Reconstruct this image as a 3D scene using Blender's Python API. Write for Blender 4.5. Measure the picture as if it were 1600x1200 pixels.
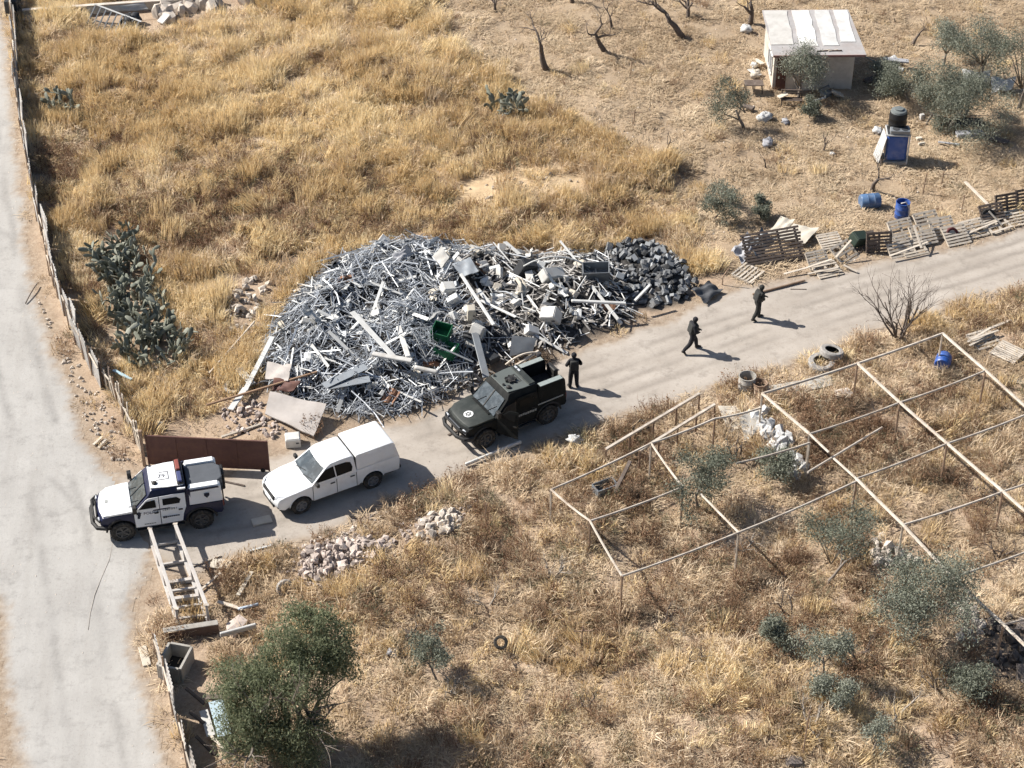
import bpy, bmesh, math, random
import numpy as np
from mathutils import Vector, Matrix, Euler
R = math.radians
scene = bpy.context.scene
COL = scene.collection
for o in list(bpy.data.objects): bpy.data.objects.remove(o)

# ------------------------------------------------------------------ camera
CAM_H, CAM_PITCH, CAM_F = 52.0, 37.5, 3170.0          # metres, degrees below the horizon, focal length in 1600-wide pixels
cam_data = bpy.data.cameras.new('camera'); cam = bpy.data.objects.new('camera', cam_data); COL.objects.link(cam)
cam.location = (0, 0, CAM_H); cam.rotation_euler = (R(90 - CAM_PITCH), 0, 0)
cam_data.sensor_width = 36.0; cam_data.lens = CAM_F / 1600 * 36.0
cam_data.clip_start = 1.0; cam_data.clip_end = 3000
scene.camera = cam

# ------------------------------------------------------------------ sky, sun, exposure
SUN_EL, SUN_SHADOW_AZ = 41.0, -19.0                   # shadows fall towards +x, a little towards the camera
world = bpy.data.worlds.new('World'); scene.world = world; world.use_nodes = True
wn = world.node_tree; wn.nodes.clear()
sky = wn.nodes.new('ShaderNodeTexSky'); sky.sky_type = 'NISHITA'; sky.sun_disc = False
sky.sun_elevation = R(SUN_EL); sky.sun_rotation = math.atan2(-math.cos(R(SUN_SHADOW_AZ)), -math.sin(R(SUN_SHADOW_AZ)))
sky.air_density = 1.0; sky.dust_density = 1.5; sky.ozone_density = 1.0
bg = wn.nodes.new('ShaderNodeBackground'); bg.inputs['Strength'].default_value = 0.062
wo = wn.nodes.new('ShaderNodeOutputWorld')
wn.links.new(sky.outputs[0], bg.inputs[0]); wn.links.new(bg.outputs[0], wo.inputs[0])
sun_data = bpy.data.lights.new('sun', 'SUN'); sun_data.energy = 5.0; sun_data.angle = R(0.53); sun_data.color = (1.0, 0.955, 0.88)
sun = bpy.data.objects.new('sun', sun_data); COL.objects.link(sun); sun.location = (-30, 70, 60)
_d = Vector((math.cos(R(SUN_SHADOW_AZ)) * math.cos(R(SUN_EL)), math.sin(R(SUN_SHADOW_AZ)) * math.cos(R(SUN_EL)), -math.sin(R(SUN_EL))))
sun.rotation_euler = _d.to_track_quat('-Z', 'Y').to_euler()
vs = scene.view_settings
scene.display_settings.display_device = 'sRGB'
vs.view_transform = 'Standard'; vs.look = 'None'; vs.exposure = 0.72; vs.gamma = 1.0; vs.use_curve_mapping = False
scene.render.engine = 'CYCLES'
scene.cycles.max_bounces = 4; scene.cycles.diffuse_bounces = 2; scene.cycles.glossy_bounces = 2; scene.cycles.transparent_max_bounces = 6
scene.cycles.use_denoising = True
scene.cycles.use_adaptive_sampling = True; scene.cycles.adaptive_threshold = .03
try: scene.cycles.denoiser = 'OPENIMAGEDENOISE'
except Exception: pass

rnd = random.Random(7)
nrs = np.random.RandomState(11)

# ------------------------------------------------------------------ survey: image bearings -> ground positions
_S, _C = math.sin(R(CAM_PITCH)), math.cos(R(CAM_PITCH))
def G(px, py, z=0.0):
    u, v = px - 800.0, py - 600.0
    d = np.array([u, CAM_F * _C - v * _S, -CAM_F * _S - v * _C])
    t = (z - CAM_H) / d[2]
    return (d[0] * t, d[1] * t, z)
def to_px(x, y, z=0.0):
    yy = (z - CAM_H)
    depth = y * _C - yy * _S
    up = y * _S + yy * _C
    return 800 + CAM_F * x / depth, 600 - CAM_F * up / depth
def scale_at(px, py):                                    # pixels (of 1600) per metre
    return (CAM_F * _S + (py - 600) * _C) / CAM_H
def poly_w(pts): return np.array([G(a, b)[:2] for a, b in pts])

# ------------------------------------------------------------------ noise and polygon distance (numpy)
def _hash(ix, iy, seed):
    h = (ix.astype(np.int64) * 374761393 + iy.astype(np.int64) * 668265263 + seed * 1274126177) & 0xffffffff
    h = ((h ^ (h >> 13)) * 1274126177) & 0xffffffff
    return ((h ^ (h >> 16)) & 0xffff) / 65535.0
def vnoise(x, y, seed=0):
    x = np.asarray(x, float); y = np.asarray(y, float)
    ix, iy = np.floor(x), np.floor(y); fx, fy = x - ix, y - iy
    fx = fx * fx * (3 - 2 * fx); fy = fy * fy * (3 - 2 * fy)
    a = _hash(ix, iy, seed); b = _hash(ix + 1, iy, seed); c = _hash(ix, iy + 1, seed); d = _hash(ix + 1, iy + 1, seed)
    return (a * (1 - fx) + b * fx) * (1 - fy) + (c * (1 - fx) + d * fx) * fy
def fbm(x, y, seed=0, oct=4):
    s, a, t = 0, 1.0, 0
    for k in range(oct):
        s = s + a * vnoise(np.asarray(x) * 2 ** k + 17.3 * k, np.asarray(y) * 2 ** k - 9.1 * k, seed + k); t += a; a *= .5
    return s / t
def sdf(poly, X, Y):                                     # negative inside
    X = np.asarray(X, float); Y = np.asarray(Y, float)
    d2 = np.full(X.shape, 1e18); ins = np.zeros(X.shape, bool); n = len(poly)
    for i in range(n):
        ax, ay = poly[i]; bx, by = poly[(i + 1) % n]
        ex, ey = bx - ax, by - ay; L = ex * ex + ey * ey + 1e-12
        t = np.clip(((X - ax) * ex + (Y - ay) * ey) / L, 0, 1)
        d2 = np.minimum(d2, (X - ax - t * ex) ** 2 + (Y - ay - t * ey) ** 2)
        if ay != by:
            ins ^= ((ay > Y) != (by > Y)) & (X < (bx - ax) * (Y - ay) / (by - ay) + ax)
    d = np.sqrt(d2)
    return np.where(ins, -d, d)
def sstep(a, b, x):
    t = np.clip((np.asarray(x, float) - a) / (b - a), 0, 1); return t * t * (3 - 2 * t)

# ------------------------------------------------------------------ mesh helpers
class MB:
    def __init__(s): s.v, s.f = [], []
    def add(s, v, f):
        n = len(s.v); s.v += [tuple(p) for p in v]; s.f += [tuple(i + n for i in q) for q in f]; return s
    def box(s, c, size, rot=None, taper=1.0):
        hx, hy, hz = size[0] / 2, size[1] / 2, size[2] / 2
        P = [(-hx, -hy, -hz), (hx, -hy, -hz), (hx, hy, -hz), (-hx, hy, -hz)] + [(a * taper, b * taper, hz) for a, b in ((-hx, -hy), (hx, -hy), (hx, hy), (-hx, hy))]
        c = Vector(c)
        P = [((rot @ Vector(p)) if rot is not None else Vector(p)) + c for p in P]
        return s.add(P, [(0, 3, 2, 1), (4, 5, 6, 7), (0, 1, 5, 4), (1, 2, 6, 5), (2, 3, 7, 6), (3, 0, 4, 7)])
    def bar(s, a, b, w=.05, h=None, up=(0, 0, 1)):
        a, b = Vector(a), Vector(b); h = w if h is None else h
        d = b - a; L = d.length
        if L < 1e-6: return s
        d.normalize(); u = Vector(up)
        if abs(d.dot(u)) > .98: u = Vector((1, 0, 0))
        side = d.cross(u).normalized(); up2 = side.cross(d).normalized()
        rot = Matrix((d, side, up2)).transposed()
        return s.box((a + b) / 2, (L, w, h), rot)
    def tube(s, pts, rad, n=8, cap=True):
        pts = [Vector(p) for p in pts]; m = len(pts)
        if not hasattr(rad, '__len__'): rad = [rad] * m
        base = len(s.v); prev = None
        for i, p in enumerate(pts):
            t = (pts[min(i + 1, m - 1)] - pts[max(i - 1, 0)])
            if t.length < 1e-9: t = Vector((0, 0, 1))
            t.normalize()
            if prev is None:
                ref = Vector((0, 0, 1)) if abs(t.z) < .9 else Vector((1, 0, 0)); prev = t.cross(ref).normalized()
            prev = (prev - t * prev.dot(t))
            if prev.length < 1e-6: prev = t.orthogonal()
            prev.normalize(); q = t.cross(prev)
            for k in range(n):
                a = 2 * math.pi * k / n; s.v.append(tuple(p + (prev * math.cos(a) + q * math.sin(a)) * rad[i]))
        for i in range(m - 1):
            for k in range(n):
                a = base + i * n + k; b = base + i * n + (k + 1) % n
                s.f.append((a, b, b + n, a + n))
        if cap:
            s.f.append(tuple(base + k for k in range(n))[::-1]); s.f.append(tuple(base + (m - 1) * n + k for k in range(n)))
        return s
    def lathe(s, prof, n=16, c=(0, 0, 0), rot=None, cap=True):      # prof: [(r, z)]
        base = len(s.v); c = Vector(c)
        for r, z in prof:
            for k in range(n):
                a = 2 * math.pi * k / n; p = Vector((r * math.cos(a), r * math.sin(a), z))
                s.v.append(tuple(((rot @ p) if rot is not None else p) + c))
        m = len(prof)
        for i in range(m - 1):
            for k in range(n):
                a = base + i * n + k; b = base + i * n + (k + 1) % n; s.f.append((a, b, b + n, a + n))
        if cap:
            s.f.append(tuple(base + k for k in range(n))[::-1]); s.f.append(tuple(base + (m - 1) * n + k for k in range(n)))
        return s
    def prism(s, poly, z0, z1, M=None):                          # poly: [(x, y)] counter-clockwise
        n = len(poly); M = M if M is not None else Matrix.Identity(4)
        P = [M @ Vector((x, y, z0)) for x, y in poly] + [M @ Vector((x, y, z1)) for x, y in poly]
        return s.add(P, [tuple(range(n))[::-1], tuple(range(n, 2 * n))] + [(i, (i + 1) % n, n + (i + 1) % n, n + i) for i in range(n)])
    def quad(s, a, b, c, d): return s.add([a, b, c, d], [(0, 1, 2, 3)])
    def plate(s, pts, nrm, t):                                   # thick polygon: pts in 3-D, extruded by t along nrm
        n = len(pts); q = Vector(nrm).normalized() * t
        P = [Vector(p) for p in pts]; P2 = [p + q for p in P]
        return s.add(P + P2, [tuple(range(n))[::-1], tuple(range(n, 2 * n))] + [(i, (i + 1) % n, n + (i + 1) % n, n + i) for i in range(n)])
    def mesh(s, name='mesh', mat=None, smooth=False, bevel=0, seg=1):
        me = bpy.data.meshes.new(name); me.from_pydata(s.v, [], s.f); me.validate()
        if bevel:
            bm = bmesh.new(); bm.from_mesh(me)
            bmesh.ops.remove_doubles(bm, verts=bm.verts, dist=1e-5)
            es = [e for e in bm.edges if len(e.link_faces) == 2 and e.calc_face_angle(0) > .35]
            bmesh.ops.bevel(bm, geom=es, offset=bevel, segments=seg, affect='EDGES', profile=.6, clamp_overlap=True)
            bm.to_mesh(me); bm.free()
        if smooth:
            me.polygons.foreach_set('use_smooth', [True] * len(me.polygons))
            if smooth != True: me.set_sharp_from_angle(angle=R(smooth))
        if mat is not None: me.materials.append(mat)
        return me
    def build(s, name, mat, parent=None, smooth=False, bevel=0, seg=1, loc=None, rot=None):
        return link(name, s.mesh(name, mat, smooth, bevel, seg), parent, loc, rot)
def link(name, me, parent=None, loc=None, rot=None, scl=None):
    o = bpy.data.objects.new(name, me); COL.objects.link(o)
    if parent is not None: o.parent = parent
    if loc is not None: o.location = loc
    if rot is not None: o.rotation_euler = rot
    if scl is not None: o.scale = scl if hasattr(scl, '__len__') else (scl,) * 3
    return o
def tag(o, label=None, cat=None, group=None, kind=None):
    if label: o['label'] = label
    if cat: o['category'] = cat
    if group: o['group'] = group
    if kind: o['kind'] = kind
    return o
def thing(name, label, cat, loc=(0, 0, 0), rz=0.0, group=None):
    o = bpy.data.objects.new(name, None); COL.objects.link(o); o.empty_display_size = .2
    o.location = loc; o.rotation_euler = (0, 0, rz)
    return tag(o, label, cat, group)
def copy_tree(o, parent=None):
    c = o.copy(); COL.objects.link(c); c.parent = parent
    for ch in [x for x in o.children]: copy_tree(ch, c)
    return c

# ------------------------------------------------------------------ materials
MATS = {}
def mat(name, col, rough=.8, metal=0.0, var=.12, scale=6.0, bump=0.0, bscale=30.0, spec=.3, dirt=None, dirt_amt=.35, dscale=3.0, rand=0.0, coat=0.0):
    """a procedural surface: base colour broken up by noise, optional dirt patches, fine relief and a per-object shift"""
    if name in MATS: return MATS[name]
    m = bpy.data.materials.new(name); m.use_nodes = True; nt = m.node_tree; N = nt.nodes; L = nt.links
    b = N['Principled BSDF']; b.inputs['Roughness'].default_value = rough; b.inputs['Metallic'].default_value = metal
    b.inputs['Specular IOR Level'].default_value = spec
    if coat: b.inputs['Coat Weight'].default_value = coat; b.inputs['Coat Roughness'].default_value = .08
    tc = N.new('ShaderNodeTexCoord')
    n1 = N.new('ShaderNodeTexNoise'); n1.inputs['Scale'].default_value = scale; n1.inputs['Detail'].default_value = 3; n1.inputs['Roughness'].default_value = .65
    L.new(tc.outputs['Object'], n1.inputs['Vector'])
    hsv = N.new('ShaderNodeHueSaturation'); hsv.inputs['Color'].default_value = (*col, 1)
    mr = N.new('ShaderNodeMapRange'); mr.inputs['From Min'].default_value = .25; mr.inputs['From Max'].default_value = .75
    mr.inputs['To Min'].default_value = 1 - var; mr.inputs['To Max'].default_value = 1 + var
    L.new(n1.outputs['Fac'], mr.inputs['Value'])
    val = mr.outputs[0]
    if rand:
        oi = N.new('ShaderNodeObjectInfo'); mr2 = N.new('ShaderNodeMapRange'); mr2.inputs['To Min'].default_value = 1 - rand; mr2.inputs['To Max'].default_value = 1 + rand
        L.new(oi.outputs['Random'], mr2.inputs['Value']); mu = N.new('ShaderNodeMath'); mu.operation = 'MULTIPLY'
        L.new(val, mu.inputs[0]); L.new(mr2.outputs[0], mu.inputs[1]); val = mu.outputs[0]
    L.new(val, hsv.inputs['Value']); out = hsv.outputs[0]
    if dirt:
        n2 = N.new('ShaderNodeTexNoise'); n2.inputs['Scale'].default_value = dscale; n2.inputs['Detail'].default_value = 4; n2.inputs['Roughness'].default_value = .7
        L.new(tc.outputs['Object'], n2.inputs['Vector'])
        r2 = N.new('ShaderNodeMapRange'); r2.inputs['From Min'].default_value = .45; r2.inputs['From Max'].default_value = .68
        r2.inputs['To Max'].default_value = dirt_amt; L.new(n2.outputs['Fac'], r2.inputs['Value'])
        mx = N.new('ShaderNodeMix'); mx.data_type = 'RGBA'; mx.inputs['B'].default_value = (*dirt, 1)
        L.new(r2.outputs[0], mx.inputs['Factor']); L.new(out, mx.inputs['A']); out = mx.outputs['Result']
    L.new(out, b.inputs['Base Color'])
    if bump:
        n3 = N.new('ShaderNodeTexNoise'); n3.inputs['Scale'].default_value = bscale; n3.inputs['Detail'].default_value = 2
        L.new(tc.outputs['Object'], n3.inputs['Vector']); bp = N.new('ShaderNodeBump'); bp.inputs['Strength'].default_value = bump; bp.inputs['Distance'].default_value = .02
        L.new(n3.outputs['Fac'], bp.inputs['Height']); L.new(bp.outputs[0], b.inputs['Normal'])
    MATS[name] = m
    return m
def leafmat(name, cols, trans=.25, rough=.7, field=None, fscale=.35):
    """foliage: colour ramp by per-instance random and a slow position noise"""
    m = bpy.data.materials.new(name); m.use_nodes = True; nt = m.node_tree; N = nt.nodes; L = nt.links
    b = N['Principled BSDF']; b.inputs['Roughness'].default_value = rough; b.inputs['Specular IOR Level'].default_value = .2
    geo = N.new('ShaderNodeNewGeometry'); oi = N.new('ShaderNodeObjectInfo')
    ti = N.new('ShaderNodeAttribute'); ti.attribute_type = 'INSTANCER'; ti.attribute_name = 'tint'
    a1 = N.new('ShaderNodeMath'); a1.operation = 'MULTIPLY'; a1.inputs[1].default_value = .5; L.new(ti.outputs['Fac'], a1.inputs[0])
    if not field: a1.inputs[1].default_value = 0.0
    r1 = N.new('ShaderNodeMath'); r1.operation = 'MULTIPLY_ADD'; r1.inputs[1].default_value = .28 if field else .4; L.new(oi.outputs['Random'], r1.inputs[0]); L.new(a1.outputs[0], r1.inputs[2])
    r2 = N.new('ShaderNodeMath'); r2.operation = 'MULTIPLY_ADD'; r2.inputs[1].default_value = .22 if field else .6; L.new(geo.outputs['Random Per Island'], r2.inputs[0]); L.new(r1.outputs[0], r2.inputs[2])
    cr = N.new('ShaderNodeValToRGB'); el = cr.color_ramp.elements
    for i, c in enumerate(cols):
        p = i / (len(cols) - 1)
        e = el[i] if i < 2 and (i == 0 or len(cols) == 2) else (el.new(p) if i < len(cols) - 1 else el[len(el) - 1])
        e.position = p; e.color = (*c, 1)
    L.new(r2.outputs[0], cr.inputs[0]); L.new(cr.outputs[0], b.inputs['Base Color'])
    if trans:
        tr = N.new('ShaderNodeBsdfTranslucent'); L.new(cr.outputs[0], tr.inputs['Color']); ms = N.new('ShaderNodeMixShader'); ms.inputs[0].default_value = trans
        L.new(b.outputs[0], ms.inputs[1]); L.new(tr.outputs[0], ms.inputs[2]); L.new(ms.outputs[0], N['Material Output'].inputs['Surface'])
    MATS[name] = m
    return m
# ================================================================== the ground, roads
ROAD_PX = [(-420, -260), (-30, -260), (2, 0), (14, 100), (24, 200), (36, 300), (44, 400), (58, 470), (88, 560), (118, 640), (138, 690), (165, 735), (225, 742), (330, 800),
           (300, 850), (246, 862), (228, 900), (214, 950), (212, 1010), (232, 1090), (262, 1180), (300, 1330), (40, 1330), (22, 1200), (4, 1060), (-14, 900), (-60, 700), (-420, 600)]
TRACK_PX = [(170, 742), (230, 742), (345, 752), (425, 715), (480, 692), (560, 672), (640, 655), (700, 630), (720, 602), (800, 575), (870, 563), (895, 548), (960, 532), (1060, 492), (1120, 466), (1160, 448),
            (1240, 440), (1300, 425), (1370, 408), (1450, 397), (1530, 378), (1600, 350), (1900, 262), (1900, 350), (1600, 447), (1500, 474), (1420, 500), (1330, 530), (1260, 560),
            (1180, 584), (1120, 607), (1060, 627), (990, 650), (930, 668), (870, 686), (780, 716), (730, 735), (660, 764), (600, 790), (540, 824), (480, 846), (420, 858), (345, 878), (300, 900), (240, 880)]
ROAD_W, TRACK_W = poly_w(ROAD_PX), poly_w(TRACK_PX)
def wob(X, Y): return (fbm(np.asarray(X) * .7, np.asarray(Y) * .7, 5) - .5) * 1.3 + (fbm(np.asarray(X) * 3.1, np.asarray(Y) * 3.1, 9) - .5) * .35
def road_d(X, Y): return np.minimum(sdf(ROAD_W, X, Y), sdf(TRACK_W, X, Y))
HEAP_PX = [(425, 520), (470, 455), (530, 410), (600, 388), (660, 380), (760, 390), (850, 402), (950, 405), (975, 440), (990, 500), (905, 532), (880, 548), (800, 562), (735, 600), (650, 640), (570, 655), (490, 640), (430, 610), (405, 575)]
BLOCK_PX = [(945, 392), (1010, 380), (1070, 410), (1088, 445), (1070, 470), (1020, 482), (985, 470), (955, 440)]
HEAP_W, BLOCK_W = poly_w(HEAP_PX), poly_w(BLOCK_PX)
MOUNDS = [(850, 290, 4.0, .45), (1020, 270, 1.4, .35), (600, 130, 5.0, .35), (300, 120, 6.0, .4), (420, 250, 6.0, .35), (530, 875, 2.6, .35), (685, 828, 1.3, .35),
          (385, 480, 1.6, .35), (900, 850, 3.0, .3), (650, 920, 3.0, .35), (1180, 1130, 2.5, .45), (800, 920, 2.2, .3), (1000, 1150, 2.2, .3), (1230, 700, 1.2, .2), (1560, 1000, 1.4, .3), (1380, 865, .8, .3)]
MOUNDS_W = [(*G(a, b)[:2], r, h) for a, b, r, h in MOUNDS]
def terrain_exact(X, Y):
    X = np.asarray(X, float); Y = np.asarray(Y, float)
    m = sstep(.1, 2.0, road_d(X, Y))
    z = ((fbm(X * .22, Y * .22, 31) - .5) * .5 + (fbm(X * 1.1, Y * 1.1, 41) - .5) * .22) * m
    for cx, cy, r, h in MOUNDS_W:
        z = z + h * np.exp(-((X - cx) ** 2 + (Y - cy) ** 2) / (r * r) * 1.4) * m
    dh = -sdf(HEAP_W, X, Y)
    z = z * sstep(1.0, -1.0, dh) + ((.78 + 1.1 * (fbm(X * .45, Y * .45, 71) - .5)) * sstep(-.6, 2.4, dh + (fbm(X * .8, Y * .8, 75) - .5) * 1.2) + .6 * (fbm(X * 1.1, Y * 1.1, 73) - .5) * sstep(0, 1, dh)) * sstep(-.4, .2, dh)
    db = -sdf(BLOCK_W, X, Y)
    z = z + .34 * sstep(-.2, 1.5, db)
    return z
# the relief is sampled once on a 15 cm raster, then read by interpolation
_tx, _ty, _ts = -50.0, 36.0, .15
_tg = terrain_exact(*np.meshgrid(np.arange(_tx, 50, _ts), np.arange(_ty, 122, _ts)))
def terrain(X, Y):
    fx = np.clip((np.asarray(X, float) - _tx) / _ts, 0, _tg.shape[1] - 1.001); fy = np.clip((np.asarray(Y, float) - _ty) / _ts, 0, _tg.shape[0] - 1.001)
    ix, iy = fx.astype(int), fy.astype(int); a, b = fx - ix, fy - iy
    return (_tg[iy, ix] * (1 - a) + _tg[iy, ix + 1] * a) * (1 - b) + (_tg[iy + 1, ix] * (1 - a) + _tg[iy + 1, ix + 1] * a) * b
def tz(x, y):
    fx = min(max((x - _tx) / _ts, 0), _tg.shape[1] - 1.001); fy = min(max((y - _ty) / _ts, 0), _tg.shape[0] - 1.001); ix, iy = int(fx), int(fy); a, b = fx - ix, fy - iy
    return float((_tg[iy, ix] * (1 - a) + _tg[iy, ix + 1] * a) * (1 - b) + (_tg[iy + 1, ix] * (1 - a) + _tg[iy + 1, ix + 1] * a) * b)
def at(px, py, dz=0.0):                                   # the ground point seen at a picture position
    z = 0.0
    for _ in range(3):
        x, y, _z = G(px, py, z); z = tz(x, y)
    return Vector((x, y, z + dz))

def np_mesh(name, verts, faces, attrs=None):
    me = bpy.data.meshes.new(name)
    me.vertices.add(len(verts)); me.vertices.foreach_set('co', np.asarray(verts, np.float32).ravel())
    faces = np.asarray(faces, np.int32); k = faces.shape[1]
    me.loops.add(faces.size); me.loops.foreach_set('vertex_index', faces.ravel())
    me.polygons.add(len(faces)); me.polygons.foreach_set('loop_start', np.arange(0, faces.size, k, dtype=np.int32))
    me.update(calc_edges=True)
    for nm, arr in (attrs or {}).items():
        a = me.attributes.new(nm, 'FLOAT', 'POINT'); a.data.foreach_set('value', np.asarray(arr, np.float32).ravel())
    return me

# ---- the regions, as seen in the photograph
TALL_PX = [(10, -60), (720, -60), (700, 0), (690, 60), (770, 118), (850, 165), (900, 195), (1000, 235), (1050, 262), (1030, 300), (1085, 340), (1120, 420), (1088, 432), (1010, 378), (900, 400), (700, 375),
           (600, 380), (520, 405), (440, 500), (400, 580), (330, 640), (225, 670), (165, 560), (120, 450), (80, 350), (55, 250), (35, 150)]
BARE_PX = [(725, 285), (800, 268), (900, 268), (950, 290), (930, 305), (850, 310), (800, 318), (740, 330), (700, 330)]
MOW_PX = [(720, -60), (700, 0), (690, 60), (770, 118), (850, 165), (1000, 235), (1050, 262), (1040, 300), (1085, 340), (1120, 420), (1160, 440), (1600, 345), (1900, 262), (1900, -60)]
LOW_PX = [(1900, 350), (1600, 450), (1420, 505), (1180, 590), (990, 655), (780, 722), (660, 770), (540, 830), (345, 885), (245, 960), (262, 1060), (320, 1260), (1900, 1260)]
PEN_PX = [(930, 850), (1100, 770), (1180, 720), (1260, 770), (1300, 745), (1400, 790), (1640, 700), (1640, 960), (1500, 880), (1330, 790), (1160, 850), (960, 910)]
TALL_W, BARE_W, MOW_W, LOW_W, PEN_W = map(poly_w, (TALL_PX, BARE_PX, MOW_PX, LOW_PX, PEN_PX))

# ground sheet: fine where the photograph looks, coarse out to the horizon
def axis(a, b, step, far):
    fine = np.arange(a, b + 1e-6, step); out = []; s, p = step, b
    while p < far: s *= 1.35; p += s; out.append(p)
    lo = []; s, p = step, a
    while p > -far: s *= 1.35; p -= s; lo.append(p)
    return np.array(lo[::-1] + list(fine) + out)
gx, gy = axis(-36, 36, .22, 1500), axis(42, 112, .22, 1600)
X, Y = np.meshgrid(gx, gy); Z = terrain(X, Y)
far = sstep(60, 200, np.hypot(X, Y - 75)); Z = Z * (1 - far)
dr = road_d(X, Y) + wob(X, Y) * .6
Z = Z - .03 * sstep(.0, -.6, road_d(X, Y))
nx, ny = len(gx), len(gy)
idx = np.arange(nx * ny).reshape(ny, nx)
F = np.stack([idx[:-1, :-1], idx[:-1, 1:], idx[1:, 1:], idx[1:, :-1]], -1).reshape(-1, 4)
a_road = sstep(1.1, -.2, dr)
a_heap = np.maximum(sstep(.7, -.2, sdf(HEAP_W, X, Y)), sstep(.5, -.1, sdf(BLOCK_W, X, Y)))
a_bare = sstep(.6, -.5, sdf(BARE_W, X, Y) + wob(X, Y) * .7)
a_mow = sstep(1.0, -1.0, sdf(MOW_W, X, Y) + wob(X, Y))
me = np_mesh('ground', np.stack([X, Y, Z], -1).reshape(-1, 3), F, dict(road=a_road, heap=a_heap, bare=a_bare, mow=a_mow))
me.polygons.foreach_set('use_smooth', np.ones(len(F), bool))

def ground_mat():
    m = bpy.data.materials.new('dry_soil'); m.use_nodes = True; nt = m.node_tree; N = nt.nodes; L = nt.links
    b = N['Principled BSDF']; b.inputs['Roughness'].default_value = .95; b.inputs['Specular IOR Level'].default_value = .1
    geo = N.new('ShaderNodeNewGeometry')
    def noise(sc, det=3, rg=.65, w=None):
        n = N.new('ShaderNodeTexNoise'); n.inputs['Scale'].default_value = sc; n.inputs['Detail'].default_value = det; n.inputs['Roughness'].default_value = rg
        L.new(geo.outputs['Position'], n.inputs['Vector']); return n.outputs['Fac']
    def ramp(src, stops):
        cr = N.new('ShaderNodeValToRGB'); el = cr.color_ramp.elements
        el[0].position, el[0].color = stops[0][0], (*stops[0][1], 1); el[1].position, el[1].color = stops[-1][0], (*stops[-1][1], 1)
        for p, c in stops[1:-1]: e = el.new(p); e.color = (*c, 1)
        L.new(src, cr.inputs[0]); return cr.outputs[0]
    def attr(n):
        a = N.new('ShaderNodeAttribute'); a.attribute_name = n; return a.outputs['Fac']
    def mix(f, A, B):
        x = N.new('ShaderNodeMix'); x.data_type = 'RGBA'; L.new(f, x.inputs['Factor']); L.new(A, x.inputs['A']); L.new(B, x.inputs['B']); return x.outputs['Result']
    def mul(A, k):
        x = N.new('ShaderNodeMath'); x.operation = 'MULTIPLY'; L.new(A, x.inputs[0])
        if isinstance(k, float): x.inputs[1].default_value = k
        else: L.new(k, x.inputs[1])
        return x.outputs[0]
    soil = ramp(noise(.9), [(.3, (.23, .16, .112)), (.5, (.35, .26, .19)), (.72, (.46, .36, .27))])
    straw = ramp(noise(9.0, 4, .8), [(.3, (.20, .14, .095)), (.5, (.39, .295, .21)), (.7, (.53, .42, .31))])
    col = mix(ramp(noise(.6, 4), [(.35, (.2,) * 3), (.65, (.8,) * 3)]), soil, straw)
    mow = mix(ramp(noise(2.2, 4, .75), [(.35, (0,) * 3), (.65, (1,) * 3)]), ramp(noise(.5, 5), [(.3, (.28, .205, .14)), (.7, (.40, .31, .22))]), ramp(noise(14, 3, .8), [(.35, (.23, .16, .105)), (.65, (.48, .38, .265))]))
    col = mix(attr('mow'), col, mow)
    bare = ramp(noise(1.6), [(.3, (.40, .29, .18)), (.7, (.55, .42, .27))])
    col = mix(attr('bare'), col, bare)
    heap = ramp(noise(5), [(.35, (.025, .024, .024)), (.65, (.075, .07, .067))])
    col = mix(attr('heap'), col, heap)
    verge = ramp(noise(3.0, 4, .75), [(.3, (.2, .15, .11)), (.5, (.30, .235, .175)), (.72, (.40, .335, .27))])
    col = mix(attr('road'), col, verge)
    L.new(col, b.inputs['Base Color'])
    bp = N.new('ShaderNodeBump'); bp.inputs['Strength'].default_value = .7; bp.inputs['Distance'].default_value = .06
    L.new(noise(7.0, 4, .75), bp.inputs['Height']); L.new(bp.outputs[0], b.inputs['Normal'])
    return m
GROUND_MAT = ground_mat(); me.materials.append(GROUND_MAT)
tag(link('ground', me), kind='structure')

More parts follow.
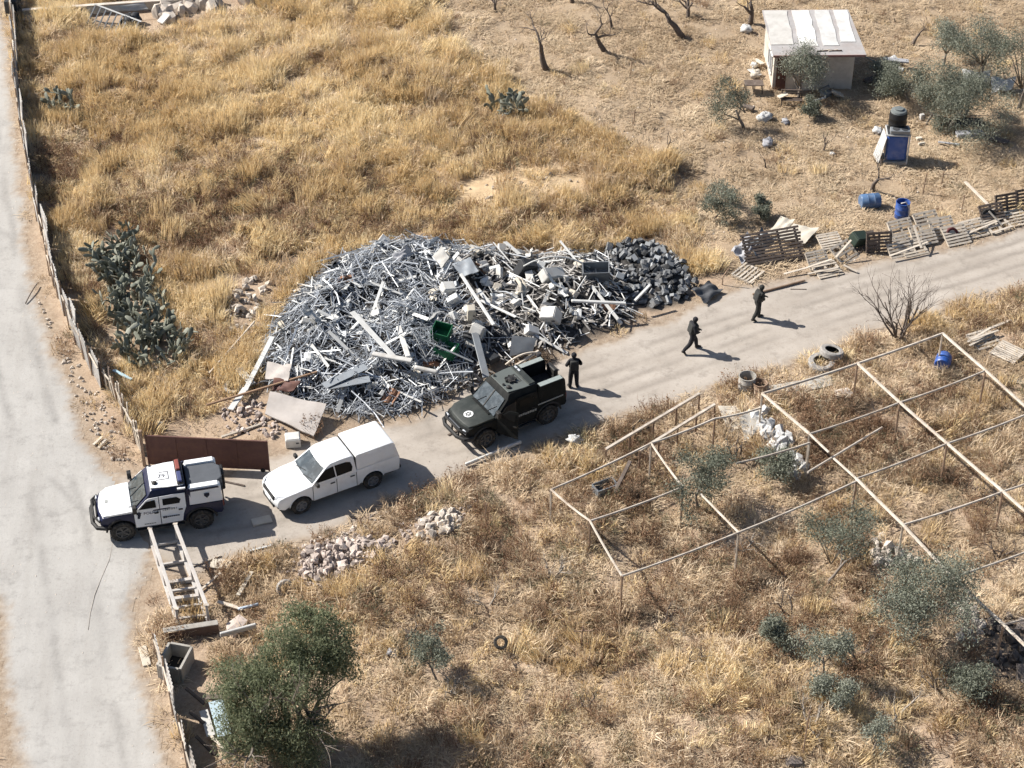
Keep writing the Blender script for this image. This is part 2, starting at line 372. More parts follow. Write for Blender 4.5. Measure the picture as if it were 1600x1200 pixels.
# ---- road sheets: worn earth laid a little above the soil, edges frayed
def road_sheet(name, poly, zbase, pale, warm, dirs, lanes=()):
    x0, y0 = poly.min(0) - .8; x1, y1 = poly.max(0) + .8
    x0, x1 = max(x0, -46), min(x1, 46); y0, y1 = max(y0, 40), min(y1, 116)
    st = .14; gx = np.arange(x0, x1, st); gy = np.arange(y0, y1, st); X, Y = np.meshgrid(gx, gy)
    d = sdf(poly, X, Y) + wob(X, Y) * .55
    keep = d < .12
    cell = keep[:-1, :-1] & keep[1:, :-1] & keep[:-1, 1:] & keep[1:, 1:]
    nx = len(gx); idx = np.arange(X.size).reshape(X.shape)
    F = np.stack([idx[:-1, :-1], idx[:-1, 1:], idx[1:, 1:], idx[1:, :-1]], -1)[cell]
    used = np.unique(F); remap = np.full(X.size, -1); remap[used] = np.arange(len(used)); F = remap[F]
    Z = zbase + .012 * sstep(.1, -.5, d) + (fbm(X * .8, Y * .8, 91) - .5) * .03 * sstep(0, -1, d)
    # wheel ruts: two worn lines either side of each lane's middle
    rut = np.zeros_like(X)
    for line in lanes:
        L_ = poly_w(line); dl = np.full(X.shape, 1e9)
        for (ax, ay), (bx, by) in zip(L_[:-1], L_[1:]):
            ex, ey = bx - ax, by - ay; t_ = np.clip(((X - ax) * ex + (Y - ay) * ey) / (ex * ex + ey * ey), 0, 1); dl = np.minimum(dl, np.hypot(X - ax - t_ * ex, Y - ay - t_ * ey))
        dl = dl + (fbm(X * .35, Y * .35, 97) - .5) * .25
        rut = np.maximum(rut, np.exp(-((dl - .85) / .15) ** 2) * sstep(.3, .6, fbm(X * .5, Y * .5, 98)))
    Z = Z - .012 * rut
    V = np.stack([X, Y, Z], -1).reshape(-1, 3)[used]
    me = np_mesh(name, V, F, dict(edge=sstep(-.55, .1, d + (fbm(X * 5, Y * 5, 93) - .5) * .5).ravel()[used], rut=rut.ravel()[used]))
    me.polygons.foreach_set('use_smooth', np.ones(len(F), bool))
    m = bpy.data.materials.new(name + '_surface'); m.use_nodes = True; nt = m.node_tree; N = nt.nodes; L = nt.links
    b = N['Principled BSDF']; b.inputs['Roughness'].default_value = .9; b.inputs['Specular IOR Level'].default_value = .2
    geo = N.new('ShaderNodeNewGeometry')
    def noise(vec, sc, det=6, rg=.6):
        n = N.new('ShaderNodeTexNoise'); n.inputs['Scale'].default_value = sc; n.inputs['Detail'].default_value = det; n.inputs['Roughness'].default_value = rg
        L.new(vec, n.inputs['Vector']); return n.outputs['Fac']
    def ramp(src, stops):
        cr = N.new('ShaderNodeValToRGB'); el = cr.color_ramp.elements
        el[0].position, el[0].color = stops[0][0], (*stops[0][1], 1); el[1].position, el[1].color = stops[-1][0], (*stops[-1][1], 1)
        for p, c in stops[1:-1]: e = el.new(p); e.color = (*c, 1)
        L.new(src, cr.inputs[0]); return cr.outputs[0]
    def mix(f, A, B, mode='MIX', k=None):
        x = N.new('ShaderNodeMix'); x.data_type = 'RGBA'; x.blend_type = mode
        if k is None: L.new(f, x.inputs['Factor'])
        else: x.inputs['Factor'].default_value = k
        L.new(A, x.inputs['A']); L.new(B, x.inputs['B']); return x.outputs['Result']
    mp = N.new('ShaderNodeMapping'); mp.inputs['Rotation'].default_value = (0, 0, -dirs); mp.inputs['Scale'].default_value = (.16, 1.5, 1)
    mpr = N.new('ShaderNodeMapping'); mpr.vector_type = 'POINT'; mpr.inputs['Rotation'].default_value = (0, 0, -dirs)
    L.new(geo.outputs['Position'], mpr.inputs['Vector'])
    mp.inputs['Rotation'].default_value = (0, 0, 0); L.new(mpr.outputs[0], mp.inputs['Vector'])
    base = ramp(noise(geo.outputs['Position'], .45, 4, .6), [(.3, warm), (.7, pale)])
    streak = ramp(noise(mp.outputs[0], 1.0, 3, .6), [(.25, (.9, .89, .88)), (.5, (.99, .99, .99)), (.75, (1.05, 1.05, 1.05))])
    col = mix(None, base, streak, 'MULTIPLY', 1.0)
    spk = ramp(noise(geo.outputs['Position'], 8, 5, .85), [(.3, (.7, .68, .66)), (.46, (1, 1, 1)), (.62, (1.0, 1.0, 1.0)), (.72, (1.25, 1.24, 1.22))])
    col = mix(None, col, spk, 'MULTIPLY', .75)
    ra = N.new('ShaderNodeAttribute'); ra.attribute_name = 'rut'; rm = N.new('ShaderNodeMath'); rm.operation = 'MULTIPLY'; rm.inputs[1].default_value = .8; L.new(ra.outputs['Fac'], rm.inputs[0])
    worn = ramp(noise(geo.outputs['Position'], 2.0, 4, .7), [(.3, tuple(c * .66 for c in warm)), (.7, tuple(c * .92 for c in warm))])
    col = mix(rm.outputs[0], col, worn)
    pt = ramp(noise(geo.outputs['Position'], 1.1, 5, .75), [(.52, (0, 0, 0)), (.68, (.75, .75, .75))])
    col = mix(pt, col, worn)
    at_ = N.new('ShaderNodeAttribute'); at_.attribute_name = 'edge'
    verge = ramp(noise(geo.outputs['Position'], 3.0, 4, .75), [(.3, (.2, .15, .11)), (.5, (.30, .235, .175)), (.72, (.40, .335, .27))])
    col = mix(at_.outputs['Fac'], col, verge)
    L.new(col, b.inputs['Base Color'])
    bp = N.new('ShaderNodeBump'); bp.inputs['Strength'].default_value = .35; bp.inputs['Distance'].default_value = .04
    L.new(noise(geo.outputs['Position'], 5, 5, .75), bp.inputs['Height']); L.new(bp.outputs[0], b.inputs['Normal'])
    me.materials.append(m)
    return tag(link(name, me), kind='structure')
road_sheet('dirt_road', ROAD_W, .004, (.41, .395, .375), (.345, .33, .312), R(96), [[(-60, -60), (-30, 200), (-5, 400), (40, 620), (100, 830), (125, 1000), (160, 1230)], [(-10, 380), (20, 560), (70, 700), (160, 780), (300, 800)]])
road_sheet('dirt_track', TRACK_W, .012, (.43, .385, .34), (.335, .295, .255), R(28), [[(200, 800), (330, 812), (450, 790), (560, 740), (700, 690), (870, 630), (1000, 588), (1180, 520), (1350, 468), (1600, 395), (1800, 330)], [(700, 660), (900, 600), (1100, 530), (1300, 465), (1600, 375)]])
# ================================================================== dry vegetation that nobody could count
def blades(n, hmin, hmax, spread, width, lean, seed, curl=.6, flat=False, heads=0):
    r = random.Random(seed); V, Fc = [], []
    for i in range(n):
        a = r.uniform(0, 6.283); q = spread * math.sqrt(r.random()); bx, by = q * math.cos(a), q * math.sin(a)
        h = r.uniform(hmin, hmax); la = a + r.uniform(-1.2, 1.2); l = r.uniform(.15, 1) * lean
        dx, dy = math.cos(la), math.sin(la); w = width * r.uniform(.7, 1.3)
        wa = r.uniform(0, 3.14); wx, wy = math.cos(wa) * w / 2, math.sin(wa) * w / 2
        if flat:
            L = h; z0 = r.uniform(.005, .06); z1 = r.uniform(.01, .12)
            ex, ey = bx + dx * L, by + dy * L; nxw, nyw = -dy * w / 2, dx * w / 2
            k = len(V); mz = max(z0, z1) + .02
            V += [(bx - nxw, by - nyw, z0), (bx + nxw, by + nyw, z0), ((bx + ex) / 2 + nxw, (by + ey) / 2 + nyw, mz), ((bx + ex) / 2 - nxw, (by + ey) / 2 - nyw, mz), (ex, ey, z1)]
            Fc += [(k, k + 1, k + 2, k + 3), (k + 3, k + 2, k + 4)]
            continue
        mx, my, mz = bx + dx * l * h * .35, by + dy * l * h * .35, h * .6
        tx, ty, tz_ = bx + dx * l * h * (.35 + curl), by + dy * l * h * (.35 + curl), h * (1 - .35 * l)
        k = len(V)
        V += [(bx - wx, by - wy, -.05), (bx + wx, by + wy, -.05), (mx + wx * .8, my + wy * .8, mz), (mx - wx * .8, my - wy * .8, mz), (tx, ty, tz_)]
        Fc += [(k, k + 1, k + 2, k + 3), (k + 3, k + 2, k + 4)]
        for _ in range(heads if r.random() < .6 else 0):
            t = r.uniform(.55, 1); cx, cy, cz = bx + (tx - bx) * t + r.uniform(-.05, .05), by + (ty - by) * t + r.uniform(-.05, .05), tz_ * t + r.uniform(-.02, .05)
            k = len(V); s = r.uniform(.012, .028); e = [r.uniform(-1, 1) for _ in range(6)]
            V += [(cx - s, cy + s * e[0], cz + s * e[1]), (cx + s, cy + s * e[2], cz - s * e[3]), (cx + s * e[4], cy + s * .9, cz + s), (cx - s * e[5], cy - s, cz + s * .6)]
            Fc += [(k, k + 1, k + 2), (k, k + 3, k + 1)]
    return V, Fc
def cluster(name, mats_variants):
    c = bpy.data.collections.new(name)                    # source collection, not linked to the scene
    for i, (V, Fc, m) in enumerate(mats_variants):
        me = bpy.data.meshes.new('%s_%02d' % (name, i)); me.from_pydata(V, [], Fc); me.materials.append(m)
        c.objects.link(bpy.data.objects.new('%s_%02d' % (name, i), me))
    return c
def scatter(name, label, cat, pts, rot, scl, idx, coll):
    pts = np.asarray(pts); tint = sstep(.3, .7, fbm(pts[:, 0] * .4, pts[:, 1] * .4, 333)) * .75 + .25 * vnoise(pts[:, 0] * 2, pts[:, 1] * 2, 77)
    me = bpy.data.meshes.new(name); me.vertices.add(len(pts)); me.vertices.foreach_set('co', np.asarray(pts, np.float32).ravel())
    a = me.attributes.new('rot', 'FLOAT_VECTOR', 'POINT'); a.data.foreach_set('vector', np.asarray(rot, np.float32).ravel())
    a = me.attributes.new('scl', 'FLOAT_VECTOR', 'POINT'); a.data.foreach_set('vector', np.asarray(scl, np.float32).ravel())
    a = me.attributes.new('tint', 'FLOAT', 'POINT'); a.data.foreach_set('value', tint.astype(np.float32))
    a = me.attributes.new('idx', 'INT', 'POINT'); a.data.foreach_set('value', np.asarray(idx, np.int32).ravel())
    o = tag(link(name, me), label, cat, kind='stuff')
    ng = bpy.data.node_groups.new(name, 'GeometryNodeTree')
    ng.interface.new_socket('Geometry', in_out='INPUT', socket_type='NodeSocketGeometry'); ng.interface.new_socket('Geometry', in_out='OUTPUT', socket_type='NodeSocketGeometry')
    N, L = ng.nodes, ng.links; gi, go = N.new('NodeGroupInput'), N.new('NodeGroupOutput')
    ip = N.new('GeometryNodeInstanceOnPoints'); ci = N.new('GeometryNodeCollectionInfo'); ci.inputs['Collection'].default_value = coll
    ci.inputs['Separate Children'].default_value = True; ci.inputs['Reset Children'].default_value = True
    def na(n, t):
        x = N.new('GeometryNodeInputNamedAttribute'); x.data_type = t; x.inputs['Name'].default_value = n; return [s for s in x.outputs if s.enabled and s.name == 'Attribute'][0]
    L.new(gi.outputs[0], ip.inputs['Points']); L.new(ci.outputs[0], ip.inputs['Instance']); ip.inputs['Pick Instance'].default_value = True
    L.new(na('idx', 'INT'), ip.inputs['Instance Index']); L.new(na('rot', 'FLOAT_VECTOR'), ip.inputs['Rotation']); L.new(na('scl', 'FLOAT_VECTOR'), ip.inputs['Scale'])
    L.new(ip.outputs[0], go.inputs[0])
    md = o.modifiers.new('scatter', 'NODES'); md.node_group = ng
    return o

GOLD = leafmat('golden_grass', [(.49, .345, .175), (.71, .54, .305), (.87, .705, .44), (.95, .82, .56)], .3, field=True)
TAN = leafmat('tan_grass', [(.28, .195, .12), (.46, .345, .225), (.62, .49, .34)], .25, field=True)
BROWN = leafmat('brown_weed', [(.15, .085, .052), (.27, .17, .105), (.43, .295, .195)], .15, field=True)
STRAW = leafmat('straw', [(.36, .26, .165), (.56, .44, .30), (.74, .61, .44)], .2, field=True)
GREYG = leafmat('grey_green_weed', [(.11, .11, .065), (.2, .19, .12), (.3, .26, .16)], .2, field=True)

PALE = leafmat('pale_grass', [(.42, .295, .185), (.63, .485, .325), (.80, .65, .47), (.89, .76, .58)], .25, field=True)
pale_c = cluster('pale_tuft', [(*blades(80, .22, .62, .48, .026, 1.15, 180 + i, curl=.8), PALE) for i in range(6)])
gold_c = cluster('gold_tuft', [(*blades(95, .30, .78, .46, .026, .55, 100 + i), GOLD) for i in range(5)] + [(*blades(90, .25, .65, .48, .026, 1.0, 120 + i), GOLD) for i in range(3)])
tan_c = cluster('tan_tuft', [(*blades(70, .15, .42, .45, .025, .9, 140 + i), TAN) for i in range(5)] + [(*blades(60, .15, .4, .45, .025, 1.1, 160 + i), GOLD) for i in range(2)])
brown_c = cluster('brown_tuft', [(*blades(60, .25, .66, .36, .014, .8, 200 + i, heads=4), BROWN) for i in range(5)] + [(*blades(60, .2, .5, .36, .014, .8, 220 + i, heads=3), GREYG) for i in range(1)])
straw_c = cluster('straw_litter', [(*blades(75, .12, .5, .6, .024, 1, 240 + i, flat=True), STRAW) for i in range(5)] + [(*blades(60, .1, .4, .6, .024, 1, 260 + i, flat=True), TAN) for i in range(2)])

def candidates(per_m2, seed):
    r = np.random.RandomState(seed); x0, x1, y0, y1 = -33, 33, 44, 107
    n = int((x1 - x0) * (y1 - y0) * per_m2); X = r.uniform(x0, x1, n); Y = r.uniform(y0, y1, n)
    px, py = to_px(X, Y); k = (px > -60) & (px < 1660) & (py > -70) & (py < 1290)
    return X[k], Y[k], px[k], py[k], r
def blobs(px, py, lst):                                   # soft patches given in picture position: (x, y, rx, ry, amount)
    s = np.zeros_like(px)
    for cx, cy, rx, ry, a in lst: s = s + a * np.exp(-((px - cx) / rx) ** 2 - ((py - cy) / ry) ** 2)
    return s
BROWN_BLOBS = [(0, 1080, 22, 150, .9), (20, 300, 20, 200, .0), (200, 300, 90, 40, .5), (380, 390, 90, 40, .5), (480, 330, 80, 30, .5), (130, 250, 60, 40, .4), (950, 330, 60, 22, .5), (560, 300, 60, 25, .35), (330, 200, 60, 25, .35), (240, 200, 50, 25, .35), (450, 130, 50, 20, .35), (1090, 870, 60, 30, .5), (1260, 880, 50, 30, .5), (980, 1040, 60, 25, .4), (720, 1140, 60, 30, .4), (1560, 1130, 80, 50, .5), (1400, 1040, 80, 30, .45), (560, 960, 50, 30, .4), (300, 700, 40, 20, .3), (75, 130, 14, 120, .4), (110, 330, 16, 90, .4), (150, 470, 16, 60, .4), (745, 230, 60, 40, .9), (800, 235, 70, 30, .5), (90, 100, 30, 80, .35), (230, 360, 100, 60, .55), (330, 330, 120, 50, .55), (420, 300, 90, 40, .45), (650, 355, 260, 22, .75), (900, 360, 140, 30, .6), (1020, 270, 26, 22, .2),  # narrow patches right of the fence imitate its shadow strip with dark weeds
               (330, 480, 60, 60, .3), (160, 210, 40, 40, .45), (880, 170, 30, 20, .4), (730, 320, 60, 20, .6), (660, 180, 70, 20, .4), (600, 140, 70, 16, .7), (1060, 500, 80, 16, .8), (1100, 470, 30, 20, .6),
               (770, 860, 60, 30, .7), (830, 930, 60, 30, .4), (700, 790, 90, 20, .6), (940, 690, 90, 25, .5), (1000, 770, 70, 40, .6), (930, 830, 70, 40, .5), (1280, 660, 100, 50, .9), (1350, 720, 80, 30, .6), (1430, 660, 70, 40, .5),
               (1190, 905, 50, 25, .9), (1000, 960, 60, 25, .7), (1480, 740, 50, 20, .5), (1160, 960, 60, 25, .4), (1120, 1120, 60, 40, .4), (860, 1130, 60, 30, .5), (1200, 990, 60, 20, .5), (660, 940, 60, 50, .5), (1330, 930, 80, 60, .3), (1480, 790, 50, 20, .4), (1570, 480, 60, 20, .5), (300, 620, 60, 40, .3)]
GOLD_BLOBS = [(620, 920, 90, 45, .9), (1150, 1070, 90, 60, .9), (1230, 1150, 80, 40, .7), (900, 1050, 80, 60, .6), (480, 180, 300, 120, .3), (1020, 300, 90, 40, .6), (860, 720, 90, 40, .6), (1440, 480, 120, 20, .7), (1500, 500, 100, 30, .4), (1250, 575, 80, 15, .6), (1330, 1150, 120, 50, .6), (560, 230, 120, 60, .3)]
def rz_tilt(r, n, t): return np.stack([r.normal(0, t, n), r.normal(0, t, n), r.uniform(0, 6.283, n)], -1)
def clear_of(X, Y):
    d = road_d(X, Y) + wob(X, Y) * .6
    ng = np.min([sdf(q, X, Y) for q in _ng], 0)
    return (ng > .05) & (d > .3) & (sdf(HEAP_W, X, Y) > .15) & (sdf(BLOCK_W, X, Y) > .1)
NOGRASS = [[(470, 862), (520, 845), (560, 842), (612, 850), (612, 868), (560, 895), (505, 918), (465, 905)], [(652, 826), (690, 800), (720, 805), (722, 832), (700, 840), (670, 858), (652, 850)], [(350, 470), (405, 432), (424, 440), (408, 480), (395, 520), (360, 525), (345, 500)],
    [(1350, 852), (1380, 842), (1410, 868), (1440, 880), (1400, 890), (1362, 882)], [(1482, 950), (1515, 940), (1535, 975), (1530, 1010), (1500, 1008), (1490, 975)], [(1530, 990), (1600, 960), (1640, 1000), (1640, 1090), (1590, 1080), (1545, 1040)], [(1165, 650), (1185, 642), (1225, 690), (1262, 740), (1248, 752), (1205, 705)],
    [(1195, 604), (1295, 586), (1306, 600), (1208, 622)], [(150, 400), (165, 365), (205, 362), (228, 420), (250, 480), (290, 540), (270, 585), (215, 565), (165, 500)], [(345, 640), (400, 625), (430, 660), (450, 680), (420, 690), (360, 680)], [(1210, 140), (1340, 140), (1340, 70), (1200, 70)], [(775, 178), (820, 178), (818, 162), (780, 160)],
    [(120, 18), (420, -12), (400, 14), (300, 44), (235, 66), (150, 66)], [(645, 15), (652, 17), (628, 70), (612, 100), (604, 124), (560, 150), (450, 157), (449, 151), (556, 143), (596, 118), (606, 92), (622, 62)], [(262, 1000), (330, 1000), (345, 1060), (375, 1180), (330, 1230), (300, 1180), (275, 1080)], [(1160, 110), (1200, 110), (1200, 150), (1160, 150)]]
_ng = [poly_w(q) for q in NOGRASS]; _unused = []                                              

def grow():
    # tall golden grass and low tan grass
    X, Y, px, py, r = candidates(14, 1)
    ok = clear_of(X, Y)
    tall = sstep(.5, -.5, sdf(TALL_W, X, Y) + wob(X, Y) * .8); low = sstep(.5, -.5, sdf(LOW_W, X, Y)); mow = sstep(.8, -.8, sdf(MOW_W, X, Y) + wob(X, Y)); bare = sstep(.6, -.3, sdf(BARE_W, X, Y) + wob(X, Y) * .7)
    pen = sstep(.6, -.6, sdf(PEN_W, X, Y) + wob(X, Y) * .7)
    br = np.clip(blobs(px, py, BROWN_BLOBS), 0, 1.2); gd = np.clip(blobs(px, py, GOLD_BLOBS), 0, 1.2)
    n1 = fbm(X * .45, Y * .45, 201); n2 = fbm(X * 1.5, Y * 1.5, 203); n3 = fbm(X * .16, Y * .16, 207)
    patch = sstep(.34, .56, n1 * .6 + n2 * .4)
    rndv = r.random_sample(len(X))
    verge = (1 - tall) * (1 - low) * (1 - mow)
    p_gold = tall * (.18 + .62 * patch) * (1 - .7 * np.minimum(br, 1)) * (1 - .9 * bare) + low * (1 - pen * .85) * (.03 * patch + .42 * gd) * (1 - .7 * br) + mow * .015 * patch * (1 - bare)
    p_pale = low * (1 - pen * .8) * (.02 + .27 * patch * sstep(.40, .6, n1) + .25 * gd) * (1 - .7 * br) + tall * (.10 + .34 * sstep(.4, .62, fbm(X * .3, Y * .3, 231))) * (1 - .6 * np.minimum(br, 1))
    for nm, lab, pp, cl, nv in (('dry_golden_grass', 'tall dry golden grass covering the field', p_gold * .62, gold_c, 8), ('pale_dry_grass', 'pale bent dry grass on the lower plot', p_pale * .62, pale_c, 6)):
        rndv = r.random_sample(len(X)); sel = ok & (rndv < pp)
        x, y = X[sel], Y[sel]; n = len(x); z = terrain(x, y)
        hs = (.35 + 1.0 * sstep(.3, .72, fbm(x * .75, y * .75, 211))) * np.where(low[sel] > .5, .72, 1.0) * np.where(mow[sel] > .5, .6, 1)
        wa = 6.283 * 2 * fbm(x * .3, y * .3, 215); tl = .10 + .5 * sstep(.42, .65, fbm(x * .5, y * .5, 217)) + .15 * (low[sel] > .5)
        rot = rz_tilt(r, n, .15); rot[:, 0] += np.cos(wa) * tl; rot[:, 1] += np.sin(wa) * tl
        sc = r.uniform(.75, 1.25, n)
        scatter(nm, lab, 'grass', np.stack([x, y, z], -1), rot, np.stack([sc, sc, sc * hs * 1.15], -1), r.randint(0, nv, n), cl)
    # tan
    rndv = r.random_sample(len(X))
    p_tan = tall * .16 + low * (.12 + .25 * patch) * (1 - .45 * pen) + mow * (.035 + .16 * sstep(.5, .65, n2)) + verge * .10 * sstep(.4, .6, n2)
    p_tan = p_tan * (1 - .9 * bare) * .55
    sel = ok & (rndv < p_tan); x, y = X[sel], Y[sel]; n = len(x); z = terrain(x, y); sc = r.uniform(.6, 1.2, n) * np.where(mow[sel] > .5, .55, 1)
    scatter('short_tan_grass', 'short tan dry grass and stubble', 'grass', np.stack([x, y, z], -1), rz_tilt(r, n, .2), np.stack([sc, sc, sc * r.uniform(.6, 1.1, n)], -1), r.randint(0, 7, n), tan_c)
    # brown weeds
    rndv = r.random_sample(len(X))
    p_br = (tall * (.03 + .75 * br + .14 * sstep(.52, .68, n2) * sstep(.4, .6, n3)) + low * (.03 + .85 * br + .22 * sstep(.5, .64, n2) * sstep(.38, .55, n1))) + mow * (.012 + .05 * sstep(.58, .7, n1)) + verge * .12 * sstep(.5, .66, n2)
    p_br = np.maximum(p_br, .0) * (1 - .8 * bare) * .5
    dd = road_d(X, Y); p_br = p_br + .08 * sstep(.9, .2, dd) * low
    sel = ok & (rndv < p_br); x, y = X[sel], Y[sel]; n = len(x); z = terrain(x, y); sc = r.uniform(.6, 1.25, n)
    sc = sc * np.where(mow[sel] > .5, .6, 1)
    scatter('brown_dry_weeds', 'brown dry thistle weeds in patches', 'weeds', np.stack([x, y, z], -1), rz_tilt(r, n, .2), np.stack([sc, sc, sc * r.uniform(.7, 1.2, n)], -1), r.randint(0, 6, n), brown_c)
    # straw litter lying flat
    rndv = r.random_sample(len(X))
    p_st = tall * .08 + low * (.26 + .40 * sstep(.45, .6, n2)) + mow * (.16 + .5 * sstep(.4, .6, n2 * .6 + n1 * .4)) + verge * .02
    p_st = p_st * (1 - .85 * bare) * .42
    sel = ok & (rndv < p_st); x, y = X[sel], Y[sel]; n = len(x); z = terrain(x, y); sc = r.uniform(.6, 1.2, n)
    scatter('straw_litter', 'flattened straw lying on the soil', 'straw', np.stack([x, y, z], -1), rz_tilt(r, n, .08), np.stack([sc, sc, sc], -1), r.randint(0, 7, n), straw_c)
# ================================================================== people
CLOTH = mat('dark_uniform', (.022, .022, .026), .9, var=.25, scale=9, bump=.3, bscale=25)
CLOTH2 = mat('dark_olive_uniform', (.032, .032, .030), .9, var=.25, scale=9, bump=.3, bscale=25)
BOOT = mat('boot_leather', (.02, .017, .015), .6, var=.2)
VEST = mat('dark_vest', (.040, .041, .040), .9, var=.3, scale=12, bump=.5, bscale=18)
GUN = mat('gun_metal', (.015, .015, .016), .45, var=.1)
SKIN = mat('skin', (.36, .23, .17), .6, var=.08)
def person(label, px, az, pose, m, seed, z=0.0):
    """one skinned figure: facing +x before turning by az; pose gives joints that differ from a plain stance"""
    P = dict(pel=(0, 0, .96), wst=(0, 0, 1.10), chs=(0, 0, 1.33), nck=(.01, 0, 1.50), hd0=(.03, 0, 1.58), hd1=(.04, 0, 1.68), hd2=(.03, 0, 1.76),
             shl=(0, .19, 1.43), shr=(0, -.19, 1.43), ell=(.06, .27, 1.17), elr=(.06, -.27, 1.17), wrl=(.26, .14, 1.10), wrr=(.24, -.13, 1.12),
             hpl=(0, .10, .90), hpr=(0, -.10, .90), knl=(.03, .11, .50), knr=(.03, -.11, .50), anl=(0, .11, .10), anr=(0, -.11, .10), tol=(.16, .12, .05), tor=(.16, -.12, .05))
    P.update(pose)
    Rr = dict(pel=.185, wst=.17, chs=.20, nck=.075, hd0=.09, hd1=.11, hd2=.08, shl=.105, shr=.105, ell=.078, elr=.078, wrl=.052, wrr=.052, hpl=.14, hpr=.14, knl=.105, knr=.105, anl=.08, anr=.08, tol=.05, tor=.05)
    E = [('pel', 'wst'), ('wst', 'chs'), ('chs', 'nck'), ('nck', 'hd0'), ('hd0', 'hd1'), ('hd1', 'hd2'), ('chs', 'shl'), ('chs', 'shr'), ('shl', 'ell'), ('shr', 'elr'), ('ell', 'wrl'), ('elr', 'wrr'), ('pel', 'hpl'), ('pel', 'hpr'), ('hpl', 'knl'), ('hpr', 'knr'), ('knl', 'anl'), ('knr', 'anr'), ('anl', 'tol'), ('anr', 'tor')]
    V, Rd, Ed, ix = [], [], [], {}
    for k, v in P.items(): ix[k] = len(V); V.append(Vector(v)); Rd.append(Rr[k])
    Ed = [(ix[a], ix[b]) for a, b in E]
    for s, el, wr in ((1, 'ell', 'wrl'), (-1, 'elr', 'wrr')):          # palm and five bent fingers
        w = Vector(P[wr]); f = (w - Vector(P[el])).normalized(); side = f.cross(Vector((0, 0, 1))).normalized() * -s; curl = Vector((0, -s, -.4)).normalized()
        palm = w + f * .07; ip = len(V); V.append(palm); Rd.append(.036); Ed.append((ix[wr], ip))
        for k, (o, L) in enumerate(((-.032, .062), (-.011, .075), (.011, .072), (.032, .055))):
            a = palm + f * .035 + side * o; b = a + f * L * .5 + curl * .012; c = b + f * L * .25 + curl * .035
            i0 = len(V); V += [a, b, c]; Rd += [.011, .010, .008]; Ed += [(ip, i0), (i0, i0 + 1), (i0 + 1, i0 + 2)]
        a = palm - f * .01 - side * .042; b = a + f * .035 + curl * .02; i0 = len(V); V += [a, b]; Rd += [.012, .010]; Ed += [(ip, i0), (i0, i0 + 1)]
    me = bpy.data.meshes.new('body'); me.from_pydata([tuple(v) for v in V], Ed, [])
    o = bpy.data.objects.new('body', me); COL.objects.link(o)
    md = o.modifiers.new('skin', 'SKIN'); md.use_smooth_shade = True
    for i, r_ in enumerate(Rd): me.skin_vertices[0].data[i].radius = (r_, r_ * (.8 if i in (ix['chs'], ix['wst'], ix['pel']) else 1)); me.skin_vertices[0].data[i].use_root = (i == ix['pel'])
    o.modifiers.new('sub', 'SUBSURF').levels = 1; o.modifiers['sub'].render_levels = 1
    bpy.context.view_layer.update(); bm_ = bpy.data.meshes.new_from_object(o.evaluated_get(bpy.context.evaluated_depsgraph_get())); bpy.data.objects.remove(o)
    bm_.materials.clear(); bm_.materials.append(m); bm_.polygons.foreach_set('use_smooth', [True] * len(bm_.polygons))
    p = Vector(G(*px, z)); p.z = z; t = thing('person', label, 'person', p, az); link('body', bm_, t)
    hd = Vector(P['hd1'])
    h = MB(); h.lathe([(.112, -.03), (.118, .02), (.108, .07), (.075, .11), (.02, .125)], 14, hd + Vector((-.005, 0, -.0))); h.build('helmet', m, t, smooth=True)
    fc = MB(); fc.lathe([(.01, -.02), (.03, -.01), (.035, .01), (.01, .02)], 8, hd + Vector((.098, 0, .0)), Matrix.Rotation(R(90), 3, 'Y')); fc.build('eye_opening', SKIN, t, smooth=True)
    ch = Vector(P['chs']); ws = Vector(P['wst']); ax = (ch - ws).normalized()
    v = MB(); c = ws.lerp(ch, .62); rot = Vector((0, 0, 1)).rotation_difference(ax).to_matrix(); v.box(c + Vector((.0, 0, .0)), (.36, .39, .46), rot, .92); v.build('vest', VEST, t, bevel=.06, seg=2, smooth=60)
    for s, y in ((1, 'l'), (-1, 'r')):
        a, b = Vector(P['an' + y]), Vector(P['to' + y]); bt = MB(); bt.tube([a + Vector((-.06, 0, -.02)), a.lerp(b, .3), b + (b - a).normalized() * .06], [.055, .062, .042], 8); bt.build('boot', BOOT, t, smooth=True)
    return t
def rifle(label, owner, a, b):
    """stock end a to muzzle b in the owner's frame"""
    M = Matrix.Translation(owner.location) @ Matrix.Rotation(owner.rotation_euler.z, 4, 'Z'); a, b = M @ Vector(a), M @ Vector(b); d = (b - a); L = d.length; d.normalize()
    s = d.cross(Vector((0, 0, 1))).normalized(); u = s.cross(d); rot = Matrix((d, s, u)).transposed().to_4x4(); t = thing('rifle', label, 'rifle', a); t.matrix_world = Matrix.Translation(a) @ rot
    k = L / .85
    for nm, c, sz in (('stock', (.12, 0, -.01), (.24, .04, .09)), ('receiver', (.36, 0, 0), (.26, .045, .075)), ('handguard', (.58, 0, .005), (.22, .045, .05)), ('barrel', (.76, 0, .008), (.18, .02, .02)), ('magazine', (.40, 0, -.12), (.06, .03, .18)), ('grip', (.27, 0, -.09), (.045, .035, .12)), ('sight', (.38, 0, .06), (.12, .035, .05))):
        m = MB(); m.box(Vector(c) * k, tuple(x * k for x in sz)); m.build(nm, GUN, t, bevel=.006)
    return t
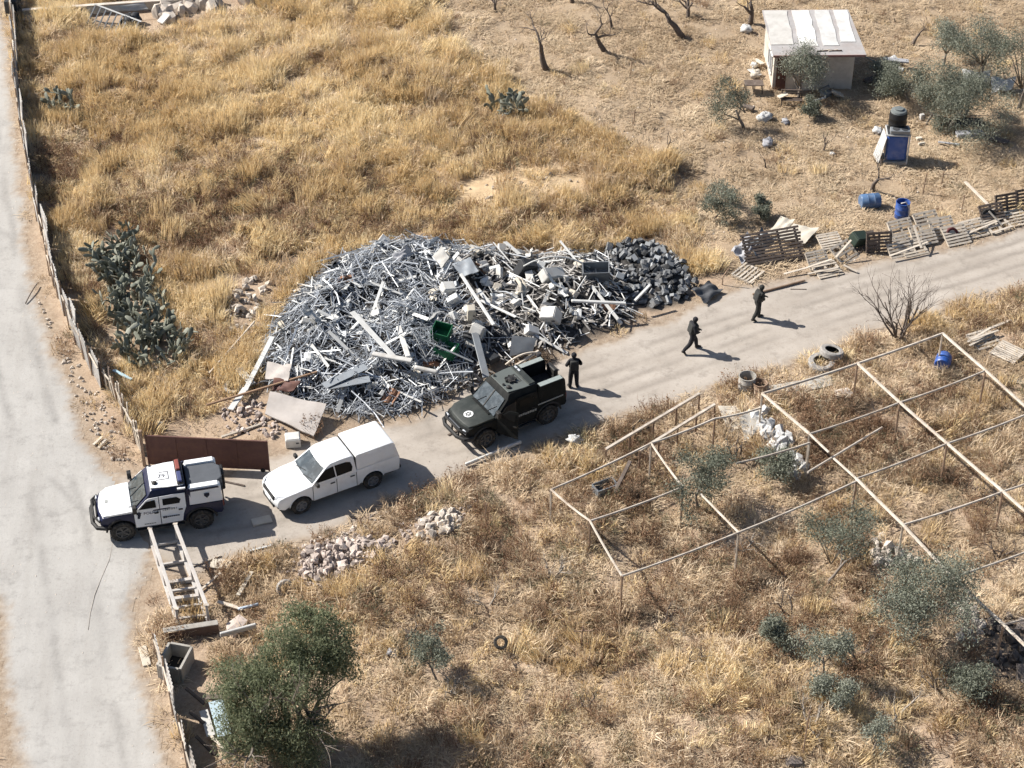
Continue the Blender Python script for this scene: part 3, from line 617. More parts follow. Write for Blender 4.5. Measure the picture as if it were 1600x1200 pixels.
p1 = person('person in dark clothing walking up the track, farthest of the three on it', (1182, 499), R(24), dict(chs=(.05, 0, 1.33), nck=(.09, 0, 1.49), hd0=(.12, 0, 1.57), hd1=(.14, 0, 1.66), hd2=(.13, 0, 1.75), shl=(.05, .19, 1.42), shr=(.05, -.19, 1.42), ell=(.10, .25, 1.16), elr=(.12, -.24, 1.16), wrl=(.32, .05, 1.14), wrr=(.26, -.08, 1.06),
            knl=(.16, .11, .50), anl=(.16, .11, .09), tol=(.32, .12, .05), knr=(-.06, -.11, .50), anr=(-.26, -.11, .16), tor=(-.14, -.12, .05)), CLOTH2, 1)
rifle('black rifle held by the person farthest up the track', p1, (.10, -.16, 1.14), (.52, .22, .98))
p2 = person('person in black striding up the track with a rifle across the chest', (1080, 549), R(22), dict(chs=(.04, 0, 1.32), nck=(.07, 0, 1.48), hd0=(.09, 0, 1.56), hd1=(.11, 0, 1.65), hd2=(.10, 0, 1.74), ell=(.04, .29, 1.17), elr=(.02, -.29, 1.16), wrl=(.30, .10, 1.08), wrr=(.24, -.12, 1.02),
            knl=(.24, .11, .53), anl=(.30, .11, .12), tol=(.46, .12, .07), knr=(-.13, -.11, .50), anr=(-.44, -.11, .22), tor=(-.36, -.12, .07)), CLOTH, 2)
rifle('black rifle held by the striding person nearer the black vehicle', p2, (.08, -.18, 1.18), (.56, .16, .92))
p3 = person('person in black standing still behind the black vehicle, elbows out', (896, 606), R(100), dict(ell=(.02, .33, 1.18), elr=(.02, -.33, 1.18), wrl=(.20, .20, 1.16), wrr=(.20, -.20, 1.16), knl=(.02, .13, .50), knr=(.02, -.13, .50), anl=(0, .15, .10), anr=(0, -.15, .10), tol=(.16, .18, .05), tor=(.16, -.18, .05)), CLOTH, 3)
c4 = G(843, 556, 1.7); px4 = to_px(c4[0], c4[1], 0)
p4 = person('person in black half hidden beyond the far side of the black vehicle', px4, R(200), dict(), CLOTH, 4)
# ================================================================== vehicles
WHITE = mat('white_paint', (.80, .81, .82), .28, var=.02, scale=2, spec=.5, coat=.5, dirt=(.45, .40, .34), dirt_amt=.22, dscale=1.6)
WHITE2 = mat('white_panel', (.78, .79, .80), .4, var=.03, scale=3, dirt=(.5, .45, .38), dirt_amt=.15)
NAVY = mat('navy_paint', (.008, .012, .042), .35, var=.1, spec=.35, dirt=(.25, .21, .18), dirt_amt=.08, dscale=3)
ARMY = mat('black_green_paint', (.010, .0115, .0115), .65, var=.12, spec=.12, dirt=(.16, .15, .14), dirt_amt=.08, dscale=2.5)
ARMYTOP = mat('dark_grey_green_paint', (.030, .035, .033), .55, var=.12, spec=.25, dirt=(.2, .2, .18), dirt_amt=.12, dscale=2.0)  # a step paler than the hull and side paint
RUBBER = mat('rubber', (.022, .021, .021), .85, var=.15, dirt=(.2, .17, .13), dirt_amt=.4, dscale=8)
RIM = mat('dark_rim', (.085, .082, .08), .5, var=.1, dirt=(.2, .17, .13), dirt_amt=.3)
RIMG = mat('grey_rim', (.20, .20, .205), .45, metal=.3, var=.1)
BLACKP = mat('black_plastic', (.02, .02, .021), .6, var=.1, dirt=(.2, .17, .13), dirt_amt=.15)
GREYT = mat('grey_tarp', (.085, .092, .105), .75, var=.12, scale=3)
GLASS = mat('dark_glass', (.008, .009, .010), .35, var=.05, spec=.12)
GLASSB = mat('windscreen_glass', (.03, .045, .055), .05, var=.3, scale=3, spec=.9, dirt=(.22, .25, .27), dirt_amt=.45, dscale=2.2)  # pale bluish patches laid over the dark glass
LAMP = mat('lamp_glass', (.55, .57, .6), .15, var=.05, spec=.7)
REDL = mat('red_lens', (.24, .075, .06), .35, var=.05)
BLUEL = mat('blue_lens', (.065, .075, .16), .35, var=.05)
INK = mat('dark_print', (.02, .022, .04), .6, var=.05)
WINK = mat('white_print', (.7, .7, .7), .6, var=.05)
GREYP = mat('grey_print', (.30, .31, .30), .6, var=.1)

def arch(cx, cz, r, x_from, x_to, n=9):
    """wheel-arch points from the rear edge to the front edge"""
    a0 = math.acos(max(-1, min(1, (x_from - cx) / r))); a1 = math.acos(max(-1, min(1, (x_to - cx) / r)))
    return [(cx + r * math.cos(a0 + (a1 - a0) * i / n), cz + r * math.sin(a0 + (a1 - a0) * i / n)) for i in range(n + 1)]
def extrude_side(profile, ys, fy=None, bevel=.04, seg=2, name='body', m=None, parent=None, smooth=40):
    """side profile [(x, z)] swept across the vehicle; fy(x, y, z) bends the result (tumblehome, rounded nose)"""
    mb = MB(); n = len(profile)
    for y in ys: mb.v += [(x, y, z) for x, z in profile]
    for j in range(len(ys) - 1):
        for i in range(n):
            a, b = j * n + i, j * n + (i + 1) % n; mb.f.append((a, b, b + n, a + n))
    mb.f.append(tuple(range(n))); mb.f.append(tuple((len(ys) - 1) * n + i for i in range(n))[::-1])
    me = mb.mesh(name, m)
    bm = bmesh.new(); bm.from_mesh(me); bmesh.ops.recalc_face_normals(bm, faces=bm.faces)
    if bevel:
        ym = max(abs(ys[0]), abs(ys[-1]))
        es = [e for e in bm.edges if len(e.link_faces) == 2 and e.calc_face_angle(0) > .5]
        bmesh.ops.bevel(bm, geom=es, offset=bevel, segments=seg, affect='EDGES', profile=.6, clamp_overlap=True)
    if fy:
        for v in bm.verts: v.co = fy(*v.co)
    bmesh.ops.triangulate(bm, faces=[f for f in bm.faces if len(f.verts) > 4])
    bm.to_mesh(me); bm.free()
    if smooth:
        me.polygons.foreach_set('use_smooth', [True] * len(me.polygons)); me.set_sharp_from_angle(angle=R(smooth))
    return link(name, me, parent)
def side_plate(name, m, parent, poly, yf, side, t=.008, lift=.003):
    """flat piece lying on the side skin: poly [(x, z)], yf(z) the skin's half width"""
    mb = MB(); P = [Vector((x, side * (yf(z) + lift), z)) for x, z in poly]
    mb.plate(P, (0, side, .0), t)
    o = mb.build(name, m, parent)
    fixn(o); return o
def fixn(o):
    bm = bmesh.new(); bm.from_mesh(o.data); bmesh.ops.recalc_face_normals(bm, faces=bm.faces); bm.to_mesh(o.data); bm.free()
ROT_Y = Matrix.Rotation(R(-90), 3, 'X')                  # lathe axis z -> y
def tyre_mesh(r, w):
    p = [(r * .60, -w * .42), (r * .72, -w * .5), (r * .90, -w * .5), (r * .98, -w * .40), (r, -w * .2), (r, w * .2), (r * .98, w * .40), (r * .90, w * .5), (r * .72, w * .5), (r * .60, w * .42)]
    mb = MB(); mb.lathe(p, 28, rot=ROT_Y, cap=False)
    for k in range(28):                                   # tread lugs
        a = 2 * math.pi * (k + .5) / 28; d = Vector((math.cos(a), 0, math.sin(a)))
        mb.box(d * (r + .002), (.022, w * .8, .05), Matrix.Rotation(-a, 3, 'Y'))
    return mb.mesh('tyre', RUBBER, 35)
def rim_mesh(r, w, m, spokes):
    mb = MB(); mb.lathe([(r * .61, -w * .40), (r * .61, w * .44), (r * .54, w * .44), (r * .50, w * .22), (r * .16, w * .20), (r * .15, w * .36), (.001, w * .38)], 24, rot=ROT_Y, cap=False)
    mb.lathe([(r * .60, -w * .38), (.001, -w * .38)], 24, rot=ROT_Y, cap=False)
    for k in range(spokes):
        a = 2 * math.pi * k / spokes; d = Vector((math.cos(a), 0, math.sin(a)))
        mb.bar(d * r * .12 + Vector((0, w * .33, 0)), d * r * .57 + Vector((0, w * .40, 0)), r * .16, w * .1, up=(0, 1, 0))
    o = mb.mesh('rim', m, 35); return o
def wheels(root, axles, half, r, w, m, spokes=5):
    tm, rm = tyre_mesh(r, w), rim_mesh(r, w, m, spokes)
    for x in axles:
        for s in (1, -1):
            h = link('wheel', tm, root, (x, s * half, r), (0, 0, 0 if s > 0 else math.pi))
            link('rim', rm, h)
def place_by_wheels(fpx, rpx, z, out):
    f, b = Vector(G(*fpx, z)), Vector(G(*rpx, z)); d = (f - b).normalized(); left = Vector((-d.y, d.x, 0))
    c = (f + b) / 2 - left * out; return Vector((c.x, c.y, 0)), math.atan2(d.y, d.x)
def text_mesh(s, size, m, name='lettering', ext=.002):
    cu = bpy.data.curves.new(name, 'FONT'); cu.body = s; cu.size = size; cu.extrude = ext; cu.align_x = 'CENTER'; cu.align_y = 'CENTER'; cu.resolution_u = 2
    o = bpy.data.objects.new(name, cu); COL.objects.link(o); bpy.context.view_layer.update()
    me = bpy.data.meshes.new_from_object(o.evaluated_get(bpy.context.evaluated_depsgraph_get())); bpy.data.objects.remove(o)
    me.materials.clear(); me.materials.append(m); return me
def star_poly(cx, cy, r, n=6, inner=.5, a0=0):
    return [(cx + math.cos(a0 + math.pi * i / n) * (r if i % 2 == 0 else r * inner), cy + math.sin(a0 + math.pi * i / n) * (r if i % 2 == 0 else r * inner)) for i in range(2 * n)]
SIDE_L = Matrix(((-1, 0, 0), (0, 0, 1), (0, 1, 0))).to_3x3()    # text lying on the left flank, reading towards the rear

# ---------------------------------------------------------------- white pickup with canopy
def pickup(loc, rz):
    t = thing('pickup_truck', 'white double cab pickup with a white canopy over its bed, parked on the track', 'pickup', loc, rz)
    FA, RA, hw = 1.60, -1.485, .905
    prof = [(-2.66, .56), (-2.60, .50)] + arch(RA, .40, .47, RA - .455, RA + .455) + [(-.9, .40), (1.05, .38)] + arch(FA, .40, .47, FA - .455, FA + .455) + \
           [(2.35, .36), (2.56, .42), (2.62, .60), (2.60, .78), (2.52, .93), (2.30, 1.02), (1.7, 1.10), (1.12, 1.16), (.2, 1.17), (-.80, 1.17), (-2.66, 1.20), (-2.69, 1.0)]
    def fy(x, y, z):
        k = max(0, (x - 1.7) / .95); y2 = y * (1 - .17 * k ** 2.2) * (1 - .05 * max(0, (z - .9)) * 2) * (1 - .06 * max(0, .62 - z) / .3)
        x2 = x - (.10 * (y / hw) ** 2 if x > 2.2 else 0)
        z2 = z + (.035 * (1 - (y / hw) ** 2) if (z > .95 and x > .9) else 0)
        return Vector((x2, y2, z2))
    extrude_side(prof, [-hw, -.6, -.25, .25, .6, hw], fy, .035, 2, 'body', WHITE, t)
    und = MB(); und.box((0, 0, .48), (4.9, 1.5, .22)); und.build('chassis', BLACKP, t)
    # cab
    yf = lambda z: .885 - max(0, z - 1.12) * .27
    cab = [(1.24, 1.08), (.62, 1.56), (.42, 1.72), (.20, 1.80), (-.35, 1.83), (-.70, 1.82), (-.79, 1.76), (-.82, 1.10)]
    extrude_side(cab, [-1, -.5, 0, .5, 1], lambda x, y, z: Vector((x - .05 * y * y * (1 if x > .3 else 0), y * yf(z), z + .02 * (1 - y * y) * (1 if z > 1.7 else 0))), .03, 2, 'cab', WHITE, t)
    ws = MB(); 
    for (x0, z0), (x1, z1) in (((1.10, 1.195), (.50, 1.655)),):
        n = Vector((z1 - z0, 0, x0 - x1)).normalized(); g = 6; rows = []
        for (x, z) in ((x0, z0), (x1, z1)):
            rows.append([Vector((x - .05 * ((k / g * 2 - 1)) ** 2, (k / g * 2 - 1) * (yf(z) - .075), z)) + n * .012 for k in range(g + 1)])
        for k in range(g): ws.quad(rows[0][k], rows[0][k + 1], rows[1][k + 1], rows[1][k])
    wso = ws.build('windscreen', GLASSB, t, smooth=True)
    for a, b in (((1.13, -.55, 1.22), (.98, .05, 1.33)), ((1.13, .1, 1.22), (.98, .62, 1.30))): wp = MB(); wp.bar(a, b, .02, .012); wp.build('wiper', BLACKP, wso)
    for s in (1, -1):
        w = side_plate('window', GLASS, t, [(.98, 1.215), (.60, 1.52), (.44, 1.63), (.10, 1.67), (.07, 1.215)], yf, s)
        w = side_plate('window', GLASS, t, [(.02, 1.215), (.05, 1.67), (-.45, 1.66), (-.62, 1.60), (-.68, 1.40), (-.62, 1.23)], yf, s)
        yb = lambda z: hw * (1 - .10 * max(0, z - .9))
        for a, b in ((1.06, .07), (.04, -.78)):
            d = side_plate('door', WHITE, t, [(a, .50), (a + .03, 1.12), (b, 1.135), (b, .46)], lambda z: yb(z) - .001, s, .007)
            for sx_ in (a + .015, b - .012): sm = MB(); sm.box((sx_, s * (yb(.85) + .004), .80), (.016, .012, .66)); sm.build('door_gap', BLACKP, d)
            hm = MB(); hm.box((b + .16, s * (yb(1.0) + .02), 1.005), (.19, .035, .045)); hm.build('door_handle', BLACKP, d, bevel=.008)
        mr = MB(); mr.box((.92, s * 1.02, 1.25), (.12, .22, .16)); mr.bar((.92, s * .86, 1.18), (.92, s * .98, 1.22), .05)
        mr.build('side_mirror', BLACKP if s > 0 else BLACKP, t, bevel=.02)
        hl = MB(); hl.plate([Vector((2.53, s * .50, .86)), Vector((2.40, s * .74, .865)), Vector((2.17, s * .82, .94)), Vector((2.20, s * .78, 1.015)), Vector((2.44, s * .55, .975))], (.45, s * .45, .5), .03)
        hl.build('headlight', LAMP, t)
        fl = MB(); fl.box((2.47, s * .66, .55), (.10, .16, .14)); fl.build('fog_lamp', BLACKP, t, bevel=.02)
        tl = MB(); tl.box((-2.66, s * .80, .98), (.07, .14, .34)); tl.build('taillight', REDL, t, bevel=.015)
        for ax in (FA, RA):
            ar = MB(); pts = [(ax + .485 * math.cos(a), s * (hw * .985 + .0), .40 + .485 * math.sin(a)) for a in [R(10 + 16 * i) for i in range(11)]]
            ar.tube(pts, .022, 5)
            ar.build('arch_trim', WHITE2, t)
    g = MB(); g.box((2.545, 0, .84), (.08, .98, .17)); g.build('grille', BLACKP, t, bevel=.02)
    g = MB(); g.box((2.57, 0, .50), (.07, 1.0, .16)); g.build('lower_grille', BLACKP, t, bevel=.02)
    g = MB(); g.box((2.615, 0, .66), (.02, .46, .11)); g.build('number_plate', WHITE2, t)
    g = MB(); g.box((-2.72, 0, .52), (.14, 1.55, .14)); g.build('rear_bumper', BLACKP, t, bevel=.02)
    # canopy
    yc = lambda z: .875 - max(0, z - 1.2) * .13
    can = [(-.845, 1.19), (-.845, 1.80), (-.88, 1.85), (-2.40, 1.87), (-2.52, 1.82), (-2.67, 1.22), (-2.665, 1.19)]
    c = extrude_side(can, [-1, -.5, 0, .5, 1], lambda x, y, z: Vector((x, y * yc(z), z + .012 * (1 - y * y))), .03, 2, 'canopy', WHITE, t)
    for s in (1, -1):
        side_plate('side_panel', WHITE2, c, [(-.98, 1.30), (-1.0, 1.70), (-2.38, 1.72), (-2.52, 1.32)], yc, s, .006)
    se = MB(); se.box((-.832, 0, 1.46), (.02, 1.58, .6)); se.build('gap_shade', BLACKP, c)  # black strip stands in for the dark gap between cab and canopy
    wheels(t, (FA, RA), .80, .385, .26, RIMG, 6)
    return t
c, rz = place_by_wheels((476, 790), (583.5, 752), .385, .93)
pickup(c, rz)

# ---------------------------------------------------------------- armoured off-road vehicles
def armoured(name, label, loc, rz, police):
    t = thing(name, label, 'armoured car', loc, rz)
    HULL, TOP, SIDE = (NAVY, WHITE, WHITE2) if police else (ARMY, ARMYTOP, ARMY)
    FA, RA, hw = 1.50, -1.50, .97
    prof = [(-2.38, .80), (-2.30, .66)] + arch(RA, .46, .56, RA - .50, RA + .50) + [(-.9, .52), (.90, .52)] + arch(FA, .46, .56, FA - .50, FA + .50) + \
           [(2.22, .62), (2.36, .70), (2.38, .98), (2.26, 1.14), (1.05, 1.26), (.4, 1.28), (-1.0, 1.28), (-2.36, 1.30)]
    def fy(x, y, z):
        k = max(0, (x - 1.3) / 1.05); return Vector((x - (.10 * (y / hw) ** 2 if x > 2 else 0), y * (1 - .16 * k ** 2) * (1 - .04 * max(0, z - 1.0) * 3), z))
    extrude_side(prof, [-hw, -.5, 0, .5, hw], fy, .04, 2, 'hull', HULL, t)
    und = MB(); und.box((0, 0, .60), (4.3, 1.5, .25)); und.build('chassis', BLACKP, t)
    # bonnet: raised centre
    hd = [(1.02, 1.22), (1.04, 1.36), (1.25, 1.36), (1.9, 1.30), (2.22, 1.22), (2.30, 1.08), (2.28, 1.0)]
    b = extrude_side(hd, [-1, -.5, 0, .5, 1], lambda x, y, z: Vector((x - .08 * y * y * (1 if x > 1.9 else 0), y * (.90 - .20 * max(0, (x - 1.5) / .8) ** 2), z - .02 * y * y)), .03, 2, 'bonnet', TOP, t)
    sc_ = MB(); sc_.bar((1.12, -.62, 1.375), (1.12, .62, 1.375), .13, .02); sc_.build('bonnet_vent', WHITE2 if police else ARMY, b, bevel=.006)
    # cab
    ZR = 2.10
    yf = lambda z: .95 - max(0, z - 1.30) * .13 - max(0, z - 1.86) * .42
    cab = [(1.10, 1.24), (.42, 1.92), (.33, 2.05), (.25, ZR), (-.95, ZR + .02), (-1.05, ZR - .03), (-1.08, 1.24)]
    extrude_side(cab, [-1, -.5, 0, .5, 1], lambda x, y, z: Vector((x - .03 * y * y * (1 if x > .2 else 0), y * yf(z), z + .015 * (1 - y * y) * (1 if z > 2 else 0))), .025, 2, 'cab', HULL, t)
    # roof skin, light above the dark rails
    rf = MB(); rf.prism([(.26, -.66), (.26, .66), (-.40, .74), (-.98, .74), (-.98, -.74), (-.40, -.74)], ZR + .018, ZR + .05)
    rf = rf.build('roof', TOP if police else mat('grey_roof_paint', (.105, .118, .112), .55, var=.1, dirt=(.06, .06, .06), dirt_amt=.3), t, bevel=.012); fixn(rf)  # on the black vehicle the roof is paler than bonnet and sides
    # windscreen
    ws = MB(); n = Vector((.70, 0, .69)).normalized()
    P = [Vector((1.02, y, 1.325)) + n * .012 for y in (-.80, .80)] + [Vector((.445, y, 1.905)) + n * .012 for y in (.72, -.72)]
    ws.plate(P, n, .01); wo_ = ws.build('windscreen', GLASSB, t); fixn(wo_)
    dv = MB(); dv.bar(Vector((1.03, 0, 1.335)) + n * .02, Vector((.44, 0, 1.93)) + n * .02, .05, .02); dv.build('pillar', BLACKP, wo_)
    for a in (-.45, .35):
        wp = MB(); wp.bar(Vector((1.03, a, 1.33)) + n * .03, Vector((.75, a + .28, 1.61)) + n * .03, .018, .014); wp.build('wiper', BLACKP, wo_)
    for s in (1, -1):
        # doors with small armoured windows
        dpoly = [(.98, .60), (1.0, 1.20), (.92, 1.36), (.50, 1.78), (.40, 1.84), (.03, 1.86), (.03, .58)]
        dpoly2 = [(0., .58), (0., 1.86), (-.55, 1.87), (-.98, 1.86), (-.98, 1.25), (-.86, .95), (-.80, .60)]
        ys = lambda z: (yf(z) if z > 1.28 else .97 * (1 - .12 * max(0, z - 1.0)))
        opened = not police
        def dr_(poly, nm, win, par_t, hx):
            d = bpy.data.objects.new('door', None)
            mb = MB(); P = [Vector((x, s * (ys(z) + .004), z)) for x, z in poly]; mb.plate(P, (0, s, 0), .022)
            dm = mb.mesh('door', SIDE); d = link('door', dm, par_t); fixn(d)
            w = MB(); w.plate([Vector((x, s * (ys(z) + .028), z)) for x, z in win], (0, s, 0), .008); w = w.build('window', GLASS, d); fixn(w)
            h = MB(); h.box((hx, s * (ys(1.15) + .045), 1.17), (.16, .03, .05)); h.build('door_handle', BLACKP, d)
            return d
        d1 = dr_(dpoly, 'front', [(.80, 1.42), (.50, 1.72), (.16, 1.75), (.14, 1.42)], t, .16)
        d2 = dr_(dpoly2, 'rear', [(-.12, 1.46), (-.12, 1.74), (-.66, 1.74), (-.80, 1.62), (-.74, 1.46)], t, -.76)
        if opened:                                        # both front doors stand open on the black vehicle
            hinge = Vector((.98, s * .96, 0)); ang = -R(58) * s
            d1.matrix_local = Matrix.Translation(hinge) @ Matrix.Rotation(ang, 4, 'Z') @ Matrix.Translation(-hinge)
            i = MB(); i.plate([Vector((x, s * .965, z)) for x, z in [(.95, .62), (.96, 1.2), (.5, 1.72), (.06, 1.8), (.06, .62)]], (0, s, 0), .004); fixn(i.build('door_opening', BLACKP, t))
            st = MB(); st.bar((.9, s * .955, .70), (.1, s * .955, .70), .05, .02); st.build('sill_plate', GREYP, d1)
            pl = MB(); pl.plate([Vector((x, s * (ys(z) - .02), z)) for x, z in [(.86, .66), (.88, 1.16), (.12, 1.16), (.12, .66)]], (0, -s, 0), .03); pl = pl.build('door_pocket', GREYT, d1); fixn(pl)
            wd = MB(); wd.bar((.86, s * (ys(1.2) - .035), 1.20), (.10, s * (ys(1.2) - .035), 1.20), .05, .05); wd.build('arm_rest', WINK, d1)
        if police and s > 0:
            m = text_mesh('POLICE', .18, INK); o = link('lettering', m, d1); o.matrix_local = Matrix.Translation((.35, ys(1.22) + .029, 1.20)) @ SIDE_L.to_4x4()
            mb = MB(); mb.prism(star_poly(0, 0, .12, 6, .55, .3), 0, .006); mb.prism([(-.07, -.24), (.02, -.24), (.07, -.06), (-.05, -.03)], 0, .006); o = mb.build('emblem', INK, d1); fixn(o); o.matrix_local = Matrix.Translation((.82, ys(1.2) + .029, 1.24)) @ SIDE_L.to_4x4()
            mb = MB()
            for k in range(5): mb.box((.62 - .09 * k, ys(.70) + .031, .70), (.07, .006, .045))
            mb.build('print', GREYP, d1)
            mb = MB()
            for k in range(7): mb.box((-.10 - .085 * k, ys(1.22) + .031, 1.24 + .002 * k), (.062 if k % 3 else .03, .006, .085))
            mb.build('print', GREYP, d2)
            mb = MB()
            for k in range(8): mb.box((-.10 - .08 * k, ys(.9) + .031, .90), (.066, .006, .09 if k < 2 else .05))
            mb.build('print', INK, d2)
        if not police:
            mb = MB()
            for k in range(11): mb.box((.30 - .115 * k, s * (hw + .030), 1.02 + .008 * (k % 3)), (.095, .006, .10))
            mb.build('print', GREYP, t)
            mb = MB(); mb.bar((-.98, s * (hw + .012), 1.20), (-2.2, s * (hw + .012), 1.22), .012, .06, up=(0, 0, 1)); mb.build('reflective_stripe', GREYP, t)
        # rear load bed: side boxes
        ZB = 1.98 if police else 1.96
        bx = [(-1.12, 1.24), (-1.12, ZB - .06), (-1.2, ZB), (-2.28, ZB), (-2.36, ZB - .08), (-2.38, 1.24)]
        o = extrude_side(bx, [s * .60, s * .95], lambda x, y, z: Vector((x, y - s * max(0, z - 1.3) * .13 * (1 if abs(y) > .8 else 0), z)), .02, 1, 'bed_side', SIDE, t)
        lid = MB(); lid.box((-1.72, s * .73, ZB + .012), (1.08, .25, .018)); lid.build('lid', WHITE if police else mat('pale_lid', (.26, .29, .28), .5), o, bevel=.004)
        if police:
            side_plate('upper_stripe', NAVY, o, [(-1.14, 1.84), (-1.14, 1.93), (-2.24, 1.94), (-2.3, 1.86)], lambda z: .885, s, .006)
            side_plate('lower_quarter', NAVY, t, [(-.98, .80), (-1.12, 1.22), (-2.34, 1.25), (-2.34, .9), (-2.0, 1.0), (-1.5, 1.06), (-1.1, .98)], lambda z: .972, s, .006)
            if s > 0:
                sh = MB(); sh.prism([(-.1, .1), (.1, .1), (.1, -.02), (0, -.14), (-.1, -.02)], 0, .006); o2 = sh.build('badge', INK, o); fixn(o2); o2.matrix_local = Matrix.Translation((-1.80, .925, 1.60)) @ SIDE_L.to_4x4()
        cp = MB(); cp.plate([Vector((-1.06, s * .86, 1.98)), Vector((-1.06, s * .93, 1.30)), Vector((-1.16, s * .93, 1.30)), Vector((-1.20, s * .885, 1.94)), Vector((-1.12, s * .87, 2.0))], (0, -s, 0), .06); fixn(cp.build('rear_pillar', NAVY if police else ARMY, t))
        # fender flares, lamps, mirrors
        for ax in (FA, RA):
            fl = MB(); pts = [(ax + .60 * math.cos(a), s * (hw - .0 - (.05 if ax > 0 else 0)), .46 + .60 * math.sin(a)) for a in [R(8 + 16.4 * i) for i in range(11)]]
            fl.tube(pts, .045, 6)
            fl.build('fender_flare', BLACKP, t, smooth=40)
        hl = MB(); hl.box((2.32, s * .66, .98), (.08, .22, .16)); hl.build('headlight', LAMP, t, bevel=.02)
        mr = MB(); mr.bar((.90, s * .84, 1.42), (.96, s * 1.02, 1.50), .10); mr.box((.96, s * 1.06, 1.55), (.16, .24, .30)); mr.build('side_mirror', BLACKP, t, bevel=.02)
        tl = MB(); tl.box((-2.40, s * .82, 1.05), (.05, .12, .28)); tl.build('taillight', REDL, t)
        st = MB(); st.bar((.95, s * 1.0, .47), (-.85, s * 1.0, .47), .12, .05); st.build('side_step', BLACKP, t, bevel=.01)
    if police:
        bed = MB(); bed.prism([(-1.12, -.59), (-1.12, .59), (-2.2, .59), (-2.48, .35), (-2.48, -.35), (-2.2, -.59)], 1.25, 1.93)
        bed = bed.build('bed_cover', GREYT, t, bevel=.05, seg=2); fixn(bed)
    else:
        bed = MB(); bed.box((-1.75, 0, 1.30), (1.2, 1.18, .06)); bed.build('bed_floor', BLACKP, t)
        bk = MB(); bk.box((-1.13, 0, 1.60), (.05, 1.18, .75)); bk.build('bulkhead', ARMY, t)
        tg = MB(); tg.box((-2.36, 0, 1.34), (.05, 1.18, .20)); tg.build('tailgate', BLACKP, t)
    rr = MB(); rr.box((-2.50, -.30, 1.36), (.20, .62, .80)); rr.build('spare_wheel_box', BLACKP, t, bevel=.04)
    rl = MB()
    for y in (.25, .62): rl.bar((-2.44, y, .75), (-2.44, y, 1.68), .03)
    for k in range(5): rl.bar((-2.44, .25, .85 + .19 * k), (-2.44, .62, .85 + .19 * k), .025)
    rl.build('ladder', BLACKP, t)
    # push bar
    pb = MB(); pb.tube([(2.05, -.93, .72), (2.42, -.80, .72), (2.56, -.45, .72), (2.56, .45, .72), (2.42, .80, .72), (2.05, .93, .72)], .085, 8)
    pb.tube([(2.30, -.80, 1.0), (2.50, -.50, 1.06), (2.50, .50, 1.06), (2.30, .80, 1.0)], .05, 7)
    for y in (-.5, 0, .5): pb.bar((2.52, y, .7), (2.49, y, 1.06), .06)
    pb.build('push_bar', BLACKP, t, smooth=40)
    g = MB(); g.box((2.38, 0, .95), (.06, .85, .22)); g.build('grille', GREYT if not police else BLACKP, t, bevel=.02)
    # roof fittings
    z = ZR + .052
    if police:
        lb = MB(); lb.box((-.88, 0, z + .03), (.24, 1.46, .05)); lb = lb.build('light_bar', BLACKP, t, bevel=.015)
        a = MB(); a.box((-.88, -.36, z + .10), (.17, .60, .10)); a.build('red_lens', REDL, lb, bevel=.025)
        a = MB(); a.box((-.88, .36, z + .10), (.17, .60, .10)); a.build('blue_lens', BLUEL, lb, bevel=.025)
        a = MB(); a.box((-.88, .82, ZR - .06), (.30, .08, .06)); a.build('lamp_bracket', WHITE2, lb)
        mk = text_mesh('79', .30, INK); o = link('lettering', mk, t); o.matrix_local = Matrix.Translation((-.22, .06, z + .003)) @ Matrix.Rotation(math.pi, 4, 'Z')
        fr = MB(); fr.bar((-.48, -.18, z), (-.48, .26, z), .03, .008); fr.bar((-.48, -.18, z), (-.16, -.18, z), .03, .008); fr.bar((-.48, .26, z), (.0, .26, z), .03, .008); fr.build('print', INK, t)
        a = MB(); a.lathe([(.10, 0), (.10, .05), (.04, .09)], 10, (.08, .42, z - .002)); a.build('roof_lamp', BLACKP, t)
        a = MB(); a.bar((.2, .30, z + .01), (.05, .36, z + .01), .03); a.build('aerial_mount', BLACKP, t); a = MB(); a.bar((.18, -.62, z + .02), (.12, -.70, z + .02), .04); a.build('aerial_mount', BLACKP, t)
        a = MB(); a.prism([(-.06, -.09), (.05, -.09), (.07, .09), (-.06, .09)], 0, .004); o = a.build('bonnet_print', GREYP, b); fixn(o); o.location = (1.95, 0, 1.298); o.rotation_euler = (0, R(6), 0)
    else:
        hb = MB()
        for k in range(7):
            a = 6.283 * k / 7; hb.bar((-.26 + .24 * math.cos(a), .04 + .24 * math.sin(a), z + .03), (-.26 + .24 * math.cos(a + 1.9), .04 + .24 * math.sin(a + 1.9), z + .07), .06, .06)
        hb.lathe([(.15, 0), (.13, .1), (.05, .12)], 12, (-.26, .04, z)); hb.build('roof_hatch_mount', BLACKP, t)
        fr = MB(); fr.bar((-.60, -.22, z), (-.60, .30, z), .03, .01); fr.bar((-.60, -.22, z), (-.3, -.22, z), .03, .01); fr.bar((-.60, .30, z), (-.3, .30, z), .03, .01); fr.build('hatch_frame', BLACKP, t)
        a = MB(); a.lathe([(.10, 0), (.09, .07), (.03, .1)], 10, (.08, .42, z - .002)); a.build('roof_lamp', BLACKP, t)
        for yy in (.16, -.55): a = MB(); a.lathe([(.05, 0), (.05, .06), (.02, .07)], 8, (.16, yy, z - .002)); a.build('aerial_mount', BLACKP, t)
        lb = MB(); lb.box((-.86, 0, z + .02), (.30, 1.40, .05)); lb = lb.build('light_bar', ARMYTOP, t, bevel=.012)
        for y in (-.52, -.30): a = MB(); a.box((-.86, y, z + .06), (.07, .16, .035)); a.build('lens', LAMP, lb)
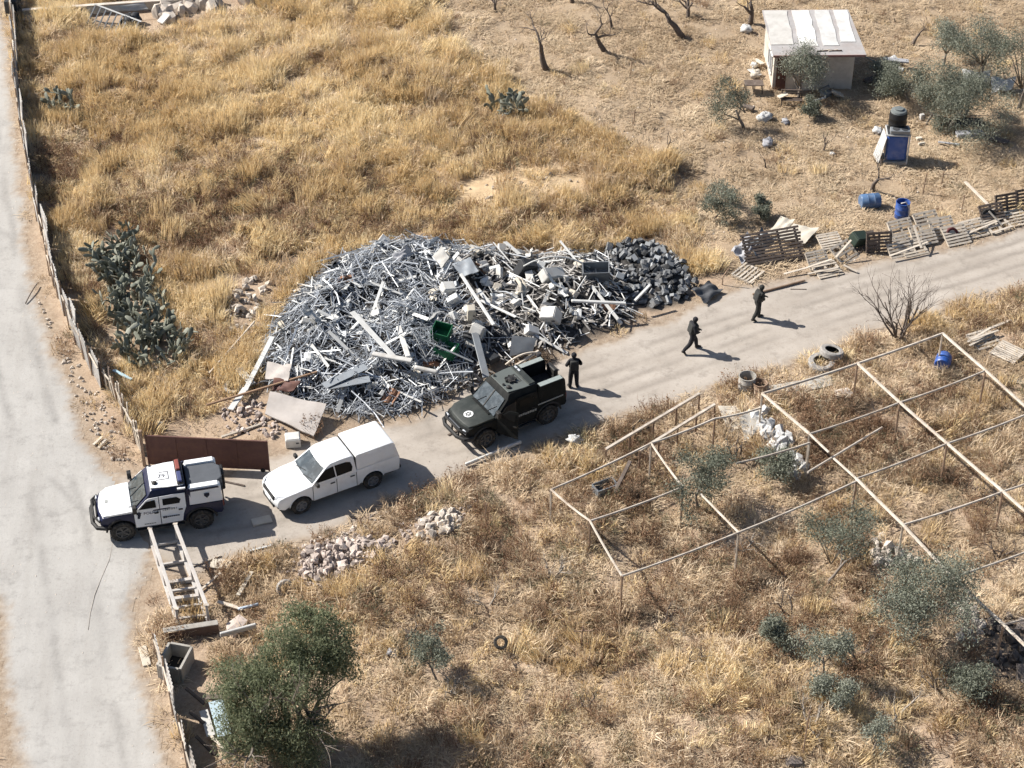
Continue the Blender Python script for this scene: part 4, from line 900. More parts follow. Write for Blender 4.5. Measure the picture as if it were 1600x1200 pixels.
        # round white emblem on the bonnet
        cm = MB(); cm.prism([(.20 * math.cos(6.283 * k / 28), .20 * math.sin(6.283 * k / 28)) for k in range(28)], 0, .005)
        e = cm.build('emblem', WINK, b); e.location = (1.80, .12, 1.322); e.rotation_euler = (0, R(5.5), 0); fixn(e)
        cm = MB(); cm.prism(star_poly(0, 0, .15, 6, .58, .2), .006, .009); x = cm.build('emblem_star', ARMYTOP, e); fixn(x)
        cm = MB(); cm.prism(star_poly(0, 0, .075, 4, .45, .4), .010, .013); x = cm.build('emblem_centre', WINK, e); fixn(x)
    wheels(t, (FA, RA), .87, .46, .28, RIM, 5)
    return t
c, rz = place_by_wheels((195, 832), (313, 813), .46, 1.0)
armoured('police_car', 'white and navy armoured police car with a light bar, parked at the junction', c, rz, True)
c, rz = place_by_wheels((760.6, 687), (857, 649), .46, 1.0)
armoured('armoured_car', 'black armoured off-road vehicle with open front doors beside the scrap heap', c, rz, False)
# ================================================================== built things: fences, gate, hut, frames
SHEET = mat('weathered_sheet_metal', (.52, .51, .49), .6, metal=.0, var=.2, scale=3, dirt=(.20, .13, .09), dirt_amt=.6, dscale=2.5, bump=.15, bscale=12, rand=.22)
RUST = mat('rust_brown_paint', (.105, .050, .042), .7, var=.18, scale=1.6, dirt=(.16, .08, .05), dirt_amt=.5, dscale=3, bump=.1, bscale=20)
STEEL = mat('pale_galvanised_pipe', (.54, .48, .41), .6, metal=.15, var=.2, scale=3, dirt=(.24, .15, .09), dirt_amt=.5, dscale=2.0, rand=.12)
RUSTP = mat('rusty_pipe', (.30, .21, .15), .75, var=.25, scale=4, dirt=(.12, .07, .045), dirt_amt=.5, rand=.15)
WOOD = mat('sunbleached_wood', (.50, .44, .37), .85, var=.2, scale=8, dirt=(.2, .15, .1), dirt_amt=.4, dscale=4, rand=.2)
DWOOD = mat('dark_weathered_wood', (.105, .080, .066), .9, var=.25, scale=8, dirt=(.22, .19, .17), dirt_amt=.4, dscale=3, rand=.25)
CONC = mat('concrete', (.36, .34, .31), .9, var=.15, scale=3, dirt=(.2, .17, .13), dirt_amt=.4, dscale=2, bump=.3, bscale=15)
PLAST = mat('pale_plaster', (.57, .515, .45), .9, var=.1, scale=2, dirt=(.28, .22, .18), dirt_amt=.45, dscale=1.3, bump=.2, bscale=18)
DARK = mat('shadowed_interior', (.03, .028, .026), .9, var=.2)
def wavy_sheet(L, H, ridges, depth, r, top_j=.05):
    """a corrugated sheet standing in the x-z plane, base at z = 0, with its own thickness"""
    n = ridges * 2; mb = MB(); t = .012; rows = []
    tilt = r.uniform(-top_j, top_j)
    for zz in (0, 1):
        for back in (0, 1):
            for i in range(n + 1):
                x = L * i / n; y = (depth if i % 2 else -depth) + (t if back else 0)
                mb.v.append((x, y, (H + tilt * (i / n - .5) * 2) * zz - .05 * (1 - zz)))
    a, b, c, d = 0, n + 1, 2 * (n + 1), 3 * (n + 1)
    for i in range(n):
        mb.f += [(a + i, a + i + 1, c + i + 1, c + i), (b + i + 1, b + i, d + i, d + i + 1), (c + i, c + i + 1, d + i + 1, d + i)]
    mb.f += [(a, c, d, b), (a + n, b + n, d + n, c + n)]
    return mb
def fence(name, label, line, H, seed, gap=.0, slat=False):
    r = random.Random(seed); t = thing(name, label, 'fence', (0, 0, 0))
    P = [Vector((*G(a, b, H)[:2], 0)) for a, b in line]
    t.location = P[0]; o0 = P[0]
    for A, B in zip(P[:-1], P[1:]):
        d = B - A; L = d.length; k = max(1, round(L / 1.25)); d.normalize(); az = math.atan2(d.y, d.x)
        for i in range(k):
            p = A + d * (L * i / k); w = L / k * (r.uniform(.9, 1.04)); z = tz(p.x, p.y)
            h = H * r.uniform(.84, 1.10)
            if slat:
                for j in range(int(w / .155)):
                    if r.random() < .22: continue
                    q = p + d * (j * .155); hh = h * r.uniform(.75, 1.12)
                    m = MB(); m.box((0, 0, hh / 2), (.135, .035, hh)); m.build('plank', WOOD if r.random() < .6 else DWOOD, t, loc=q - o0 + Vector((0, 0, z)), rot=(r.uniform(-.09, .09), r.uniform(-.04, .04), az))
            else:
                m = wavy_sheet(w, h, max(3, int(w / .19)), .020, r); me = m.mesh('sheet', SHEET)
                link('sheet', me, t, p - o0 + Vector((r.uniform(-.02, .02), r.uniform(-.02, .02), z)), (r.uniform(-.10, .10), r.uniform(-.025, .025), az + r.uniform(-.05, .05)))
            pm = MB(); pm.tube([(0, 0, -.1), (r.uniform(-.04, .04), r.uniform(-.04, .04), H * r.uniform(.95, 1.2))], .032, 6); pm.build('post', RUSTP, t, loc=p - o0 + Vector((-d.y * -.06, d.x * -.06, z)))
        rm = MB(); rm.bar(A - o0 + Vector((d.y * .05, -d.x * .05, H * .72)), B - o0 + Vector((d.y * .05, -d.x * .05, H * .72)), .05, .06); rm.build('rail', WOOD, t)
    return t
fence('corrugated_fence', 'long winding fence of pale corrugated metal sheets beside the wide road', [(12, -40), (19, 50), (22, 95), (25, 140), (32, 185), (40, 225), (46, 260), (52, 300), (67, 345), (72, 385), (85, 420), (95, 447), (112, 490), (152, 562)], 1.6, 3)
fence('plank_fence', 'short tumbledown plank fence running down to the rust brown gate', [(157, 566), (180, 594), (190, 620), (207, 652), (222, 680)], 1.25, 5, slat=True)
fence('roadside_fence', 'ragged pale sheet fence at the bottom left beside the big green tree', [(240, 987), (255, 1030), (268, 1080), (280, 1117), (290, 1160), (302, 1205), (318, 1275)], 1.25, 9)

# rust brown gate leaf
gl, gr = Vector(G(233, 724, .14)), Vector(G(420.7, 733.5, .14)); d = (gr - gl); L = d.length; az = math.atan2(d.y, d.x)
t = thing('metal_gate', 'long rust brown sheet metal gate leaf standing open behind the police car', 'gate', (gl.x, gl.y, 0), az)
for k in range(4):
    m = MB(); m.box((L * (k + .5) / 4, 0, .85), (L / 4 - .012, .03, 1.36)); m.build('panel', RUST, t, bevel=.006)
for nm, a, b in (('top_rail', (0, 0, 1.56), (L, 0, 1.56)), ('bottom_rail', (0, 0, .15), (L, 0, .15)), ('end_post', (.0, 0, .02), (.0, 0, 1.60)), ('end_post', (L, 0, .06), (L, 0, 1.60))):
    m = MB(); m.bar(a, b, .07, .06); m.build(nm, RUST, t, bevel=.008)
for k in (1, 2, 3):
    m = MB(); m.bar((L * k / 4, .04, .2), (L * k / 4, .04, 1.54), .04, .04); m.build('brace', RUST, t)
m = MB(); m.lathe([(.10, 0), (.10, .04)], 12, (L - .25, 0, .10), Matrix.Rotation(R(90), 3, 'X')); m.build('roller', BLACKP, t)
gp = thing('gate_post', 'rusty square gate post where the plank fence meets the brown gate', 'post', G(226, 727, 0)); m = MB(); m.bar((0, 0, -.1), (0, 0, 1.75), .11); m.build('shaft', RUSTP, gp); m = MB(); m.box((0, 0, 1.77), (.14, .14, .03)); m.build('cap', RUSTP, gp)

# lying box frame of pale steel tubes
def frame_box():
    a0, a1 = Vector(G(234.5, 827, .87)), Vector(G(275.6, 953, .87)); b0, b1 = Vector(G(274, 820, .87)), Vector(G(323, 947, .87))
    TR = mat('grey_frame_paint', (.47, .445, .42), .7, var=.15, dirt=(.25, .17, .12), dirt_amt=.4, dscale=3)
    t = thing('steel_trestle', 'pale steel box frame like a lying ladder beside the police car', 'frame', (a0.x, a0.y, 0)); o = Vector((a0.x, a0.y, 0))
    def part(nm, p, q, w=.075):
        m = MB(); m.bar(p - o, q - o, w); return m.build(nm, TR, t, bevel=.008)
    dn = Vector((0, 0, -.82))
    part('top_rail', a0, a1, .13); part('top_rail', b0, b1, .13); part('bottom_rail', a0 + dn, a1 + dn, .14); part('bottom_rail', b0 + dn, b1 + dn, .14)
    for f in (0, .27, .52, .76, 1):
        for p, q in ((a0, a1), (b0, b1)):
            x = p.lerp(q, f); part('upright', x, x + dn, .085)
    for f in (.02, .27, .50, .60, .70, .80, .93):
        part('rung', a0.lerp(a1, f) + dn + Vector((0, 0, .06)), b0.lerp(b1, f) + dn + Vector((0, 0, .06)), .10 if f not in (.5, .7) else .16)
    for p in (a0, b0, a1, b1):
        m = MB(); m.box(p - o + Vector((0, 0, .06)), (.17, .12, .03)); m.build('end_plate', STEEL, t)
frame_box()

# low brown wall, trough, board beyond the frame
t = thing('low_wall', 'low brown block wall behind the grey trough', 'wall', at(257, 1000))
p, q = at(257, 1000), at(342, 987)
m = MB(); m.bar(Vector((0, 0, .20)), q - p + Vector((0, 0, .20)), .2, .5); m.build('block_course', mat('brown_blockwork', (.16, .11, .085), .9, var=.2, bump=.4, bscale=8), t)
m = MB(); m.bar(Vector((0, 0, .47)), q - p + Vector((0, 0, .47)), .24, .04); m.build('coping', CONC, t)
def trough(px, w, l, h, az, label, m1):
    t = thing('stone_trough', label, 'trough', at(*px), az)
    for x, y, a, b in ((-w / 2, 0, .1, l), (w / 2, 0, .1, l), (0, -l / 2, w - .1, .1), (0, l / 2, w - .1, .1)):
        m = MB(); m.box((x, y, h / 2), (a, b, h)); m.build('side', m1, t, bevel=.01)
    m = MB(); m.box((0, 0, .05), (w - .1, l - .1, .08)); m.build('base', DARK, t)
trough((276, 1046), .85, 1.15, .70, R(-14), 'grey open concrete trough behind the board fence', CONC)

# ---------------------------------------------------------------- hut
def hut():
    fl, fr = Vector(G(1206, 139)), Vector(G(1330, 138)); d = (fr - fl).normalized(); nrm = Vector((-d.y, d.x, 0)); W = (fr - fl).length; D = 3.9
    t = thing('hut', 'small pale plastered hut with a patched white sheet roof', 'hut', (fl.x, fl.y, 0), math.atan2(d.y, d.x)); H0, H1 = 2.0, 2.25
    z0 = -.2
    def wall(nm, x0, y0, x1, y1, h0, h1):
        m = MB(); a, b = Vector((x0, y0, 0)), Vector((x1, y1, 0)); e = (b - a).normalized(); n = Vector((-e.y, e.x, 0)) * .15
        P = [a, b, b + n, a + n]; hs = (h0, h1, h1, h0)
        m.add([p + Vector((0, 0, z0)) for p in P] + [p + Vector((0, 0, h)) for p, h in zip(P, hs)], [(3, 2, 1, 0), (4, 5, 6, 7), (0, 1, 5, 4), (1, 2, 6, 5), (2, 3, 7, 6), (3, 0, 4, 7)])
        return m.build(nm, PLAST, t)
    wf = wall('front_wall', 0, 0, W, 0, H0, H0); wall('back_wall', W, D, 0, D, H1, H1)
    wl = wall('side_wall', 0, D, 0, .15, H1 - .003, H0 + .01); wall('side_wall', W - .0, .15, W, D, H0 + .01, H1 - .003)
    # front window and brown door
    m = MB(); m.box((W * .50, -.012, 1.15), (.62, .03, .72)); w = m.build('window', mat('hut_window', (.05, .065, .07), .2, spec=.6), t)
    for (x, z, a, b) in ((W * .5, 1.54, .74, .06), (W * .5, .76, .74, .06), (W * .5 - .34, 1.15, .06, .78), (W * .5 + .34, 1.15, .06, .78)):
        m = MB(); m.box((x, -.02, z), (a, .05, b)); m.build('frame', PLAST, w)
    m = MB(); m.box((W * .10, -.03, .90), (.50, .06, 1.80)); dd = m.build('door', RUST, t)
    m = MB(); m.box((W * .10 + .17, -.08, .95), (.03, .05, .12)); m.build('door_handle', STEEL, dd)
    # side windows, white frames
    for y in (.75, 1.5):
        m = MB(); m.box((-.02, y, 1.10), (.04, .50, 1.0)); w = m.build('window', GLASS, t)
        for (yy, z, a, b) in ((y, 1.62, .62, .07), (y, .58, .62, .07), (y - .28, 1.1, .06, 1.1), (y + .28, 1.1, .06, 1.1), (y, 1.1, .05, 1.0)):
            m = MB(); m.box((-.045, yy, z), (.05, a, b)); m.build('frame', WHITE2, w)
    # roof slab and four laid sheets with gaps
    ov = .28
    def zr(y): return H0 + .03 + (H1 - H0) * (y / D)
    m = MB(); m.add([(-.12, -ov, zr(-ov)), (W + ov + .25, -ov, zr(-ov)), (W + .22, D + ov, zr(D + ov)), (-.2, D + ov, zr(D + ov))] + [(-.12, -ov, zr(-ov) + .09), (W + ov + .25, -ov, zr(-ov) + .09), (W + .22, D + ov, zr(D + ov) + .09), (-.2, D + ov, zr(D + ov) + .09)],
                    [(3, 2, 1, 0), (4, 5, 6, 7), (0, 1, 5, 4), (1, 2, 6, 5), (2, 3, 7, 6), (3, 0, 4, 7)])
    rf = m.build('roof', mat('grey_roof_felt', (.36, .345, .34), .8, var=.15, scale=1.5, dirt=(.30, .24, .22), dirt_amt=.5, dscale=1.1), t)
    r = random.Random(4)
    cols = [(.52, .50, .47), (.66, .65, .62), (.55, .545, .53), (.58, .575, .56)]
    for k, (x0, x1, y0) in enumerate(((-.1, 1.10, .72), (1.36, 2.32, .58), (2.58, 3.40, .60), (3.62, 4.35, .95))):
        x0, x1 = x0 * W / 4.2, x1 * W / 4.2
        n = 7; L_, R_ = [], []
        for i in range(n + 1):
            y = y0 + (D + ov - .08 - y0) * i / n; L_.append((x0 + r.uniform(-.05, .05), y)); R_.append((x1 + r.uniform(-.05, .05), y))
        m = MB(); ring = L_ + R_[::-1]; nn = len(ring)
        m.add([(x, y, zr(y) + .094) for x, y in ring] + [(x, y, zr(y) + .118) for x, y in ring], [tuple(range(nn)), tuple(range(nn, 2 * nn))[::-1]] + [(i, (i + 1) % nn, nn + (i + 1) % nn, nn + i) for i in range(nn)])
        o = m.build('roof_sheet', mat('roof_sheet_%d' % k, cols[k], .7, var=.08, scale=2, dirt=(.28, .25, .22), dirt_amt=.35, dscale=1.8), rf); fixn(o)
    m = MB(); m.bar((-.1, -ov - .02, zr(-ov) + .04), (W + ov + .2, -ov - .02, zr(-ov) + .04), .04, .12); m.build('fascia', mat('reddish_fascia', (.28, .16, .14), .8), rf)
    for k in range(5):
        m = MB(); m.bar((W * .52 + k * .2, .05 + .04 * (k % 3), zr(.1) + .11), (W * .52 + k * .2 + .5, .1 + .09 * (k % 2), zr(.15) + .125), .06, .04); m.build('loose_batten', WOOD if k % 2 else DWOOD, rf)
    return t
hut()

# ---------------------------------------------------------------- pipe frame of an abandoned greenhouse
def pipe_frame():
    Hh = 1.85
    nodes = dict(a0=(861, 765), a1=(1017.5, 692.5), a2=(1117, 654), a3=(1190, 637), b0=(922, 814), b1=(1067, 761), b2=(1150, 724), b3=(1265, 692), c0=(972, 900), c1=(1154, 832), c2=(1338, 752),
                 n00=(1191, 615), n01=(1340, 568), n02=(1473, 521), n10=(1265, 678), n11=(1406, 629), n12=(1540, 579), n20=(1338, 748), n21=(1480, 693), n22=(1612, 644), n30=(1411, 820), n31=(1567, 768), n32=(1690, 722),
                 n40=(1488, 902), n41=(1640, 848), n50=(1568, 976), n51=(1650, 950), n60=(1640, 1045), n33=(1640, 832), n23=(1700, 708))
    W = {k: Vector(G(*v, Hh)) for k, v in nodes.items()}
    o = Vector((W['c1'].x, W['c1'].y, 0)); t = thing('pipe_frame', 'open grid of pale rusty pipes on posts over the lower right plot', 'frame', o)
    r = random.Random(6)
    def rail(a, b, w, m, sag=.04, nm='rail'):
        p, q = (W[a] if isinstance(a, str) else a), (W[b] if isinstance(b, str) else b); pts = []
        for i in range(6):
            f = i / 5; x = p.lerp(q, f); pts.append(x - o + Vector((0, 0, -sag * 4 * f * (1 - f))))
        mb = MB(); mb.tube(pts, w, 6); mb.build(nm, m, t, smooth=40)
    for a, b in (('n01', 'n11'), ('n11', 'n21'), ('n21', 'n31'), ('n31', 'n33'), ('n02', 'n12'), ('n12', 'n22'), ('n00', 'n10'), ('n20', 'n30'), ('n30', 'n40'), ('n40', 'n50'), ('n50', 'n60')): rail(a, b, .066, STEEL, .012)
    rail('n10', W['n10'].lerp(W['n20'], .42), .052, STEEL, .01); rail(W['n10'].lerp(W['n20'], .53) - Vector((0, 0, .06)), 'n20', .052, STEEL, .0)
    for a, b in (('n00', 'n01'), ('n01', 'n02')): rail(a, b, .056, STEEL, .03)
    for a, b in (('n10', 'n11'), ('n11', 'n12'), ('n20', 'n21'), ('n21', 'n22'), ('n30', 'n31'), ('n31', 'n32'), ('n40', 'n41'), ('n50', 'n51'), ('a0', 'a1'), ('a1', 'a2'), ('a2', 'a3'), ('b0', 'b1'), ('b2', 'b3'), ('c0', 'c1'), ('c1', 'c2'), ('a0', 'b0'), ('b0', 'c0'), ('a1', 'b1')): rail(a, b, .045, STEEL, .06)
    rail(Vector(G(1095, 772, Hh)), 'c1', .045, STEEL, .0)
    pr = Vector(G(1262, 738, Hh + .05)), Vector(G(1378, 668, .9)); rail(pr[0], pr[1], .05, STEEL, 0, 'fallen_rail')
    for k, p in W.items():
        if k in ('a3', 'b2', 'n51'): continue
        z = tz(p.x, p.y); mb = MB(); mb.tube([Vector((p.x, p.y, z - .2)) - o, Vector((p.x, p.y, Hh)) - o], .045, 6); mb.build('post', RUSTP if r.random() < .6 else STEEL, t, smooth=40)
pipe_frame()
def railing(px0, px1, Hh, n, label):
    p, q = Vector(G(*px0, Hh)), Vector(G(*px1, Hh)); o = Vector((p.x, p.y, 0)); t = thing('metal_railing', label, 'railing', o)
    m = MB(); m.bar(p - o, q - o, .11, .09); m.build('top_rail', STEEL, t)
    for i in range(n):
        x = p.lerp(q, i / (n - 1)); m = MB(); m.bar(Vector((x.x, x.y, tz(x.x, x.y) - .1)) - o, x - o, .075); m.build('post', RUSTP, t)
railing((947, 702), (1093, 615), .95, 5, 'rusty metal railing on the bank nearest the track')
railing((1000, 704), (1117, 632), 1.0, 5, 'rusty metal railing just below the one nearest the track')

# wall at the far left corner
t = thing('boundary_wall', 'low concrete boundary wall across the top left corner', 'wall', G(35, 30))
p, q = Vector(G(35, 16, .55)), Vector(G(345, -6, .55)); o = Vector(t.location)
m = MB(); m.bar(p - o - Vector((0, 0, .3)), q - o - Vector((0, 0, .3)), .18, .6); m.build('block_course', CONC, t); m = MB(); m.bar(p - o + Vector((0, 0, .02)), q - o + Vector((0, 0, .02)), .24, .05); m.build('coping', PLAST, t)
# ================================================================== trees, cacti, shrubs
BARK = mat('grey_bark', (.20, .17, .145), .95, var=.3, scale=6, bump=.4, bscale=20)
DBARK = mat('dark_bark', (.125, .10, .085), .95, var=.3, scale=6, bump=.4, bscale=20)
PALEB = mat('bleached_branch', (.32, .28, .24), .9, var=.25, scale=6)
OLIVE = leafmat('olive_leaves', [(.095, .105, .078), (.165, .178, .135), (.24, .252, .20), (.33, .34, .28)], .2)
GREEN = leafmat('green_leaves', [(.12, .14, .08), (.20, .225, .135), (.28, .30, .19), (.36, .37, .25)], .42)
PAD = leafmat('cactus_pad_skin', [(.075, .082, .060), (.14, .148, .115), (.23, .235, .19), (.48, .47, .41)], 0)
DTWIG = leafmat('dry_twigs', [(.12, .085, .06), (.22, .16, .11), (.34, .26, .18)], .1)
def grow_branch(mb, p, d, L, r, depth, tips, g, spread=.6, up=.15, n=4, kids=(2, 3)):
    pts, rad = [p.copy()], [r]; q = p.copy(); dd = d.normalized()
    for i in range(n):
        dd = (dd + Vector((g.gauss(0, .16), g.gauss(0, .16), g.gauss(0, .10) + up * .3))).normalized(); q = q + dd * (L / n); pts.append(q.copy()); rad.append(r * (1 - .45 * (i + 1) / n))
    mb.tube(pts, rad, 6 if r > .04 else 4)
    if depth == 0: tips.append((q.copy(), dd.copy())); return
    if depth <= 1: tips.append((pts[len(pts) // 2].copy(), dd.copy()))
    k = g.randint(*kids)
    for i in range(k):
        a = 6.283 * (i + g.random() * .6) / k; s = dd.orthogonal().normalized(); s.rotate(Matrix.Rotation(a, 3, dd))
        nd = (dd + s * spread * g.uniform(.7, 1.4) + Vector((0, 0, up))).normalized(); j = g.randint(max(1, n - 2), n)
        grow_branch(mb, pts[j], nd, L * g.uniform(.55, .85), rad[j] * g.uniform(.6, .8), depth - 1, tips, g, spread, up, n, kids)
def leaf_mesh(tips, per, spread, ll, lw, g, droop=0.0, squash=1.0):
    N = len(tips) * per; rs = np.random.RandomState(g.randint(0, 10 ** 6))
    C = np.repeat(np.array([t[0][:] for t in tips]), per, 0) + rs.normal(0, 1, (N, 3)) * np.array([spread, spread, spread * squash])
    D = rs.normal(0, 1, (N, 3)); D[:, 2] -= droop; D /= np.linalg.norm(D, axis=1, keepdims=True)
    S = np.cross(D, rs.normal(0, 1, (N, 3))); S /= np.linalg.norm(S, axis=1, keepdims=True)
    l = ll * rs.uniform(.6, 1.3, (N, 1)); w = lw * rs.uniform(.7, 1.3, (N, 1))
    V = np.stack([C - D * l / 2, C + S * w / 2, C + D * l / 2, C - S * w / 2], 1).reshape(-1, 3)
    return np_mesh('leaves', V, np.arange(N * 4).reshape(-1, 4))
def tree(name, label, px, H, seed, kind='olive', trunk=.12, lean=(0, 0), depth=3, per=70, spread=.28, ll=.10, lw=.034, group=None, stems=1, first=.42, sp=.6, leafm=None, droop=0, squash=.8, bark=None, up=.15, kids=(2, 3), clumps=0):
    g = random.Random(seed); p = at(*px); t = thing(name, label, 'tree' if kind != 'bush' else 'bush', p, 0, group); mb = MB(); tips = []
    for s in range(stems):
        a = 6.283 * s / stems + g.random(); d = Vector((lean[0], lean[1], 1)) + Vector((math.cos(a), math.sin(a), 0)) * (0 if stems == 1 else .55)
        grow_branch(mb, Vector((0, 0, -.1)) + Vector((math.cos(a), math.sin(a), 0)) * (.05 if stems > 1 else 0), d, H * first, trunk, depth, tips, g, sp, up, 4, kids)
    for _ in range(clumps):                               # fuller heads: leafy clumps around the top
        a, q = g.uniform(0, 6.283), H * .30 * math.sqrt(g.random()); c = Vector((lean[0] * H * .5 + q * math.cos(a), q * math.sin(a), H * g.uniform(.42, .80))); rr = H * g.uniform(.09, .15)
        for _k in range(9): v = Vector((g.gauss(0, 1), g.gauss(0, 1), g.gauss(0, 1))).normalized() * rr * g.random() ** .4; tips.append((c + v, v))
        mb.tube([Vector((0, 0, H * .25)), Vector((c.x * .5, c.y * .5, (H * .25 + c.z) / 2 + .05)), c], [trunk * .35, trunk * .25, trunk * .12], 4)
    mb.build('trunk', bark or (BARK if kind != 'bare' else DBARK), t, smooth=True)
    if kind != 'bare':
        me = leaf_mesh(tips, per, spread, ll, lw, g, droop, squash); me.materials.append(leafm or OLIVE); link('crown', me, t)
    return t
# bare or pruned olive trees at the top
BG = 'pruned bare olive trees on the upper plot'
for i, (px, H, lean, lab) in enumerate([
    ((856, 110), 2.9, (-.5, .1), 'bare forked tree nearest the green cactus on the upper plot'),
    ((946, 80), 2.6, (-.6, .1), 'bare tree with a thick leaning trunk, second from the green cactus'),
    ((1068, 58), 3.2, (-.45, 0), 'bare tree with several twisting limbs left of the white bag by the hut'),
    ((1172, 38), 2.6, (.0, 0), 'bare tree standing right behind the white bag by the hut'),
    ((895, 4), 2.2, (.1, 0), 'bare tree trunk at the top edge above the mown slope'),
    ((775, 18), 1.5, (.0, 0), 'small bare sapling at the top edge beside the tall grass'),
    ((956, 45), 1.6, (.05, 0), 'thin bare sapling just behind the leaning bare tree'),
    ((1075, 28), 2.0, (.1, 0), 'bare tree at the top edge behind the twisting one'),
    ((1362, 298), 1.9, (.0, 0), 'bare forked sapling above the lying blue barrel'),
    ((1196, 262), 1.1, (-.15, 0), 'short dead stem beside the grey sacks below the hut'),
    ((1286, 238), 1.2, (.0, 0), 'thin dead sapling between the hut and the water tank'),
    ((1040, 235), 1.1, (.25, 0), 'dead stump with one crooked branch on the mown slope'),
    ((806, 1050), 1.3, (.0, 0), 'stump with two stub branches beside the upturned bucket'),
    ((1425, 70), 2.2, (.3, .1), 'bare tree with sprawling limbs right of the hut roof')]):
    H *= 2.1 if i < 9 else 1.4
    tree('bare_tree', lab, px, H, 300 + i, 'bare', trunk=.031 * H, lean=lean, depth=4 if H > 1.8 else 3, group=BG if i < 8 else None, sp=.95, up=.12, first=.26 if H > 1.8 else .42, kids=(2, 2) if H < 1.5 else (2, 3))
tree('dead_shrub', 'big leafless dead shrub at the edge of the track', (1402, 530), 3.7, 340, 'bare', trunk=.05, depth=3, stems=9, first=.5, sp=.6, bark=DBARK, up=.22)
# olives in leaf
for i, (px, H, tr, per, spr, lab) in enumerate([
    ((1247, 158), 3.0, .10, 70, .32, 'leafy olive tree hiding part of the hut front'),
    ((1163, 200), 3.2, .10, 60, .26, 'leaning olive tree left of the hut'),
    ((1480, 205), 3.0, .11, 120, .40, 'broad grey green olive tree right of the black water tank'),
    ((1420, 160), 2.3, .08, 80, .32, 'grey green olive tree directly right of the hut shadow'),
    ((1530, 130), 3.2, .11, 90, .36, 'tall olive tree in front of the crumpled white sheet'),
    ((1590, 170), 3.6, .11, 90, .36, 'olive tree at the right edge of the picture by the hut plot'),
    ((1475, 105), 2.4, .08, 60, .28, 'small olive tree at the top right, leftmost of three beyond the sheet'),
    ((1128, 336), 2.2, .05, 40, .20, 'thin stemmed young olive above the heap of tarpaulin'),
    ((1190, 345), 1.2, .04, 60, .15, 'small round olive sapling beside the pale slabs'),
    ((1090, 795), 3.0, .08, 75, .28, 'olive tree growing through the pipe frame below the railings'),
    ((1294, 915), 3.6, .07, 60, .26, 'slender tall olive tree in the middle of the lower right plot'),
    ((1425, 1000), 3.2, .09, 130, .36, 'large grey green olive tree in front of the pale rubble'),
    ((1286, 1055), 2.4, .06, 55, .22, 'thin olive sapling left of the large olive'),
    ((1300, 1110), 1.7, .06, 70, .22, 'low olive bush below the thin sapling'),
    ((684, 1065), 2.4, .05, 40, .18, 'small lone olive beside the shadow of the big green tree'),
    ((1362, 1180), 1.9, .06, 25, .18, 'nearly bare olive at the bottom edge below the large one'),
    ((1215, 1010), 1.4, .05, 60, .22, 'dark low olive regrowth around a dead stump'),
    ((1205, 748), 1.5, .05, 60, .26, 'dark grey bush beside the row of white rubble'),
    ((1265, 185), 1.1, .04, 50, .2, 'low dusty bush in front of the hut door'),
    ((1448, 195), 2.6, .08, 90, .34, 'olive tree between the black tank and the broad olive'), ((1506, 185), 3.0, .09, 90, .36, 'olive tree just left of the crumpled white sheet'), ((1385, 130), 1.6, .06, 70, .3, 'low olive growing in the hut shadow'), ((1112, 345), 1.6, .04, 30, .18, 'spindly olive at the far end of the pallet row'),
    ((1520, 1090), 1.5, .06, 60, .3, 'dark bush at the lower right corner beside the pile of dark rocks')]):
    big = {0: 1.2, 2: 1.5, 4: 1.3, 5: 1.3, 11: 1.45, 9: 1.2, 3: 1.4, 10: 1.2, 6: 1.3}.get(i, 1.1)
    tree('olive_tree', lab, px, H * big, 400 + i, trunk=tr, lean=(random.Random(i).uniform(-.15, .15), 0), depth=4, first=.34, sp=.85, per=int(per * (1.0 if big < 1.2 else .95)), spread=spr * .55 * big, ll=.105, lw=.036, kids=(2, 3), up=.08, clumps=int({0: 7, 2: 9, 3: 6, 4: 8, 5: 8, 6: 7, 9: 7, 10: 5, 11: 11}.get(i, 3)))
# the big green tree at the bottom left
g = random.Random(77); p = at(455, 1165); t = thing('pepper_tree', 'big dense green tree at the bottom left', 'tree', p); mb = MB(); tips = []
for s in range(4): 
    a = 6.283 * s / 4 + .4; grow_branch(mb, Vector((0, 0, -.1)), Vector((math.cos(a) * .55 + .05, math.sin(a) * .55, 1)), 2.1, .16, 3, tips, g, .6, .18, 4, (3, 3))
mb.build('trunk', BARK, t, smooth=True)
cl = [(Vector((x, y, z)), Vector((0, 0, 1))) for x, y, z in []]
for (cx, cy, cz, rx, ry, rz_, n) in ((.75, 1.1, 4.1, 1.4, 1.2, .9, 75), (.1, .2, 3.0, 1.6, 1.4, 1.0, 95), (-1.6, .3, 2.5, 1.0, 1.0, 1.0, 55), (-1.2, -.7, 1.5, 1.3, .9, 1.2, 75), (.5, -.9, 1.3, 1.2, .9, 1.0, 50), (1.7, 1.2, 3.1, .8, .9, .8, 42)):
    for _ in range(n):
        v = Vector((g.gauss(0, 1), g.gauss(0, 1), g.gauss(0, 1))).normalized() * (g.random() ** .35); cl.append((Vector((cx + v.x * rx, cy + v.y * ry, cz + v.z * rz_)), v))
me = leaf_mesh([x for x in cl], 115, .17, .135, .038, g, .8, 1.1); me.materials.append(GREEN); link('crown', me, t)
